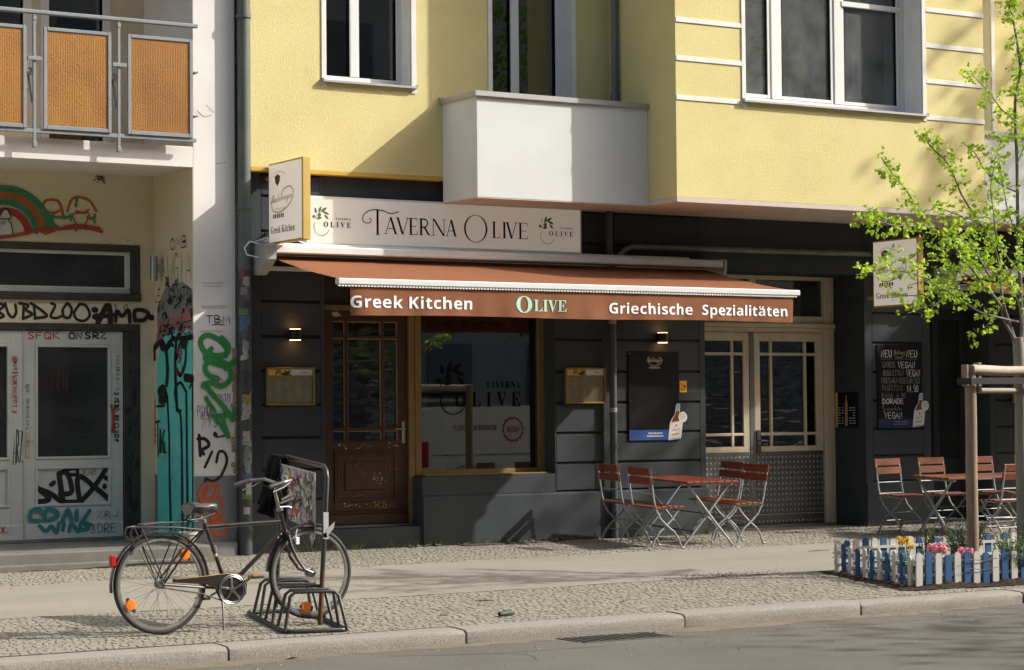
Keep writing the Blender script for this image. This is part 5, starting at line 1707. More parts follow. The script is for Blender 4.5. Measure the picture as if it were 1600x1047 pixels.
# ================================================================== menu cases, boards, notices
def menu_case(x, z, w_, h_, label, y=0.0):
    t = thing('menu_case', label, 'menu case', (x, y, z), 0, 'brass menu cases on the charcoal wall')
    x0, x1, z0, z1 = x - w_ / 2, x + w_ / 2, z - h_ / 2, z + h_ / 2
    mb = MB().box(x0, x1, y - .05, y, z0, z0 + .022, .003).box(x0, x1, y - .05, y, z1 - .022, z1, .003).box(x0, x0 + .022, y - .05, y, z0 + .022, z1 - .022, .003).box(x1 - .022, x1, y - .05, y, z0 + .022, z1 - .022, .003)
    mb.box(x0 + .022, x1 - .022, y - .046, y, z1 - .105, z1 - .088, .002)
    obj('case_frame', mb, M['brass'], t)
    obj('menu_sheet', MB().box(x0 + .022, x1 - .022, y - .02, y, z0 + .022, z1 - .105), M['paper'], t)
    obj('header', MB().box(x0 + .022, x1 - .022, y - .03, y, z1 - .088, z1 - .022), M['pale_print'], t)
    mp = wall(x0 + .022, y - .0303, z1 - .088)
    W_ = w_ - .044
    obj('yellow_band', MB().poly([(0, .002), (W_ * .46, .002), (W_ * .52, .064), (0.0, .064)], mp, .0006), M['yellow_print'], t)
    mb = MB()
    for q in ([(.10, .008), (.115, .056), (.15, .052), (.145, .034), (.11, .030)], [(.16, .012), (.17, .030), (.185, .010), (.19, .028)], [(.20, .008), (.215, .056), (.21, .03)], [(.215, .014), (.235, .046), (.225, .012)], [(.24, .010), (.255, .050), (.262, .02), (.28, .055)], [(.21, .006), (.25, .010), (.29, .006)]): mb.ribbon([(a * W_ / .55 , b) for a, b in q], .009, mp, .0016)
    for q in ([(.74, .030), (.78, .040), (.82, .030), (.88, .036)],): mb.ribbon([(a * W_, b) for a, b in q], .006, mp, .0016)
    obj('header_script', mb, M['black_letter'], t)
    mb = MB()
    mq = wall(x0 + .022, y - .0203, z0 + .022)
    for cx_ in (.08, .30, .52, .74):
        for k in range(14):
            l = R.uniform(.08, .19) * W_
            mb.poly([(cx_ * W_, .02 + k * .018), (cx_ * W_ + l, .02 + k * .018), (cx_ * W_ + l, .024 + k * .018), (cx_ * W_, .024 + k * .018)], mq, .0005)
    obj('menu_print', mb, mat('faint_menu_print', (.24, .21, .13)), t)
    obj('pane', MB().box(x0 + .022, x1 - .022, y - .042, y - .039, z0 + .022, z1 - .105), M['glass_clear'], t)
    obj('lock', MB().lathe([(.011, 0), (.011, .008), (0, .008)], (x0 + .035, y - .043, z), (0, -1, 0), 10), M['chrome'], t)
    return t
menu_case(10.045, 1.742, .565, .40, 'brass menu case on the wall between drainpipe and brown door')
menu_case(13.755, 1.745, .545, .41, 'brass menu case between the shop window and the slim downpipe')
menu_case(20.62, 1.70, .5, .38, 'dim brass menu case behind the tree trunk')

def bottle(t, mp, u, v, s, tilt=.12):
    def tr(pts): return [(u + s * (a * math.cos(tilt) - b * math.sin(-tilt) * -1), v + s * (b * math.cos(tilt) + a * math.sin(tilt) * -1)) for a, b in pts]
    out = [(-.17, 0), (.17, 0), (.19, .05), (.19, .50), (.15, .60), (.075, .70), (.06, .98), (.0, 1.0), (-.06, .98), (-.075, .70), (-.15, .60), (-.19, .50), (-.19, .05)]
    obj('bottle_outline', MB().poly([(a * 1.0, b) for a, b in tr([(p * 1.18, q * 1.01 - .0) for p, q in out])], mp, .001), M['bottle_white'], t)
    obj('bottle_glass', MB().poly(tr([(-.17, .5), (.17, .5), (.14, .6), (.07, .70), (.06, .80), (-.06, .80), (-.07, .70), (-.14, .60)]), mp, .002), M['bottle_brown'], t)
    obj('bottle_foil', MB().poly(tr([(-.062, .83), (.062, .83), (.055, .985), (-.055, .985)]), mp, .0026), M['bottle_blue'], t)
    obj('bottle_base', MB().poly(tr([(-.17, .01), (.17, .01), (.185, .045), (-.185, .045)]), mp, .0026), M['bottle_blue'], t)
    mb = MB()
    mb.poly(tr([(-.05, .40), (0, .43), (.05, .40), (0, .33)]), mp, .003)
    mb.poly(tr([(-.12, .13), (.12, .13), (.12, .17), (-.12, .17)]), mp, .003)
    mb.ribbon(tr([(-.13, .25), (-.05, .30), (.0, .25), (.08, .29), (.13, .26)]), s * .02, mp, .003)
    obj('bottle_print', mb, M['gold_print'], t)
    c = tr([(.20, .60)])[0]
    obj('round_badge', MB().poly([(c[0] + s * .15 * math.cos(k * PI / 9), c[1] + s * .15 * math.sin(k * PI / 9)) for k in range(18)], mp, .0035), M['bottle_white'], t)
    mb = MB()
    for k in (-.05, 0, .05): mb.ribbon([(c[0] - s * .09, c[1] + s * k), (c[0] + s * .09, c[1] + s * (k + .02))], s * .015, mp, .0042)
    obj('badge_print', mb, M['grey_plastic'], t)

# black poster on the pier
t = thing('beer_poster', 'black beer poster with blue foot and bottle on the pier by the tables', 'poster', (14.715, 0, 1.11))
obj('board', MB().box(14.36, 15.075, -.018, -.0, 1.105, 2.14, .003), M['blackboard'], t)
mp = wall(14.36, -.0183, 1.105)
obj('blue_band', MB().poly([(.005, .005), (.71, .005), (.71, .125), (.005, .125)], mp, .0005), M['blue_print'], t)
mb = MB()
text(mb, 'Radeberger', mp, .26, .46, .885, .975, .001, 'script')
mb.ribbon([(.28, .92), (.31, .88), (.38, .868), (.45, .895), (.47, .94), (.43, .97)], .006, mp, .002)
obj('script_lettering', mb, mat('pale_gold_print', (.42, .36, .25)), t)
obj('plaque', MB().poly([(.285, .835), (.45, .835), (.45, .858), (.285, .858)], mp, .0006), M['blue_print'], t)
mb = MB()
text(mb, 'PILSNER', mp, .30, .435, .841, .853, .0012, 'sans', 1.3)
for z, a, b in ((.078, .27, .46), (.045, .25, .47)):
    u = a
    while u < b:
        l = R.uniform(.012, .03)
        mb.poly([(u, z), (u + l, z), (u + l, z + .016), (u, z + .016)], mp, .0012)
        u += l + .006
obj('small_print', mb, M['pale_print'], t)
bottle(t, mp, .645, .01, .42, -.13)
for a, b in ((.02, .02), (.69, 1.01), (.02, 1.01)): obj('screw', MB().lathe([(.006, 0), (.006, .004), (0, .005)], (14.36 + a, -.018, 1.105 + b), (0, -1, 0), 8), M['chrome'], t)
mb = MB().box(15.095, 15.195, -.006, -.0005, 1.665, 1.80)
t = thing('notice', 'small orange notice beside the black beer poster', 'notice', (15.145, -.001, 1.665))
obj('sheet', mb, M['orange_sticker'], t)
mb = MB()
mp = wall(15.095, -.0062, 1.665)
for q in ([(.02, .02), (.02, .05), (.035, .02)], [(.05, .075), (.08, .08)], [(.05, .065), (.085, .07)], [(.055, .03), (.06, .05)], [(.07, .03), (.075, .05)], [(.02, .10), (.03, .09)]): mb.ribbon(q, .008, mp, .001, False)
obj('print', mb, M['black_letter'], t)

# chalkboard on the column
t = thing('chalkboard', 'chalked menu board headed NEU on the dark column', 'menu board', (18.47, 0, 1.21))
obj('board', MB().box(18.105, 18.835, -.02, 0, 1.205, 2.25, .003), M['blackboard'], t)
mp = wall(18.105, -.0203, 1.205)
obj('blue_band', MB().poly([(.005, .005), (.725, .005), (.725, .12), (.005, .12)], mp, .0005), mat('dark_blue_print', (.006, .018, .07)), t)
mb = MB()
CH = [('NEU', .06, .24, .89, .975, .012), ('NEU', .47, .66, .89, .975, .012), ('VEGAN', .33, .62, .755, .83, .011), ('VEGAN', .47, .70, .65, .73, .010), ('14.50', .47, .66, .455, .535, .010), ('DORADE', .07, .42, .31, .37, .013), ('VEGAN', .10, .40, .125, .20, .011)]
for s_, a, b, c, d_, wd in CH: hand(mb, s_, mp, a, b, c, d_, wd, .001, .02)
obj('chalk_writing', mb, M['chalk'], t)
mb = MB()
CD = [('GYROS', .08, .29, .76, .83, .007), ('BOULETTEN', .09, .43, .66, .725, .007), ('MOUSAKA', .06, .33, .565, .635, .007), ('VEGETARISCH', .34, .69, .56, .63, .0075), ('PASTITSIO', .07, .40, .47, .54, .006), ('FAVA', .06, .25, .385, .44, .008), ('4.90', .30, .45, .385, .44, .007)]
for s_, a, b, c, d_, wd in CD: hand(mb, s_, mp, a, b, c, d_, wd, .001, .02)
hand(mb, 'S', mp, .065, .12, .215, .285, .009, .001)
for q in ([(.14, .235), (.16, .25), (.17, .23), (.145, .225)], [(.19, .25), (.195, .226), (.215, .245), (.22, .225)], [(.235, .25), (.245, .225), (.262, .252)], [(.275, .285), (.28, .226)], [(.30, .245), (.285, .232), (.31, .232)], [(.335, .27), (.335, .225), (.355, .25), (.34, .24), (.36, .224)], [(.38, .25), (.382, .225)]): mb.ribbon(q, .007, mp, .001)
x = .06
mb.ribbon([(.06 + k * .022, .862 + (.008 if k % 2 else 0)) for k in range(9)], .004, mp, .001)
mb.ribbon([(.44 + k * .022, .862 + (.008 if k % 2 else 0)) for k in range(10)], .004, mp, .001)
obj('chalk_writing', mb, M['chalk_dim'], t)
mb = MB()
text(mb, 'Radeberger', mp, .27, .44, .90, .985, .001, 'script')
mb.ribbon([(.28, .92), (.32, .89), (.39, .892), (.44, .92), (.44, .96)], .005, mp, .002)
obj('script_lettering', mb, M['gold_print'], t)
obj('plaque', MB().poly([(.285, .862), (.43, .862), (.43, .882), (.285, .882)], mp, .0006), M['blue_print'], t)
mb = MB()
for z, a, b in ((.075, .26, .46), (.045, .25, .46)):
    u = a
    while u < b:
        l = R.uniform(.012, .03)
        mb.poly([(u, z), (u + l, z), (u + l, z + .013), (u, z + .013)], mp, .0012)
        u += l + .006
obj('small_print', mb, M['chalk_dim'], t)
bottle(t, mp, .655, .02, .42, -.13)

# black and gold plate on the reveal of the recess
t = thing('door_plate', 'black and gold plate in the reveal beside the entrance door', 'plate', (17.918, .34, 1.22))
obj('plate', MB().box(17.903, 17.9155, .13, .56, 1.22, 1.66, .002), M['blackboard'], t)
obj('gold_strip', MB().box(17.899, 17.9028, .51, .558, 1.222, 1.658), M['gold'], t)
f = side(17.9028, .56, 1.22)
obj('bottle_motif', MB().poly([(.19, .02), (.24, .02), (.24, .30), (.225, .34), (.225, .40), (.205, .40), (.205, .34), (.19, .30)], f, .001), M['gold_print'], t)
mb = MB()
for k in range(7):
    z = .05 + k * .032
    for a, b in ((.06, .12), (.13, .17), (.27, .34), (.34, .40)):
        if R.random() < .75: mb.poly([(a, z), (a + (b - a) * R.uniform(.5, 1), z), (a + (b - a) * .8, z + .010), (a, z + .010)], f, .0008)
obj('small_print', mb, M['chalk'], t)
# ================================================================== folding chairs and tables
def pobj(name, mb, m, t, smooth=False): return obj(name, mb, M[m], t, smooth, local=True)

def make_chair(wood):
    t = thing('folding_chair', 'x', 'chair', (0, 0, 0), .001)
    ORG[t.name] = Vector()
    hw = .225
    for k in range(5):
        x0 = -.165 + k * .080
        pobj('seat_slat', MB().box(x0, x0 + .068, -hw, hw, .452 - .006 * abs(k - 2), .470 - .006 * abs(k - 2), .004), wood, t)
    for z0, xx in ((.695, -.205), (.795, -.225)):
        mb = MB().box(-.009, .009, -hw, hw, 0, .082, .005)
        mb.v = [(x + xx - z * .12, y, z + z0) for x, y, z in mb.v]
        pobj('back_slat', mb, wood, t)
    for s in (-1, 1):
        y = s * .205
        A = [(-.238, y, .87), (-.218, y, .76), (-.20, y, .66), (-.178, y, .53), (-.150, y, .43), (-.095, y, .335), (0, y, .25), (.095, y, .185), (.155, y, .11), (.19, y, .03), (.20, y, .008), (.23, y, .006)]
        pobj('back_leg', MB().tube(A, .0115, 8), 'chair_metal', t, True)
        y = s * .187
        B = [(.20, y, .452), (.155, y, .40), (.08, y, .315), (0, y, .25), (-.085, y, .185), (-.145, y, .11), (-.18, y, .03), (-.19, y, .008), (-.22, y, .006)]
        pobj('front_leg', MB().tube(B, .0115, 8), 'chair_metal', t, True)
        pobj('seat_bracket', MB().box(-.16, .21, s * .196 - .006, s * .196 + .006, .430, .450, .002), 'chair_metal', t)
    mb = MB()
    for x, z in ((-.193, .60), (-.165, .47), (.125, .15), (-.12, .15), (0, .25)): mb.tube([(x, -.205, z), (x, .205, z)], .006, 6)
    pobj('cross_bar', mb, 'chair_metal', t, True)
    return t

def make_table(l, w_, wood):
    t = thing('folding_table', 'x', 'table', (0, 0, 0), .001)
    ORG[t.name] = Vector()
    n = max(5, round(w_ / .098))
    s = w_ / n
    for k in range(n):
        x0 = -w_ / 2 + k * s
        pobj('table_plank', MB().box(x0, x0 + s - .008, -l / 2, l / 2, .70, .722, .004), wood, t)
    for e in (-1, 1):
        pobj('end_batten', MB().box(-w_ / 2 + .02, w_ / 2 - .02, e * (l / 2 - .12) - .02, e * (l / 2 - .12) + .02, .672, .6995, .003), 'chair_metal', t)
        for d in (-1, 1):
            y = e * (l / 2 - .10) + d * .010
            pobj('leg', MB().tube([(d * w_ * .40, y, .68), (0, y, .36), (-d * w_ * .46, y, .012)], .0145, 8).lathe([(.02, 0), (.02, .02)], (-d * w_ * .46, y, .0), (0, 0, 1), 10), 'chair_metal', t, True)
    mb = MB().tube([(-w_ * .22, -l / 2 + .1, .17), (-w_ * .22, l / 2 - .1, .17)], .010, 6).tube([(.0, -l / 2 + .1, .36), (.0, l / 2 - .1, .36)], .008, 6)
    pobj('brace', mb, 'iron', t, True)
    return t

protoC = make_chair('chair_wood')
protoD = make_chair('chair_wood_shaded')
used = set()
def place(proto, x, y, rz, label, group, tilt=True, dz=0.0):
    if proto.name not in used:
        used.add(proto.name)
        o = proto
    else:
        o = copy_tree(proto)
    s = .03 if y > -2.2 else .013
    q = Matrix.Rotation(math.atan(s) if tilt else 0, 4, 'X') @ Matrix.Rotation(rz, 4, 'Z')
    o.rotation_euler = q.to_euler()
    o.location = (x, y, gz(y) + .004 + dz)
    o['label'] = label
    o['group'] = group
    return o
GL, GRR = 'folding slat chairs round the sunlit table', 'folding slat chairs in the shade'
place(protoC, 13.80, -1.32, .03, 'sunlit folding chair by the pier, nearest the street', GL)
place(protoC, 13.90, -.58, -.02, 'folding chair close to the pier beside the slim downpipe', GL)
place(protoC, 15.00, -1.24, PI + .02, 'folding chair on the door side of the sunlit table, nearest the street', GL)
place(protoC, 15.10, -.66, PI - .03, 'folding chair on the door side of the sunlit table, nearest the chequer plate', GL)
tb = make_table(1.12, .68, 'chair_wood')
tb['label'] = 'glossy red-brown slatted folding table in the sun by the pier'
tb['group'] = 'folding tables outside the tavern'
tb.location = (14.42, -1.02, gz(-1.02) + .004)
tb.rotation_euler = (Matrix.Rotation(math.atan(.03), 4, 'X') @ Matrix.Rotation(-.06, 4, 'Z')).to_euler()
# shaded group by the column
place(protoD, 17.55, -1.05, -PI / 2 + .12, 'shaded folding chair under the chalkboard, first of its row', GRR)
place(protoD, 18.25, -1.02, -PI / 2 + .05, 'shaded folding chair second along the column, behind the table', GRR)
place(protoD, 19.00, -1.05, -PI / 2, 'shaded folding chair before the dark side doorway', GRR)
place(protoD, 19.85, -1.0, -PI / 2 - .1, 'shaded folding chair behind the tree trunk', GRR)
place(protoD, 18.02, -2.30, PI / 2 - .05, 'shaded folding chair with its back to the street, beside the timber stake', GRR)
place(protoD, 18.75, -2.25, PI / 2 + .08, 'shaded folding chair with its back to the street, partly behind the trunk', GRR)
tb2 = make_table(2.0, .68, 'chair_wood_shaded')
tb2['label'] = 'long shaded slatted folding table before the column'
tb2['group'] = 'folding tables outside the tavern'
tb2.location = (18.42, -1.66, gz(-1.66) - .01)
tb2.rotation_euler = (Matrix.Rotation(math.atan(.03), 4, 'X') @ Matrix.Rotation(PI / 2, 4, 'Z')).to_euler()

# ================================================================== bicycle
BZ = gz(-6.15)
bike = thing('bicycle', 'dark maroon roadster bicycle with black saddle, front wheel in the rack', 'bicycle', (6.075, -6.15, BZ + .004), .03)
ORG[bike.name] = Vector()
def bk(name, mb, m, par=None, smooth=True): return obj(name, mb, M[m], par or bike, smooth, local=True)
WR, FX, FZ = .36, 1.215, .385
hub_r, hub_f = Vector((0, 0, WR)), Vector((FX, 0, FZ))
def wheel(c, r, tyre_r, ang):
    mb = MB()
    n = 72
    mb.tube([(c.x + (r - tyre_r) * math.cos(2 * PI * k / n), 0, c.z + (r - tyre_r) * math.sin(2 * PI * k / n)) for k in range(n)], tyre_r, 10, True)
    wo = bk('wheel', mb, 'tyre')
    mb = MB()
    rr = r - 2 * tyre_r - .004
    prof = [(-.013, rr + .010), (-.013, rr - .008), (0, rr - .012), (.013, rr - .008), (.013, rr + .010)]
    vs, fs = [], []
    for k in range(n):
        a = 2 * PI * k / n
        for y, q in prof: vs.append((c.x + q * math.cos(a), y, c.z + q * math.sin(a)))
    for k in range(n):
        for j in range(4): fs.append((5 * k + j, 5 * k + j + 1, 5 * ((k + 1) % n) + j + 1, 5 * ((k + 1) % n) + j))
    bk('rim', mb.add(vs, fs), 'rim', wo)
    mb = MB()
    for k in range(36):
        a = 2 * PI * k / 36 + .05
        b = a + (.9 if k % 4 < 2 else -.9)
        y = .028 if k % 2 else -.028
        mb.tube([(c.x + .026 * math.cos(b), y, c.z + .026 * math.sin(b)), (c.x + (rr - .008) * math.cos(a), 0, c.z + (rr - .008) * math.sin(a))], .0011, 4)
    bk('spokes', mb, 'spoke', wo)
    bk('hub', MB().lathe([(.008, -.055), (.020, -.05), (.034, -.03), (.034, -.027), (.017, -.022), (.017, .022), (.034, .027), (.034, .03), (.020, .05), (.008, .055)], (c.x, 0, c.z), (0, 1, 0), 16), 'chrome', wo)
    for a in ang:
        p = (c.x + (rr - .045) * math.cos(a), -.012, c.z + (rr - .045) * math.sin(a))
        bk('reflector', MB().lathe([(.0, .0), (.040, .0), (.042, .008), (.036, .016), (0, .020)], p, (0, -1, 0), 18), 'reflector', wo)
        u, v = -math.sin(a), math.cos(a)
        q = bk('reflector_clip', MB().box(-.058, .058, -.012, -.006, -.014, .014, .003), 'rack_metal', wo, False)
        q.location = p
        q.rotation_euler = (0, -a - PI / 2, 0)
    return wo
wheel(hub_r, WR, .019, (2.15 + 1.52, .83))
wheel(hub_f, .345, .019, (-1.75,))
F = lambda x, z, y=0.0: (x, y, z)
BB, ST_, HT, HB, SC = (.53, .30), (.345, .765), (.965, .80), (1.005, .69), (.342, .80)
mb = MB()
mb.tube([F(*BB), F(*SC)], .0155, 12).tube([F(.355, .755), F(.975, .775)], .0145, 12).tube([F(*BB), F(.998, .715)], .0165, 12)
mb.tube([F(.966, .835), F(1.008, .685)], .020, 12)
for s in (-1, 1):
    mb.tube([F(.50, .305, s * .02), F(.30, .325, s * .05), F(0, WR, s * .06)], .010, 8)
    mb.tube([F(.355, .745, s * .015), F(.18, .585, s * .045), F(0, WR, s * .06)], .008, 8)
mb.lathe([(.024, -.036), (.024, .036)], (BB[0], 0, BB[1]), (0, 1, 0), 14)
frame = bk('frame', mb, 'bike_paint')
mb = MB()
for a, b in (((.985, .70), (.91, .632)), ((.43, .56), (.44, .535))):
    for q in (0, .35):
        p = Vector(F(*a)).lerp(Vector(F(*b)), .25 + q)
        d = (Vector(F(*b)) - Vector(F(*a))).normalized()
        mb.lathe([(.0172, -.006), (.0172, .006)], p, d, 12)
bk('gold_band', mb, 'gold', frame)
mb = MB()
for s in (-1, 1):
    mb.tube([F(1.012, .68, s * .03), F(1.03, .60, s * .042), F(1.075, .50, s * .048), F(1.14, .415, s * .05), F(FX, FZ, s * .052)], [.014, .014, .012, .010, .008], 8)
mb.box(.985, 1.035, -.045, .045, .672, .70, .008)
bk('fork', mb, 'bike_paint')
# mudguards
def guard(c, r, a0, a1):
    mb = MB()
    n = 30
    vs, fs = [], []
    for k in range(n + 1):
        a = a0 + (a1 - a0) * k / n
        for j in range(5):
            t = (j - 2) / 2
            q = r - .012 * t * t
            vs.append((c.x + q * math.cos(a), .026 * t, c.z + q * math.sin(a)))
    for k in range(n):
        for j in range(4): fs.append((5 * k + j, 5 * k + 5 + j, 5 * k + 6 + j, 5 * k + 1 + j))
    bk('mudguard', mb.add(vs, fs), 'bike_paint')
guard(hub_r, .388, -.05, PI + .12)
guard(hub_f, .372, PI * .98, PI * .42)
mb = MB()
for s in (-1, 1):
    mb.tube([F(0, WR, s * .062), F(-.19, .70, s * .055)], .0035, 6)
bk('mudguard_stay', mb, 'bike_paint')
# carrier
mb = MB()
for s in (-1, 1):
    y = s * .065
    mb.tube([F(.30, .74, y), F(.10, .765, y), F(-.18, .775, y), F(-.235, .77, y * .8), F(-.25, .73, y * .8), F(-.235, .69, y * .7)], .0065, 8)
    mb.tube([F(-.17, .77, y), F(-.03, .45, s * .07), F(0, WR + .02, s * .065)], .0055, 8).tube([F(.16, .76, y), F(.03, .46, s * .07), F(0, WR + .02, s * .065)], .0055, 8)
    mb.tube([F(.28, .80, s * .03), F(.0, .80, s * .045), F(-.15, .79, s * .045)], .005, 6)
for x in (-.17, -.05, .08, .20): mb.tube([F(x, .772, -.065), F(x, .772, .065)], .0045, 6)
mb.tube([F(-.235, .69, -.046), F(-.235, .69, .046)], .006, 6).tube([F(.30, .74, -.065), F(.34, .74, 0), F(.30, .74, .065)], .0055, 6)
bk('carrier', mb, 'rack_metal')
mb = MB().box(-.385, -.345, -.024, .024, .50, .58, .006)
bk('tail_light', mb, 'red_lens', None, False)
# saddle
mb = MB()
sec = [(-.125, .105, .0), (-.11, .118, .012), (-.06, .120, .014), (.0, .085, .006), (.05, .048, .004), (.10, .030, .006), (.15, .022, .002), (.165, .010, -.008)]
vs, fs = [], []
m_ = 14
for x, hw, dz in sec:
    for k in range(m_):
        a = 2 * PI * k / m_
        zz = .030 * math.sin(a) if math.sin(a) > 0 else .055 * math.sin(a) * (1.0 if hw > .05 else .7)
        vs.append((.315 + x * .82, hw * math.cos(a) * (1 if math.sin(a) > -.2 else .8), .895 + dz + zz))
for i in range(len(sec) - 1):
    for k in range(m_): fs.append((i * m_ + k, i * m_ + (k + 1) % m_, (i + 1) * m_ + (k + 1) % m_, (i + 1) * m_ + k))
fs += [tuple(range(m_ - 1, -1, -1)), tuple((len(sec) - 1) * m_ + k for k in range(m_))]
sd_ = bk('saddle', mb.add(vs, fs), 'saddle')
mb = MB()
for s in (-1, 1):
    for dx in (-.065, -.03): mb.tube([F(.27 + dx + .012 * math.cos(q * 1.1), .805 + .0065 * q, s * .05 + .012 * math.sin(q * 1.1)) for q in range(9)], .0035, 5)
    mb.tube([F(.21, .812, s * .05), F(.30, .818, s * .03), F(.43, .855, s * .012)], .004, 6)
bk('saddle_spring', mb, 'rack_metal', sd_)
bk('seat_post', MB().tube([F(.345, .78), F(.318, .835)], .0125, 10).lathe([(.020, -.014), (.020, .014)], (.342, 0, .80), (-.2, 0, 1), 12), 'chrome')
# stem, bars, lamp bracket, bell
mb = MB().tube([F(.96, .86), F(.925, .985)], .0125, 10).lathe([(.024, -.012), (.024, .012)], (.962, 0, .865), (-.25, 0, 1), 14)
mb.tube([F(.925, .985), F(.93, 1.02), F(.965, 1.04)], .013, 10)
hbp = [(.745, .29, 1.045), (.86, .275, 1.075), (.945, .215, 1.085), (.975, .10, 1.06), (.968, 0, 1.04), (.975, -.10, 1.06), (.945, -.215, 1.085), (.86, -.275, 1.075), (.745, -.29, 1.045)]
mb.tube(hbp, .0115, 10)
hb_ = bk('handlebar', mb, 'chrome')
for s in (-1, 1): bk('grip', MB().tube([(.735, s * .2905, 1.043), (.80, s * .285, 1.06), (.855, s * .276, 1.074)], .0165, 10), 'saddle', hb_)
mb = MB()
for s in (-1, 1): mb.tube([(.93, s * .235, 1.07), (.87, s * .245, 1.035), (.78, s * .255, 1.005)], .005, 6)
mb.lathe([(.0, .028), (.022, .02), (.028, .0)], (.90, -.20, 1.10), (0, -.3, 1), 14)
bk('brake_lever', mb, 'chrome', hb_)
mb = MB()
for s in (-1, 1): mb.tube([(.90, s * .245, 1.05), (1.04, s * .14, 1.0), (1.05, s * .05, .88), (1.03, s * .02, .73)], .0028, 5)
bk('brake_cable', mb, 'rack_metal', hb_)
mb = MB().tube([F(.975, .935, -.01), F(1.06, .975, -.015)], .010, 8).tube([F(.965, .91, -.01), F(1.065, .945, -.02)], .008, 8).tube([F(.95, .88), F(1.03, .882), F(1.06, .875)], .007, 6)
bk('lamp_bracket', mb, 'chrome')
# chain guard, crank, pedals, kickstand
mb = MB()
cg = [(.07, .395), (.30, .405), (.53, .415), (.62, .385), (.655, .33), (.65, .26), (.60, .205), (.53, .185), (.455, .21), (.425, .26), (.40, .315), (.33, .345), (.07, .37)]
mb.poly(cg, lambda u, v, d=0.0: (u, -.058 - d, v), 0, .012)
gd = bk('chain_guard', mb, 'bike_paint', None, False)
mb = MB()
n = 28
for r, wd in ((.105, .006), (.092, .004)):
    mb.tube([(.535 + r * math.cos(2 * PI * k / n), -.074, .298 + r * math.sin(2 * PI * k / n)) for k in range(n)], wd, 6, True)
for k in range(5):
    a = .4 + 2 * PI * k / 5
    mb.box(0, .095, -.003, .003, -.009, .009, .002)
    m0 = len(mb.v) - 24
    mb.v[m0:] = [(.535 + x * math.cos(a) - z * math.sin(a), -.074 + y, .298 + x * math.sin(a) + z * math.cos(a)) for x, y, z in mb.v[m0:]]
mb.lathe([(.022, -.006), (.022, .006)], (.535, -.078, .298), (0, 1, 0), 14)
bk('chainring', mb, 'chrome', gd)
mb = MB().ribbon([(.09, .402), (.30, .412), (.53, .422), (.63, .39)], .004, lambda u, v, d: (u, -.0715 - d, v - .008), .0005)
bk('gold_line', mb, 'gold', gd)
bk('chain', MB().tube([F(.53, .195, -.066), F(.28, .285, -.066), F(.0, .335, -.066)], .006, 6), 'iron')
mb = MB().tube([F(.535, .298, -.085), F(.69, .385, -.092)], .009, 8).tube([F(.535, .298, .085), F(.40, .225, .092)], .009, 8)
ck_ = bk('crank', mb, 'chrome')
for x, z, s in ((.69, .385, -1), (.40, .225, 1)):
    a = MB().box(x - .045, x + .045, s * .10, s * .19, z - .010, z + .010, .004)
    bk('pedal', a, 'rack_metal', ck_, False)
    bk('pedal_reflector', MB().box(x - .035, x + .035, s * .12 - .002, s * .17, z + .0105, z + .015, .002).box(x - .049, x - .0455, s * .12, s * .17, z - .007, z + .007), 'reflector', ck_, False)
bk('kickstand', MB().tube([F(.47, .29, -.03), F(.45, .16, -.10), F(.43, .015, -.15)], .008, 8), 'rack_metal')
mb = MB().lathe([(.0035, 0), (.0035, .10)], (1.07, -.03, .62), (.2, 0, 1), 6).box(1.075, 1.105, -.04, -.025, .60, .655, .004)
bk('padlock', mb, 'white_letter', None, False)

# ================================================================== bicycle rack with sticker board
ux, uy = .24, .97
rk = thing('bicycle_rack', 'low black tubular bicycle rack with a tall hoop holding a board', 'bicycle rack', (7.07, -6.55, gz(-6.55)))
def RP(u, v, z):                       # along the rack, across it, up
    x, y = 6.86 + u * ux + v * uy, -6.56 + u * uy - v * ux
    return (x, y, gz(y) + .016 + z)
def rko(name, mb, m, par=None, smooth=True): return obj(name, mb, M[m] if isinstance(m, str) else m, par or rk, smooth)
rko('base_rail', MB().tube([RP(-.02, .05, 0), RP(0, 0, 0), RP(.7, 0, 0), RP(1.38, 0, 0), RP(1.41, .03, 0), RP(1.41, .42, 0), RP(1.38, .46, 0), RP(.7, .46, 0), RP(0, .46, 0), RP(-.03, .42, 0), RP(-.03, .06, 0)], .0165, 10, True), 'rack_metal')
for u in (.03, .20, .50, .67, .97, 1.14):
    hgt = .275
    dl = .05 if u in (.03, .50, .97) else -.05
    rko('hoop', MB().tube([RP(u - dl, .0, 0), RP(u, .05, hgt - .03), RP(u, .085, hgt), RP(u, .375, hgt), RP(u, .41, hgt - .03), RP(u - dl, .46, 0)], .0125, 10), 'rack_metal')
# tall hoop
pA, pB = atg(500, 977), None
top = 1.175
hdx, hdy = .03, .9995
hx = lambda k, z: (pA.x + hdx * k + .06 * z, pA.y + hdy * k, gz(pA.y) + z + .09 * k)
LH = .82
rko('sign_hoop', MB().tube([hx(0, 0), hx(0, .6), hx(0, top - .08), hx(.02, top - .03), hx(.07, top), hx(.6, top), hx(LH - .07, top), hx(LH - .02, top - .03), hx(LH, top - .08), hx(LH, .0)], .018, 12), 'rack_metal')
def bp(u, v, d=0.0):                    # board plane, u from the far end towards the street
    k = LH - .02 - u
    x, y, z = hx(k, 0)
    return (x - hdy * (.012 + d), y + hdx * (.012 + d), z + v)
BU0, BU1, BV0, BV1 = .085, .765, .70, 1.13
mb = MB()
out = [(BU0, BV1), (BU1, BV1), (BU1, .74), (BU1 - .02, .64), (BU1 - .07, .58), (BU1 - .11, .70), (BU0 + .25, .715), (BU0 + .12, .73), (BU0, .735)]
mb.poly([(u, v) for u, v in out][::-1], bp, 0, .008)
bdq = rko('board', mb, 'grey_plastic', None, False)
mb = MB()
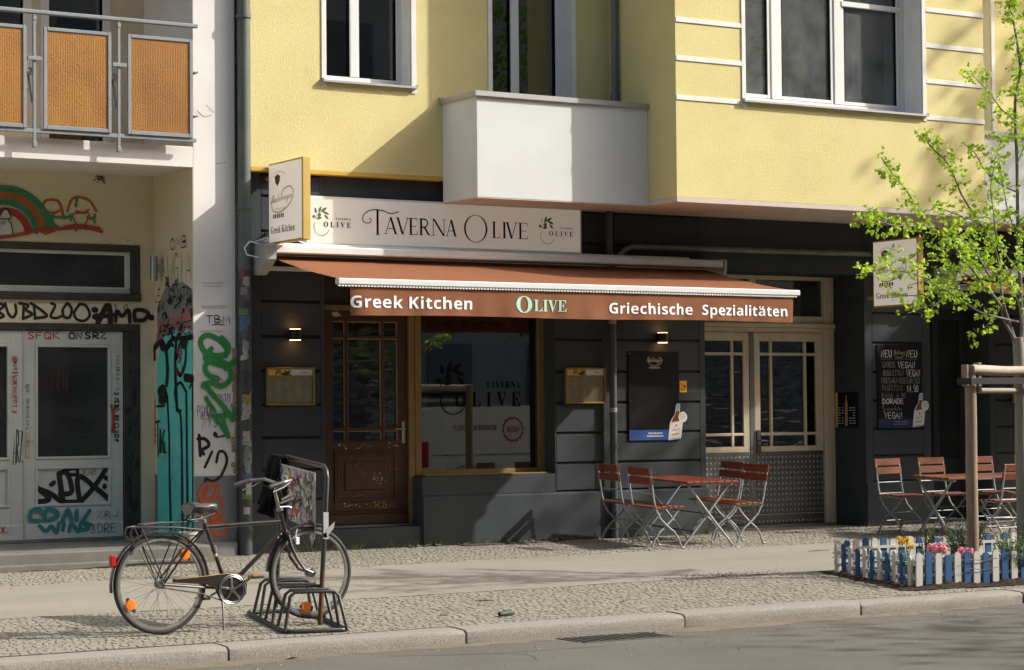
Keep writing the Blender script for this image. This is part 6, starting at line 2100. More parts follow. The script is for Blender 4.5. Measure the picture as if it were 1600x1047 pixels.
for i in range(300):
    u, v = R.uniform(BU0 + .04, BU1 - .04), R.uniform(.755, BV1 - .03)
    if i < 12: u, v = BU1 - .06 + R.uniform(-.012, .025), R.uniform(.64, .74)
    a, b = R.uniform(.014, .036), R.uniform(.014, .036)
    t_ = R.uniform(-.5, .5)
    c, s = math.cos(t_), math.sin(t_)
    mb.poly([(u + p * a * c - q * b * s, v + p * a * s + q * b * c) for p, q in ((-1, -1), (1, -1), (1, 1), (-1, 1))], bp, .0085 + .00003 * i)
o = rko('stickers', mb, 'sticker', bdq, False)
mb = MB()
cu, cv = .19, .95
mb.poly([(cu + .036 * math.cos(k * PI / 8), cv + .055 * math.sin(k * PI / 8)) for k in range(16)], bp, .017)
rko('lime_sticker', mb, 'lime', bdq, False)
mb = MB()
mb.ribbon([(cu - .017, cv - .02), (cu, cv + .03), (cu + .017, cv - .02), (cu - .017, cv - .02)], .007, bp, .018)
for k in range(16):
    u, v = R.uniform(.22, .66), R.uniform(.78, 1.07)
    mb.ribbon([(u, v), (u + .03, v + .02), (u + .05, v - .01)], .006, bp, .018 + k * .0003)
rko('sticker_print', mb, 'black_letter', bdq, False)
mb = MB()
hu, hv = .45, .80
mb.poly([(hu, hv - .045), (hu + .035, hv), (hu + .03, hv + .025), (hu + .014, hv + .028), (hu, hv + .014), (hu - .014, hv + .028), (hu - .03, hv + .025), (hu - .035, hv)], bp, .0185)
for z in (.88, .93): mb.poly([(.25, z), (.32, z), (.32, z + .022), (.25, z + .022)], bp, .0185)
rko('red_sticker', mb, 'red_paint', bdq, False)
mb = MB()
mb.poly([(.36, .99), (.47, 1.05), (.465, 1.085), (.355, 1.02)], bp, .0186)
rko('pink_sticker', mb, 'pink_print', bdq, False)
mb = MB()
mb.poly([(.285, .99), (.325, .99), (.325, 1.095), (.285, 1.095)], bp, .0187)
rko('yellow_sticker', mb, 'yellow_print', bdq, False)
mb = MB()
x, y, z = hx(0, .74)
mb.box(x - .021, x + .021, y - .022, y - .018, z - .10, z + .10).add([(x + .0, y - .023, z - .03), (x + .07, y - .03, z + .03), (x + .06, y - .03, z - .02), (x + .0, y - .023, z - .09)], [(0, 1, 2, 3)])
rko('post_sticker', mb, 'paper_white', None, False)
mb = MB().lathe([(.0, .0), (.02, .0)], (x - .002, y - .0235, z - .07), (0, -1, 0), 12)
rko('red_dot', mb, 'red_paint', None, False)
# rust on the upright
mb = MB().tube([hx(0, .02), hx(0, .42)], .0186, 10)
rko('rusty_foot', mb, mat('rusty_steel', (.055, .03, .02), (.17, .062, .022), 12, .85, .3, 30), None)

# black cloth hung over the far end of the hoop
mb = MB()
nu, nv = 16, 26
vs, fs = [], []
for i in range(nu + 1):
    for j in range(nv + 1):
        u = i / nu
        v = (j / nv - .5) * 2
        k = LH + .03 - u * .20
        x, y, z = hx(k, 0)
        hang = (.44 if v < 0 else .36) - .05 * math.sin(u * 5 + 1) * abs(v)
        off = .026 + .075 * (abs(v) ** .6) + .034 * math.sin(u * 11 + v * 3) * abs(v) + .02 * math.sin(u * 23 - v * 4) * abs(v)
        sgn = -1 if v < 0 else 1
        a = min(1, abs(v) / .12)
        zz = top + .022 - (1 - math.cos(a * PI / 2)) * .03 - max(0, abs(v) - .06) * hang
        lat = sgn * off * math.sin(a * PI / 2) + .02 * math.sin(zz * 14 + u * 4) * abs(v)
        bulge = .10 * abs(v) * (1 - u) if v < 0 else 0
        vs.append((x + hdy * lat + bulge * hdx, y - hdx * lat + bulge * hdy, z + zz))
for i in range(nu):
    for j in range(nv): fs.append((i * (nv + 1) + j, (i + 1) * (nv + 1) + j, (i + 1) * (nv + 1) + j + 1, i * (nv + 1) + j + 1))
jk = obj('draped_jacket', mb.add(vs, fs), M['black_cloth'], None, True)
md = jk.modifiers.new('thick', 'SOLIDIFY')
md.thickness = .012
tag(jk, 'black jacket draped over the hoop of the bicycle rack', 'jacket')
mb = MB()
for k, (a, b) in enumerate(((.60, .66), (.54, .70), (.57, .62))):
    x, y, z = hx(a, 0)
    vs = []
    pts = [(x - .03, y, gz(pA.y) + 1.05), (x - .035, y, gz(pA.y) + .8), (x - .03, y, gz(pA.y) + b - .10)]
    mb.tube(pts, [.022, .020, .013], 6, flat=.35)
tag(obj('hanging_strap', mb, M['black_cloth'], None, True), 'black straps hanging below the sticker board', 'strap')

# ================================================================== planted tree pit with picket fence
A_, B_, C_, D_ = Vector((13.52, -4.66)), Vector((13.08, -6.29)), Vector((17.2, -6.62)), Vector((17.3, -4.75))
fn = thing('picket_fence', 'low garden fence of blue and white pickets round the tree pit', 'fence', (15.0, -5.6, gz(-5.6)))
def sid(p, q, n, phase, dz=0.0):
    d = (q - p).normalized()
    nrm = Vector((d.y, -d.x))
    L_ = (q - p).length
    hz = lambda y: gz(y) - .0 + dz
    for z in (.085, .205):
        mb = MB()
        vs, fs = [], []
        for i in range(9):
            c = p + d * (L_ * i / 8)
            zz = hz(c.y) + z
            for a, b in ((.010, -.013), (.024, -.013), (.024, .013), (.010, .013)): vs.append((c.x - nrm.x * a, c.y - nrm.y * a, zz + b))
            if i:
                for k in range(4): fs.append((4 * i - 4 + k, 4 * i - 4 + (k + 1) % 4, 4 * i + (k + 1) % 4, 4 * i + k))
        fs += [(0, 1, 2, 3), (35, 34, 33, 32)]
        obj('rail', mb.add(vs, fs), M['picket_white'], fn)
    for i in range(n):
        c = p + d * (L_ * (i + .5) / n)
        hw, th, h = .034, .018, .285 + R.uniform(-.008, .010)
        tl = R.uniform(-.02, .02)
        z0 = hz(c.y) + R.uniform(-.015, .01)
        pr = [(-hw, 0), (hw, 0), (hw, h - .028)] + [(hw * math.cos(a), h - .028 + .028 * math.sin(a)) for a in (.5, 1.05, 1.57, 2.09, 2.64)] + [(-hw, h - .028)]
        mp = lambda u, v, dd=0.0: (c.x + d.x * (u + v * tl) + nrm.x * (dd - .010), c.y + d.y * (u + v * tl) + nrm.y * (dd - .010), z0 + v)
        mb = MB().poly(pr, mp, 0, th)
        blue = (i + phase) % 2
        obj('picket', mb, M['picket_blue' if blue else 'picket_white'], fn)
    return d
def seglen(p, q): return round((q - p).length / .112)
sid(A_, B_, 11, 0)
sid(B_, C_, seglen(B_, C_) + 2, 0, .02)
sid(D_, A_, seglen(A_, D_), 1, .02)
sid(C_, D_, 14, 0)
mb = MB()
for z in (.15, .19): mb.tube([(A_.x - .03, A_.y - .02, gz(A_.y) + z), (A_.x + .06, A_.y - .08, gz(A_.y) + z - .01)], .004, 5)
for z in (.14, .22): mb.tube([(B_.x + .52 + k * .05, B_.y - .08, gz(B_.y) + z + .01 * math.sin(k)) for k in range(9)], .003, 5)
obj('wire', mb, M['iron'], fn)

# soil
mb = MB()
nx, ny = 90, 46
vs, fs = [], []
for i in range(nx + 1):
    for j in range(ny + 1):
        u, v = i / nx, j / ny
        p = (A_.lerp(D_, u * 1.03 - .035)).lerp(B_.lerp(C_, u * 1.03 - .035 - .02 * v), v * 1.17 - .05)
        x = p.x
        e = min(1, 9 * min(u + .01, 1 - u, v + .01, 1 - v))
        z = gz(p.y) + .004 + e * (.022 + .014 * math.sin(x * 9 + p.y * 5)) + e * R.uniform(-.012, .020)
        vs.append((x + R.uniform(-.01, .01), p.y + R.uniform(-.01, .01), z))
for i in range(nx):
    for j in range(ny): fs.append((i * (ny + 1) + j, i * (ny + 1) + j + 1, (i + 1) * (ny + 1) + j + 1, (i + 1) * (ny + 1) + j))
soil = obj('soil', mb.add(vs, fs), M['soil'])
soil['kind'] = 'stuff'
mb = MB()
for k in range(500):
    t_ = R.random()
    p = (A_.lerp(B_, t_) if k % 2 else B_.lerp(C_, t_ * .5)) + Vector((R.gauss(-.03, .07), R.gauss(-.03, .06)))
    s = R.uniform(.005, .022)
    z = gz(p.y) + s * .3
    mb.lathe([(0, -s * .5), (s * .8, -s * .2), (s, s * .2), (0, s * .7)], (p.x, p.y, z), (R.uniform(-.4, .4), R.uniform(-.4, .4), 1), 5)
o = obj('soil_crumbs', mb, M['soil'])
o['kind'] = 'stuff'

# plants in the pit
def leafy(name, label, cat, x, y, h, n, spread, m='herb', lw=.019, group=None):
    n, h = int(n * 1.5), h * 1.3
    t = thing(name, label, cat, (x, y, gz(y) + .03), 0, group)
    st_, lf = MB(), MB()
    for i in range(n):
        a, r = R.uniform(0, 2 * PI), spread * math.sqrt(R.random())
        hh = h * R.uniform(.6, 1.05)
        b = Vector((x + r * .25 * math.cos(a), y + r * .25 * math.sin(a), gz(y) + .02))
        e = Vector((x + r * math.cos(a), y + r * math.sin(a), gz(y) + .03 + hh))
        st_.tube([b, b.lerp(e, .5) + Vector((0, 0, .02)), e], .0022, 4)
        k = int(hh / .016)
        for q in range(2, k):
            p = b.lerp(e, q / k)
            for s in range(2):
                an = R.uniform(0, 2 * PI)
                l = R.uniform(.02, .042) * (1.15 - q / k * .4)
                d = Vector((math.cos(an), math.sin(an), R.uniform(.3, 1.2))).normalized()
                w_ = d.cross(Vector((0, 0, 1))).normalized() * lw * .5
                lf.add([p, p + d * l * .5 + w_, p + d * l, p + d * l * .5 - w_], [(0, 1, 2, 3)])
    obj('stems', st_, M['twig'], t)
    obj('foliage', lf, M[m], t)
    return t
leafy('herb_bush', 'feathery green bush beside the timber stake in the tree pit', 'shrub', 14.55, -5.35, .36, 34, .24)
leafy('herb_bush', 'bushy green plant between stake and trunk in the tree pit', 'shrub', 14.55, -6.0, .30, 30, .20)
leafy('herb_bush', 'small sprig of green by the back pickets of the tree pit', 'shrub', 14.45, -4.95, .33, 14, .12)
leafy('herb_bush', 'low green plant under the pink flowers in the tree pit', 'shrub', 13.62, -6.05, .16, 22, .16)
leafy('herb_bush', 'leafy stems close behind the front pickets', 'shrub', 14.25, -6.30, .26, 26, .18)
leafy('herb_bush', 'loose green plant under the yellow daffodils', 'shrub', 13.45, -5.70, .18, 14, .10)
def flower_head(t, c, r, m, n=26):
    mb = MB()
    for k in range(n):
        d = Vector((R.gauss(0, 1), R.gauss(0, 1), R.gauss(.3, .8))).normalized()
        p = c + d * r * R.uniform(.75, 1)
        u = d.orthogonal().normalized()
        v = d.cross(u)
        s = r * .36
        mb.add([p + u * s, p + v * s + d * s * .3, p - u * s, p - v * s + d * s * .3], [(0, 1, 2, 3)])
    obj('bloom', mb, M[m], t)
def flower(name, label, cat, heads, m, r, group=None):
    x, y = heads[0][0], heads[0][1]
    t = thing(name, label, cat, (x, y, gz(y) + .02), 0, group)
    st_ = MB()
    for hx_, hy_, hz_ in heads:
        st_.tube([(x + R.uniform(-.02, .02), y, gz(y) + .01), (hx_, hy_, gz(hy_) + hz_)], .004, 5)
        for q in range(3):
            a = R.uniform(0, 6)
            st_.ribbon([(0, 0), (.02, .08), (.05, .14)], .014, lambda u, v, d: (x + u * math.cos(a), y + u * math.sin(a) + d, gz(y) + .02 + v), 0)
    obj('stems', st_, M['herb'], t)
    for hx_, hy_, hz_ in heads: flower_head(t, Vector((hx_, hy_, gz(hy_) + hz_)), r, m)
flower('daffodils', 'bunch of yellow daffodils behind the pickets', 'flowers', [(13.45, -5.72, .35), (13.49, -5.74, .38), (13.53, -5.70, .36), (13.50, -5.78, .33), (13.47, -5.66, .38)], 'yellow_flower', .030)
flower('pink_flower', 'pale pink flower cluster behind the corner of the picket fence', 'flowers', [(13.62, -5.92, .30), (13.68, -5.98, .32), (13.57, -5.98, .31), (13.72, -5.94, .29), (13.66, -6.03, .29)], 'pink_flower', .048)
flower('pink_flower', 'pink flower cluster close to the timber stake', 'flowers', [(13.80, -6.12, .29), (13.86, -6.15, .28), (13.76, -6.16, .27), (13.84, -6.20, .26)], 'pink_flower', .044)
flower('pansy', 'small purple pansy low behind the pickets', 'flowers', [(13.27, -5.80, .14), (13.30, -5.85, .12), (13.25, -5.84, .10)], 'purple_flower', .028)

# ================================================================== stakes and the young tree
SX, SY2 = 14.33, -5.70
stk = thing('tree_stake', 'weathered round timber stake frame tied to the young tree', 'tree stake', (SX, SY2, gz(SY2)))
def rough_pole(pts, r, n=14):
    mb = MB().tube(pts, r, n)
    return mb
obj('post', rough_pole([(SX, SY2, -.2), (SX + .002, SY2, .3), (SX - .003, SY2, .8), (SX + .003, SY2, 1.3), (SX, SY2, 1.845)], [.056, .054, .055, .053, .054]), M['stake'], stk, True)
obj('post', rough_pole([(SX + 1.6, SY2 - .1, -.2), (SX + 1.6, SY2 - .1, 1.84)], [.055, .054]), M['stake'], stk, True)
obj('cross_rail', rough_pole([(SX - .01, SY2 - .03, 1.815), (SX + .4, SY2 - .04, 1.80), (SX + .8, SY2 - .05, 1.805), (SX + 1.65, SY2 - .13, 1.80)], [.048, .047, .045, .046]), M['stake_light'], stk, True)
obj('cross_rail', rough_pole([(SX + .06, SY2 + .03, 1.62), (SX + .8, SY2 + .02, 1.615), (SX + 1.5, SY2 - .04, 1.62)], [.026, .026, .026]), M['stake_light'], stk, True)
mb = MB().box(SX - .085, SX - .058, SY2 - .045, SY2 + .03, 1.66, 1.86, .004).box(SX + .058, SX + .10, SY2 - .05, SY2 + .02, 1.60, 1.88, .004)
obj('batten', mb, M['stake'], stk)
mb = MB().box(SX - .09, SX + 1.62, SY2 - .108, SY2 - .100, 1.675, 1.735, .002).box(SX - .094, SX - .089, SY2 - .10, SY2 + .08, 1.675, 1.735)
obj('strap', mb, M['strap'], stk)

TX, TY = 14.99, -5.68
tree = thing('young_tree', 'young street tree with fresh lime-green leaves tied to timber stakes', 'tree', (TX, TY, gz(TY)))
obj('trunk', MB().tube([(TX, TY, -.2), (TX + .005, TY, .5), (TX - .01, TY, 1.1), (TX, TY, 1.6), (TX - .02, TY, 2.02), (TX - .03, TY, 2.12)], [.066, .060, .057, .056, .054, .05], 14), M['bark'], tree, True)
branches = [
    ([(1591, 543), (1580, 520), (1568, 499), (1565, 480)], .0, .020),
    ([(1565, 480), (1551, 460), (1532, 440), (1518, 419), (1502, 402), (1482, 376), (1444, 342), (1418, 300), (1396, 273), (1377, 246)], -.3, .013),
    ([(1591, 543), (1567, 470), (1557, 396), (1530, 348), (1503, 305), (1482, 257), (1455, 230), (1442, 209)], .25, .014),
    ([(1592, 545), (1597, 513), (1591, 374), (1589, 257), (1586, 160), (1594, 107), (1583, 32), (1575, 0), (1572, -40)], .05, .020),
    ([(1591, 503), (1565, 497), (1530, 487), (1498, 465), (1460, 444), (1428, 428), (1391, 422), (1362, 424), (1337, 430)], -.45, .009),
    ([(1551, 460), (1510, 446), (1470, 452), (1430, 462), (1390, 458)], .35, .007),
    ([(1545, 430), (1520, 390), (1480, 360), (1434, 354), (1395, 352), (1362, 342), (1346, 338)], -.6, .009),
    ([(1588, 190), (1566, 172), (1551, 152), (1530, 128), (1517, 115)], -.3, .006),
    ([(1589, 300), (1567, 290), (1540, 268), (1524, 240), (1505, 224)], .3, .007),
    ([(1480, 374), (1465, 400), (1440, 410), (1410, 408), (1378, 396)], .1, .005),
    ([(1502, 402), (1490, 440), (1470, 470), (1445, 480), (1418, 490)], -.1, .005),
    ([(1565, 480), (1545, 505), (1530, 520), (1520, 512)], .1, .004),
    ([(1589, 420), (1560, 380), (1552, 330), (1548, 290), (1556, 250)], -.2, .007),
    ([(1591, 374), (1575, 330), (1566, 280), (1560, 240), (1566, 215)], .4, .006),
    ([(1530, 348), (1495, 335), (1465, 325), (1450, 330)], .0, .005),
    ([(1597, 513), (1625, 450), (1650, 360), (1690, 280), (1720, 200)], .2, .015),
    ([(1597, 513), (1640, 480), (1700, 440), (1760, 400), (1800, 380)], -.2, .012),
    ([(1591, 374), (1620, 320), (1650, 240), (1660, 150)], -.3, .010),
    ([(1594, 107), (1610, 60), (1640, 10), (1650, -60)], .3, .009),
    ([(1589, 257), (1610, 210), (1640, 180), (1680, 120)], .4, .008),
    ([(1530, 440), (1500, 425), (1470, 425), (1440, 440), (1420, 445)], .45, .005),
    ([(1589, 330), (1560, 345), (1530, 372), (1500, 385)], .5, .006),
    ([(1592, 460), (1570, 440), (1548, 420), (1535, 400), (1515, 370), (1500, 345)], .6, .007),
    ([(1597, 513), (1590, 470), (1575, 440), (1590, 400), (1600, 370)], -.5, .007),
]
pts_leaf = []
for bi, (pl_, yo, r0) in enumerate(branches):
    n = len(pl_)
    P = []
    for i, (a, b) in enumerate(pl_):
        t_ = i / (n - 1)
        P.append(at(a, b, TY + yo * t_))
    Q = []
    for i in range(n - 1):
        p0, p1, p2, p3 = P[max(i - 1, 0)], P[i], P[i + 1], P[min(i + 2, n - 1)]
        for k in range(4):
            t_ = k / 4
            Q.append(.5 * ((2 * p1) + (p2 - p0) * t_ + (2 * p0 - 5 * p1 + 4 * p2 - p3) * t_ * t_ + (3 * p1 - p0 - 3 * p2 + p3) * t_ ** 3))
    Q.append(P[-1])
    m_ = len(Q)
    obj('branch', MB().tube(Q, [r0 * (1 - .8 * i / m_) + .0015 for i in range(m_)], 7), M['twig'], tree, True)
    if bi == 0: continue
    Lb = sum((Q[i + 1] - Q[i]).length for i in range(m_ - 1))
    cnt = int(Lb * (32 if min(q[1] for q in pl_) < 420 else 22))
    for k in range(cnt):
        f_ = (k + R.random()) / cnt
        lo = .40 if bi in (3,) else .18
        f_ = lo + (1 - lo) * f_ if r0 > .006 else f_
        i = min(int(f_ * (m_ - 1)), m_ - 2)
        p = Q[i].lerp(Q[i + 1], f_ * (m_ - 1) - i)
        pts_leaf.append((p, (Q[i + 1] - Q[i]).normalized(), f_))
tw = MB()
def leaf_shape(mb, p, d, s):
    """a small lobed leaf, folded a little along its midrib"""
    side_ = d.cross(Vector((R.gauss(0, 1), R.gauss(0, 1), R.gauss(0, 1)))).normalized()
    nn = side_.cross(d).normalized()
    f = R.uniform(.1, .5)
    q = lambda u, v: p + d * (u * s) + side_ * (v * s) + nn * (abs(v) * f * s - .25 * u * u * s)
    mb.add([q(0, 0), q(.25, .30), q(.45, .52), q(.62, .28), q(.85, .30), q(1.12, 0), q(.85, -.30), q(.62, -.28), q(.45, -.52), q(.25, -.30), q(.55, 0)],
           [(0, 1, 10), (1, 2, 10), (2, 3, 10), (3, 4, 10), (4, 5, 10), (5, 6, 10), (6, 7, 10), (7, 8, 10), (8, 9, 10), (9, 0, 10)])
leaves = []
for p, d, f_ in pts_leaf:
    o_ = Vector((R.gauss(0, 1), R.gauss(0, 1), R.gauss(.15, .8))).normalized() * R.uniform(.02, .15)
    e = p + o_
    tw.tube([p, p.lerp(e, .5) + Vector((0, 0, .008)), e], .0013, 4)
    for k in range(R.choice((4, 5, 6, 7))):
        dd = (o_.normalized() * .6 + Vector((R.gauss(0, .8), R.gauss(0, .8), R.gauss(-.25, .6)))).normalized()
        leaves.append((e + Vector((R.gauss(0, .022), R.gauss(0, .022), R.gauss(0, .018))), dd, R.uniform(.024, .050)))
obj('twigs', tw, M['twig'], tree)
print('leaves', len(leaves))
vis = [l for l in leaves if (lambda d: 0 < d.dot(rt) / d.dot(fw) * FPX + 800 < 1600 and 0 < d.dot(dn) / d.dot(fw) * FPX + 523.5)(l[0] - CAM)]
vis.sort(key=lambda l: -l[2])
big = set(id(l) for l in vis[:300])
rest = MB()
for l in leaves:
    if id(l) in big:
        mb = MB()
        leaf_shape(mb, Vector((0, 0, 0)), l[1], l[2])
        o = obj('leaf', mb, M['leaf'], tree, local=True)
        o.location = l[0] - Vector((TX, TY, gz(TY)))
    else:
        leaf_shape(rest, l[0], l[1], l[2])
o = obj('leaves', rest, M['leaf'], tree)
o['kind'] = 'stuff'

# ================================================================== small things
t = thing('flowerpot', 'cream flowerpot standing on the entrance step behind the saddle', 'pot', (8.75, -.35, .146))
obj('pot_body', MB().lathe([(.07, 0), (.088, .10), (.092, .10), (.098, .102), (.098, .13), (.088, .13), (.084, .10), (0, .095)], (8.75, -.35, .146), (0, 0, 1), 24), M['pot'], t, True)
obj('potting_soil', MB().lathe([(.083, .112), (0, .116)], (8.75, -.35, .146), (0, 0, 1), 16), M['soil'], t)
gt = thing('drain_grate', 'slotted iron drain grate in the gutter below the kerb', 'drain', (9.25, -7.24, -.236))
obj('grate_frame', MB().box(8.86, 9.66, -7.46, -7.44, -.25, -.2335, .002).box(8.86, 9.66, -7.075, -7.055, -.25, -.2335, .002).box(8.86, 8.88, -7.44, -7.075, -.25, -.2335, .002).box(9.64, 9.66, -7.44, -7.075, -.25, -.2335, .002), M['iron'], gt)
obj('shaft_dark_sheet', MB().add([(8.88, -7.44, -.2385), (9.64, -7.44, -.2385), (9.64, -7.075, -.2385), (8.88, -7.075, -.2385)], [(0, 1, 2, 3)]), M['joint_dark'], gt)  # flat dark sheet standing for the unlit depth under the bars
for k in range(11):
    x = 8.92 + k * .066
    obj('grate_bar', MB().box(x, x + .026, -7.44, -7.075, -.237, -.2325, .002), M['iron'], gt)
def weeds(mb, x0, x1, y, n, h=.09):
    for k in range(n):
        x, yy = R.uniform(x0, x1), y + R.gauss(0, .012)
        a = R.uniform(0, 6)
        hh = h * R.uniform(.3, 1)
        b = R.uniform(.01, .05)
        mb.add([(x - .002, yy, gz(yy)), (x + .002, yy, gz(yy)), (x + b * math.cos(a) * .5, yy + b * math.sin(a) * .5, gz(yy) + hh * .7), (x + b * math.cos(a), yy + b * math.sin(a), gz(yy) + hh)], [(0, 1, 2), (1, 3, 2)])
mb = MB()
for x0, x1, n in ((9.7, 10.4, 150), (10.2, 10.9, 160), (11.1, 12.0, 90), (12.2, 12.8, 60), (13.2, 13.9, 60), (9.0, 9.45, 70), (15.2, 15.6, 40), (17.8, 18.5, 40)): weeds(mb, x0, x1, -.05, n)
for k in range(260):
    x, y = R.uniform(7, 13), R.uniform(-6.7, -4.6)
    weeds(mb, x, x + .02, y, 2, .022)
o = obj('weeds', mb, M['grass'])
o['kind'] = 'stuff'
mb = MB()
for k in range(46):
    x = R.uniform(11.4, 13.6)
    s = R.uniform(.012, .045)
    mb.lathe([(0, -s * .4), (s, -s * .1), (s * .8, s * .3), (0, s * .6)], (x, -.045 - R.random() * .03, gz(-.05) + R.uniform(0, .012)), (R.uniform(-.5, .5), R.uniform(-.5, .5), 1), 6)
o = obj('crumbled_plaster', mb, mat('crumbled_render', (.13, .115, .095), (.05, .045, .04), 12, .95))
o['kind'] = 'stuff'
tag(obj('metal_plate', MB().box(12.05, 13.3, -.20, -.045, gz(-.1) + .001, gz(-.1) + .010, .003), M['iron']), 'flat dark metal cover at the foot of the wall under the shop window', 'cover plate')
def twig(pxp, l, a, label):
    p = atg(*pxp)
    d = Vector((math.cos(a), math.sin(a), 0))
    mb = MB().tube([p - d * l / 2 + Vector((0, 0, .012)), p + Vector((0, .012, .016)), p + d * l / 2 + Vector((0, 0, .012))], [.005, .008, .004], 6)
    tag(obj('twig', mb, M['twig'], None, True), label, 'twig', 'twigs lying on the pavement')
twig((757, 941), .16, -.5, 'fallen twig on the mosaic paving below the shop window')
twig((695, 962), .10, .3, 'short dark twig near the kerb beside the rack')
twig((1280, 862), .30, .05, 'long thin stick on the pavement beyond the picket fence')
twig((978, 940), .06, .2, 'tiny twig on the mosaic strip above the drain')
p = atg(791, 963)
mb = MB().lathe([(0, -.09), (.018, -.075), (.026, -.02), (.024, .05), (.012, .085), (0, .092)], (p.x, p.y, p.z + .022), (1, .25, 0), 12)
tag(obj('green_cone', mb, mat('dark_green_litter', (.035, .06, .035), (.02, .035, .02), 20, .6), None, True), 'dark green oval scrap lying on the mosaic by the kerb', 'litter')
def scrap(P, s, label, m='white_letter'):
    vs = [(P.x + R.uniform(.4, 1) * s * math.cos(k), P.y + R.uniform(.4, 1) * s * math.sin(k), P.z + R.uniform(.004, .5) * s) for k in range(6)]
    tag(obj('paper_scrap', MB().add(vs, [(0, 1, 2), (0, 2, 3), (0, 3, 4), (0, 4, 5)]), M[m]), label, 'litter', 'scraps of litter')
def atz(a, b, z):
    d = rt * ((a - 800) / FPX) + dn * ((b - 523.5) / FPX) + fw
    return CAM + d * ((z - CAM.z) / d.z)
scrap(atz(1023, 988, -.236), .035, 'crumpled white scrap in the gutter by the end of the drain')
scrap(atg(1008, 921), .03, 'white paper scrap on the mosaic in front of the table')
scrap(atg(1153, 855), .03, 'small pale crumb beside the foot of the sunlit table', 'paper')
p = atz(455, 1030, -.236)
tag(obj('dry_leaf', MB().add([(p.x - .05, p.y, p.z + .004), (p.x, p.y - .02, p.z + .02), (p.x + .06, p.y, p.z + .006), (p.x, p.y + .03, p.z + .016)], [(0, 1, 2), (0, 2, 3)]), M['bare_brick']), 'curled brown leaf in the gutter below the bicycle', 'leaf')

# ================================================================== across the street, seen in the glass
op = thing('facing_house', 'plain grey house across the street', 'building', (20, -27, 0))
obj('wall', MB().box(-30, 80, -36, -27.5, -.3, 20), M['opp'], op)
wmesh = None
for iz in range(5):
    for ix in range(24):
        x = -8 + ix * 3.0
        z = 1.0 + iz * 4.0
        if wmesh is None:
            o = obj('window', MB().box(-.65, .65, -.03, .03, 0, 2.2, .01), M['opp_glass'], op, local=True)
            wmesh = o.data
        else:
            o = bpy.data.objects.new('window', wmesh)
            COL.objects.link(o)
            o.parent = op
        o.location = (x - 20, -.46, z)
van = thing('parked_van', 'white delivery van parked across the street, seen reflected in the shop window', 'van', (20.7, -12.2, -.24))
pr = [(-2.5, .35), (-2.55, .9), (-2.47, 1.62), (-2.40, 1.71), (-2.25, 1.75), (-1.2, 1.785), (1.0, 1.80), (1.3, 1.74), (1.9, 1.2), (2.65, 1.02), (2.75, .6), (2.7, .35)]
mb = MB().poly(pr, lambda u, v, d=0.0: (20.7 + u, -13.1 + d, -.24 + v), 0, 1.8)
obj('body', mb, M['van'], van)
mb = MB().poly([(.65, 1.15), (1.35, 1.15), (1.2, 1.65), (.65, 1.65)], lambda u, v, d=0.0: (20.7 + u, -11.3 + d, -.24 + v), .003)
obj('side_window', mb, M['opp_glass'], van)
for x in (-1.6, 1.95): obj('wheel', MB().lathe([(.0, 0), (.30, 0), (.34, .04), (.34, .2), (0, .22)], (20.7 + x, -11.48, .10), (0, 1, 0), 24), M['tyre'], van, True)
obj('tail_light', MB().box(18.17, 18.34, -11.42, -11.285, .50, .95, .02), M['red_lens'], van)
obj('side_moulding', MB().box(18.4, 22.6, -11.30, -11.285, .70, .725, .004), M['grey_plastic'], van)
obj('wheel_arch', MB().tube([(19.1 + .42 * math.cos(a), -11.29, .12 + .42 * math.sin(a)) for a in [PI * k / 12 for k in range(13)]], .02, 6), M['grey_plastic'], van, True)
mv = lambda u, v, d=0.0: (20.7 - u, -11.297 + d, -.24 + v)
mb = MB()
text(mb, 'KUNDENDIENST', mv, 1.02, 1.88, 1.37, 1.46, .001, 'sans')
obj('lettering', mb, mat('van_grey_print', (.12, .03, .03)), van)
mb = MB()
n = 28
for k in range(n): mb.poly([(.68 + (.21 + .02 * (k % 2)) * math.cos(a), 1.38 + (.21 + .02 * (k % 2)) * math.sin(a)) if i < 2 else (.68 + .18 * math.cos(a), 1.38 + .18 * math.sin(a)) for i, a in enumerate((2 * PI * k / n, 2 * PI * (k + .9) / n, 2 * PI * (k + .9) / n, 2 * PI * k / n))], mv, .001)
text(mb, 'HEIM', mv, .56, .80, 1.33, 1.43, .001, 'sans')
obj('badge', mb, M['red_paint'], van)

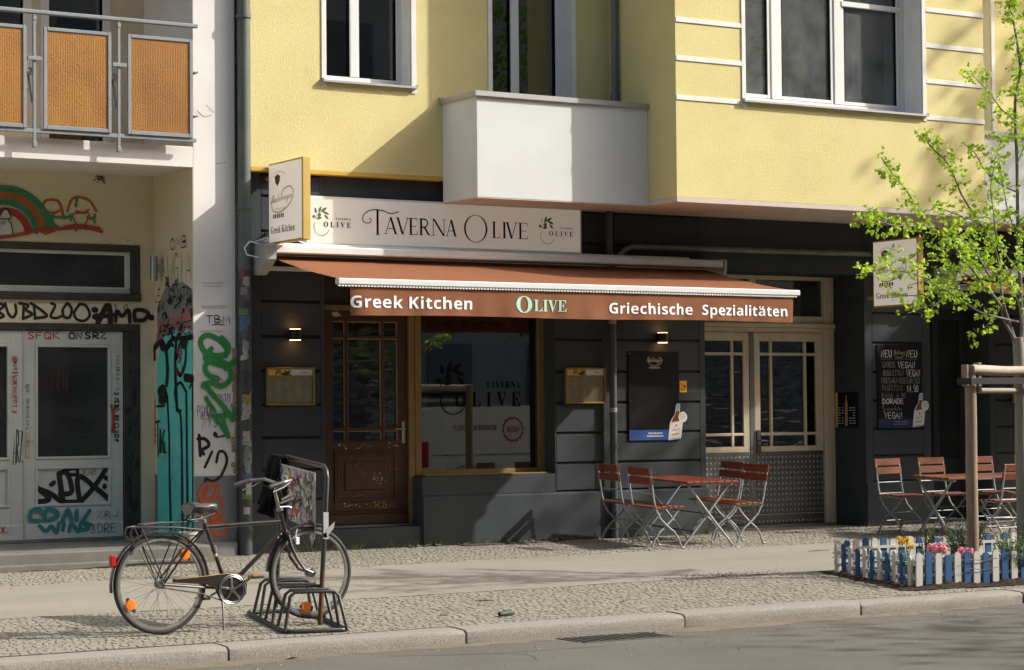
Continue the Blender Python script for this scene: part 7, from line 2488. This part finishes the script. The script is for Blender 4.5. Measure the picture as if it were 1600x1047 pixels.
def big_tree(x, y, zc, r, n, label, th=6.0):
    t = thing('street_tree', label, 'tree', (x, y, -.15), 0, 'tall street trees out of frame')
    obj('trunk', MB().tube([(x, y, -.3), (x + .1, y, th * .5), (x, y + .1, zc)], [.2, .16, .08], 12), M['twig'], t, True)
    mb = MB()
    for k in range(n):
        d = Vector((R.gauss(0, 1), R.gauss(0, 1), R.gauss(0, 1))).normalized()
        q = Vector((x, y, zc)) + Vector((d.x * r, d.y * r, d.z * r * 1.15)) * (R.random() ** .4)
        q += Vector((math.sin(q.z * 3), math.cos(q.x * 3), math.sin(q.y * 2))) * .4
        u = Vector((R.gauss(0, 1), R.gauss(0, 1), R.gauss(0, 1))).normalized()
        v = u.orthogonal().normalized()
        s = R.uniform(.05, .11)
        mb.add([q + u * s, q + v * s, q - u * s, q - v * s], [(0, 1, 2, 3)])
    obj('crown', mb, M['dark_leaf'], t)
big_tree(24.6, -16.2, 6.6, 3.3, 4200, 'full street tree on the far kerb, seen in the window panes')
big_tree(29.8, -5.9, 12.3, 2.4, 1900, 'tall street tree further along the kerb, shading the far end of the bay', 9.5)

mb = MB()
p0 = atg(1140, 898)
for k in range(420):
    x, y = p0.x + R.gauss(0, .34), p0.y + R.gauss(0, .10) - .25 * (R.random() - .5)
    s = R.uniform(.002, .009)
    mb.lathe([(0, -s * .3), (s, 0), (0, s * .5)], (x, y, gz(y) + .004), (R.uniform(-.4, .4), R.uniform(-.4, .4), 1), 5)
o = obj('scattered_soil', mb, M['soil'])
o['kind'] = 'stuff'

road = bpy.data.objects['road']
rm = lambda u, v, d=0.0: (u, v, -.2392 + d)
for pts, wd in (([(7.3, -7.35), (7.6, -7.5), (7.95, -7.62), (8.4, -7.66), (8.9, -7.72)], .012), ([(7.95, -7.62), (8.1, -7.85), (8.0, -8.2)], .009), ([(10.6, -7.5), (11.3, -7.62), (12.1, -7.55), (13.0, -7.66)], .010), ([(5.4, -8.1), (6.1, -8.0), (6.7, -8.16)], .010)):
    q = [(a + R.uniform(-.015, .015), b + R.uniform(-.02, .02)) for a, b in pts]
    o = obj('crack', MB().ribbon(q, wd, rm, .0005, True, .00001), M['iron'], road)
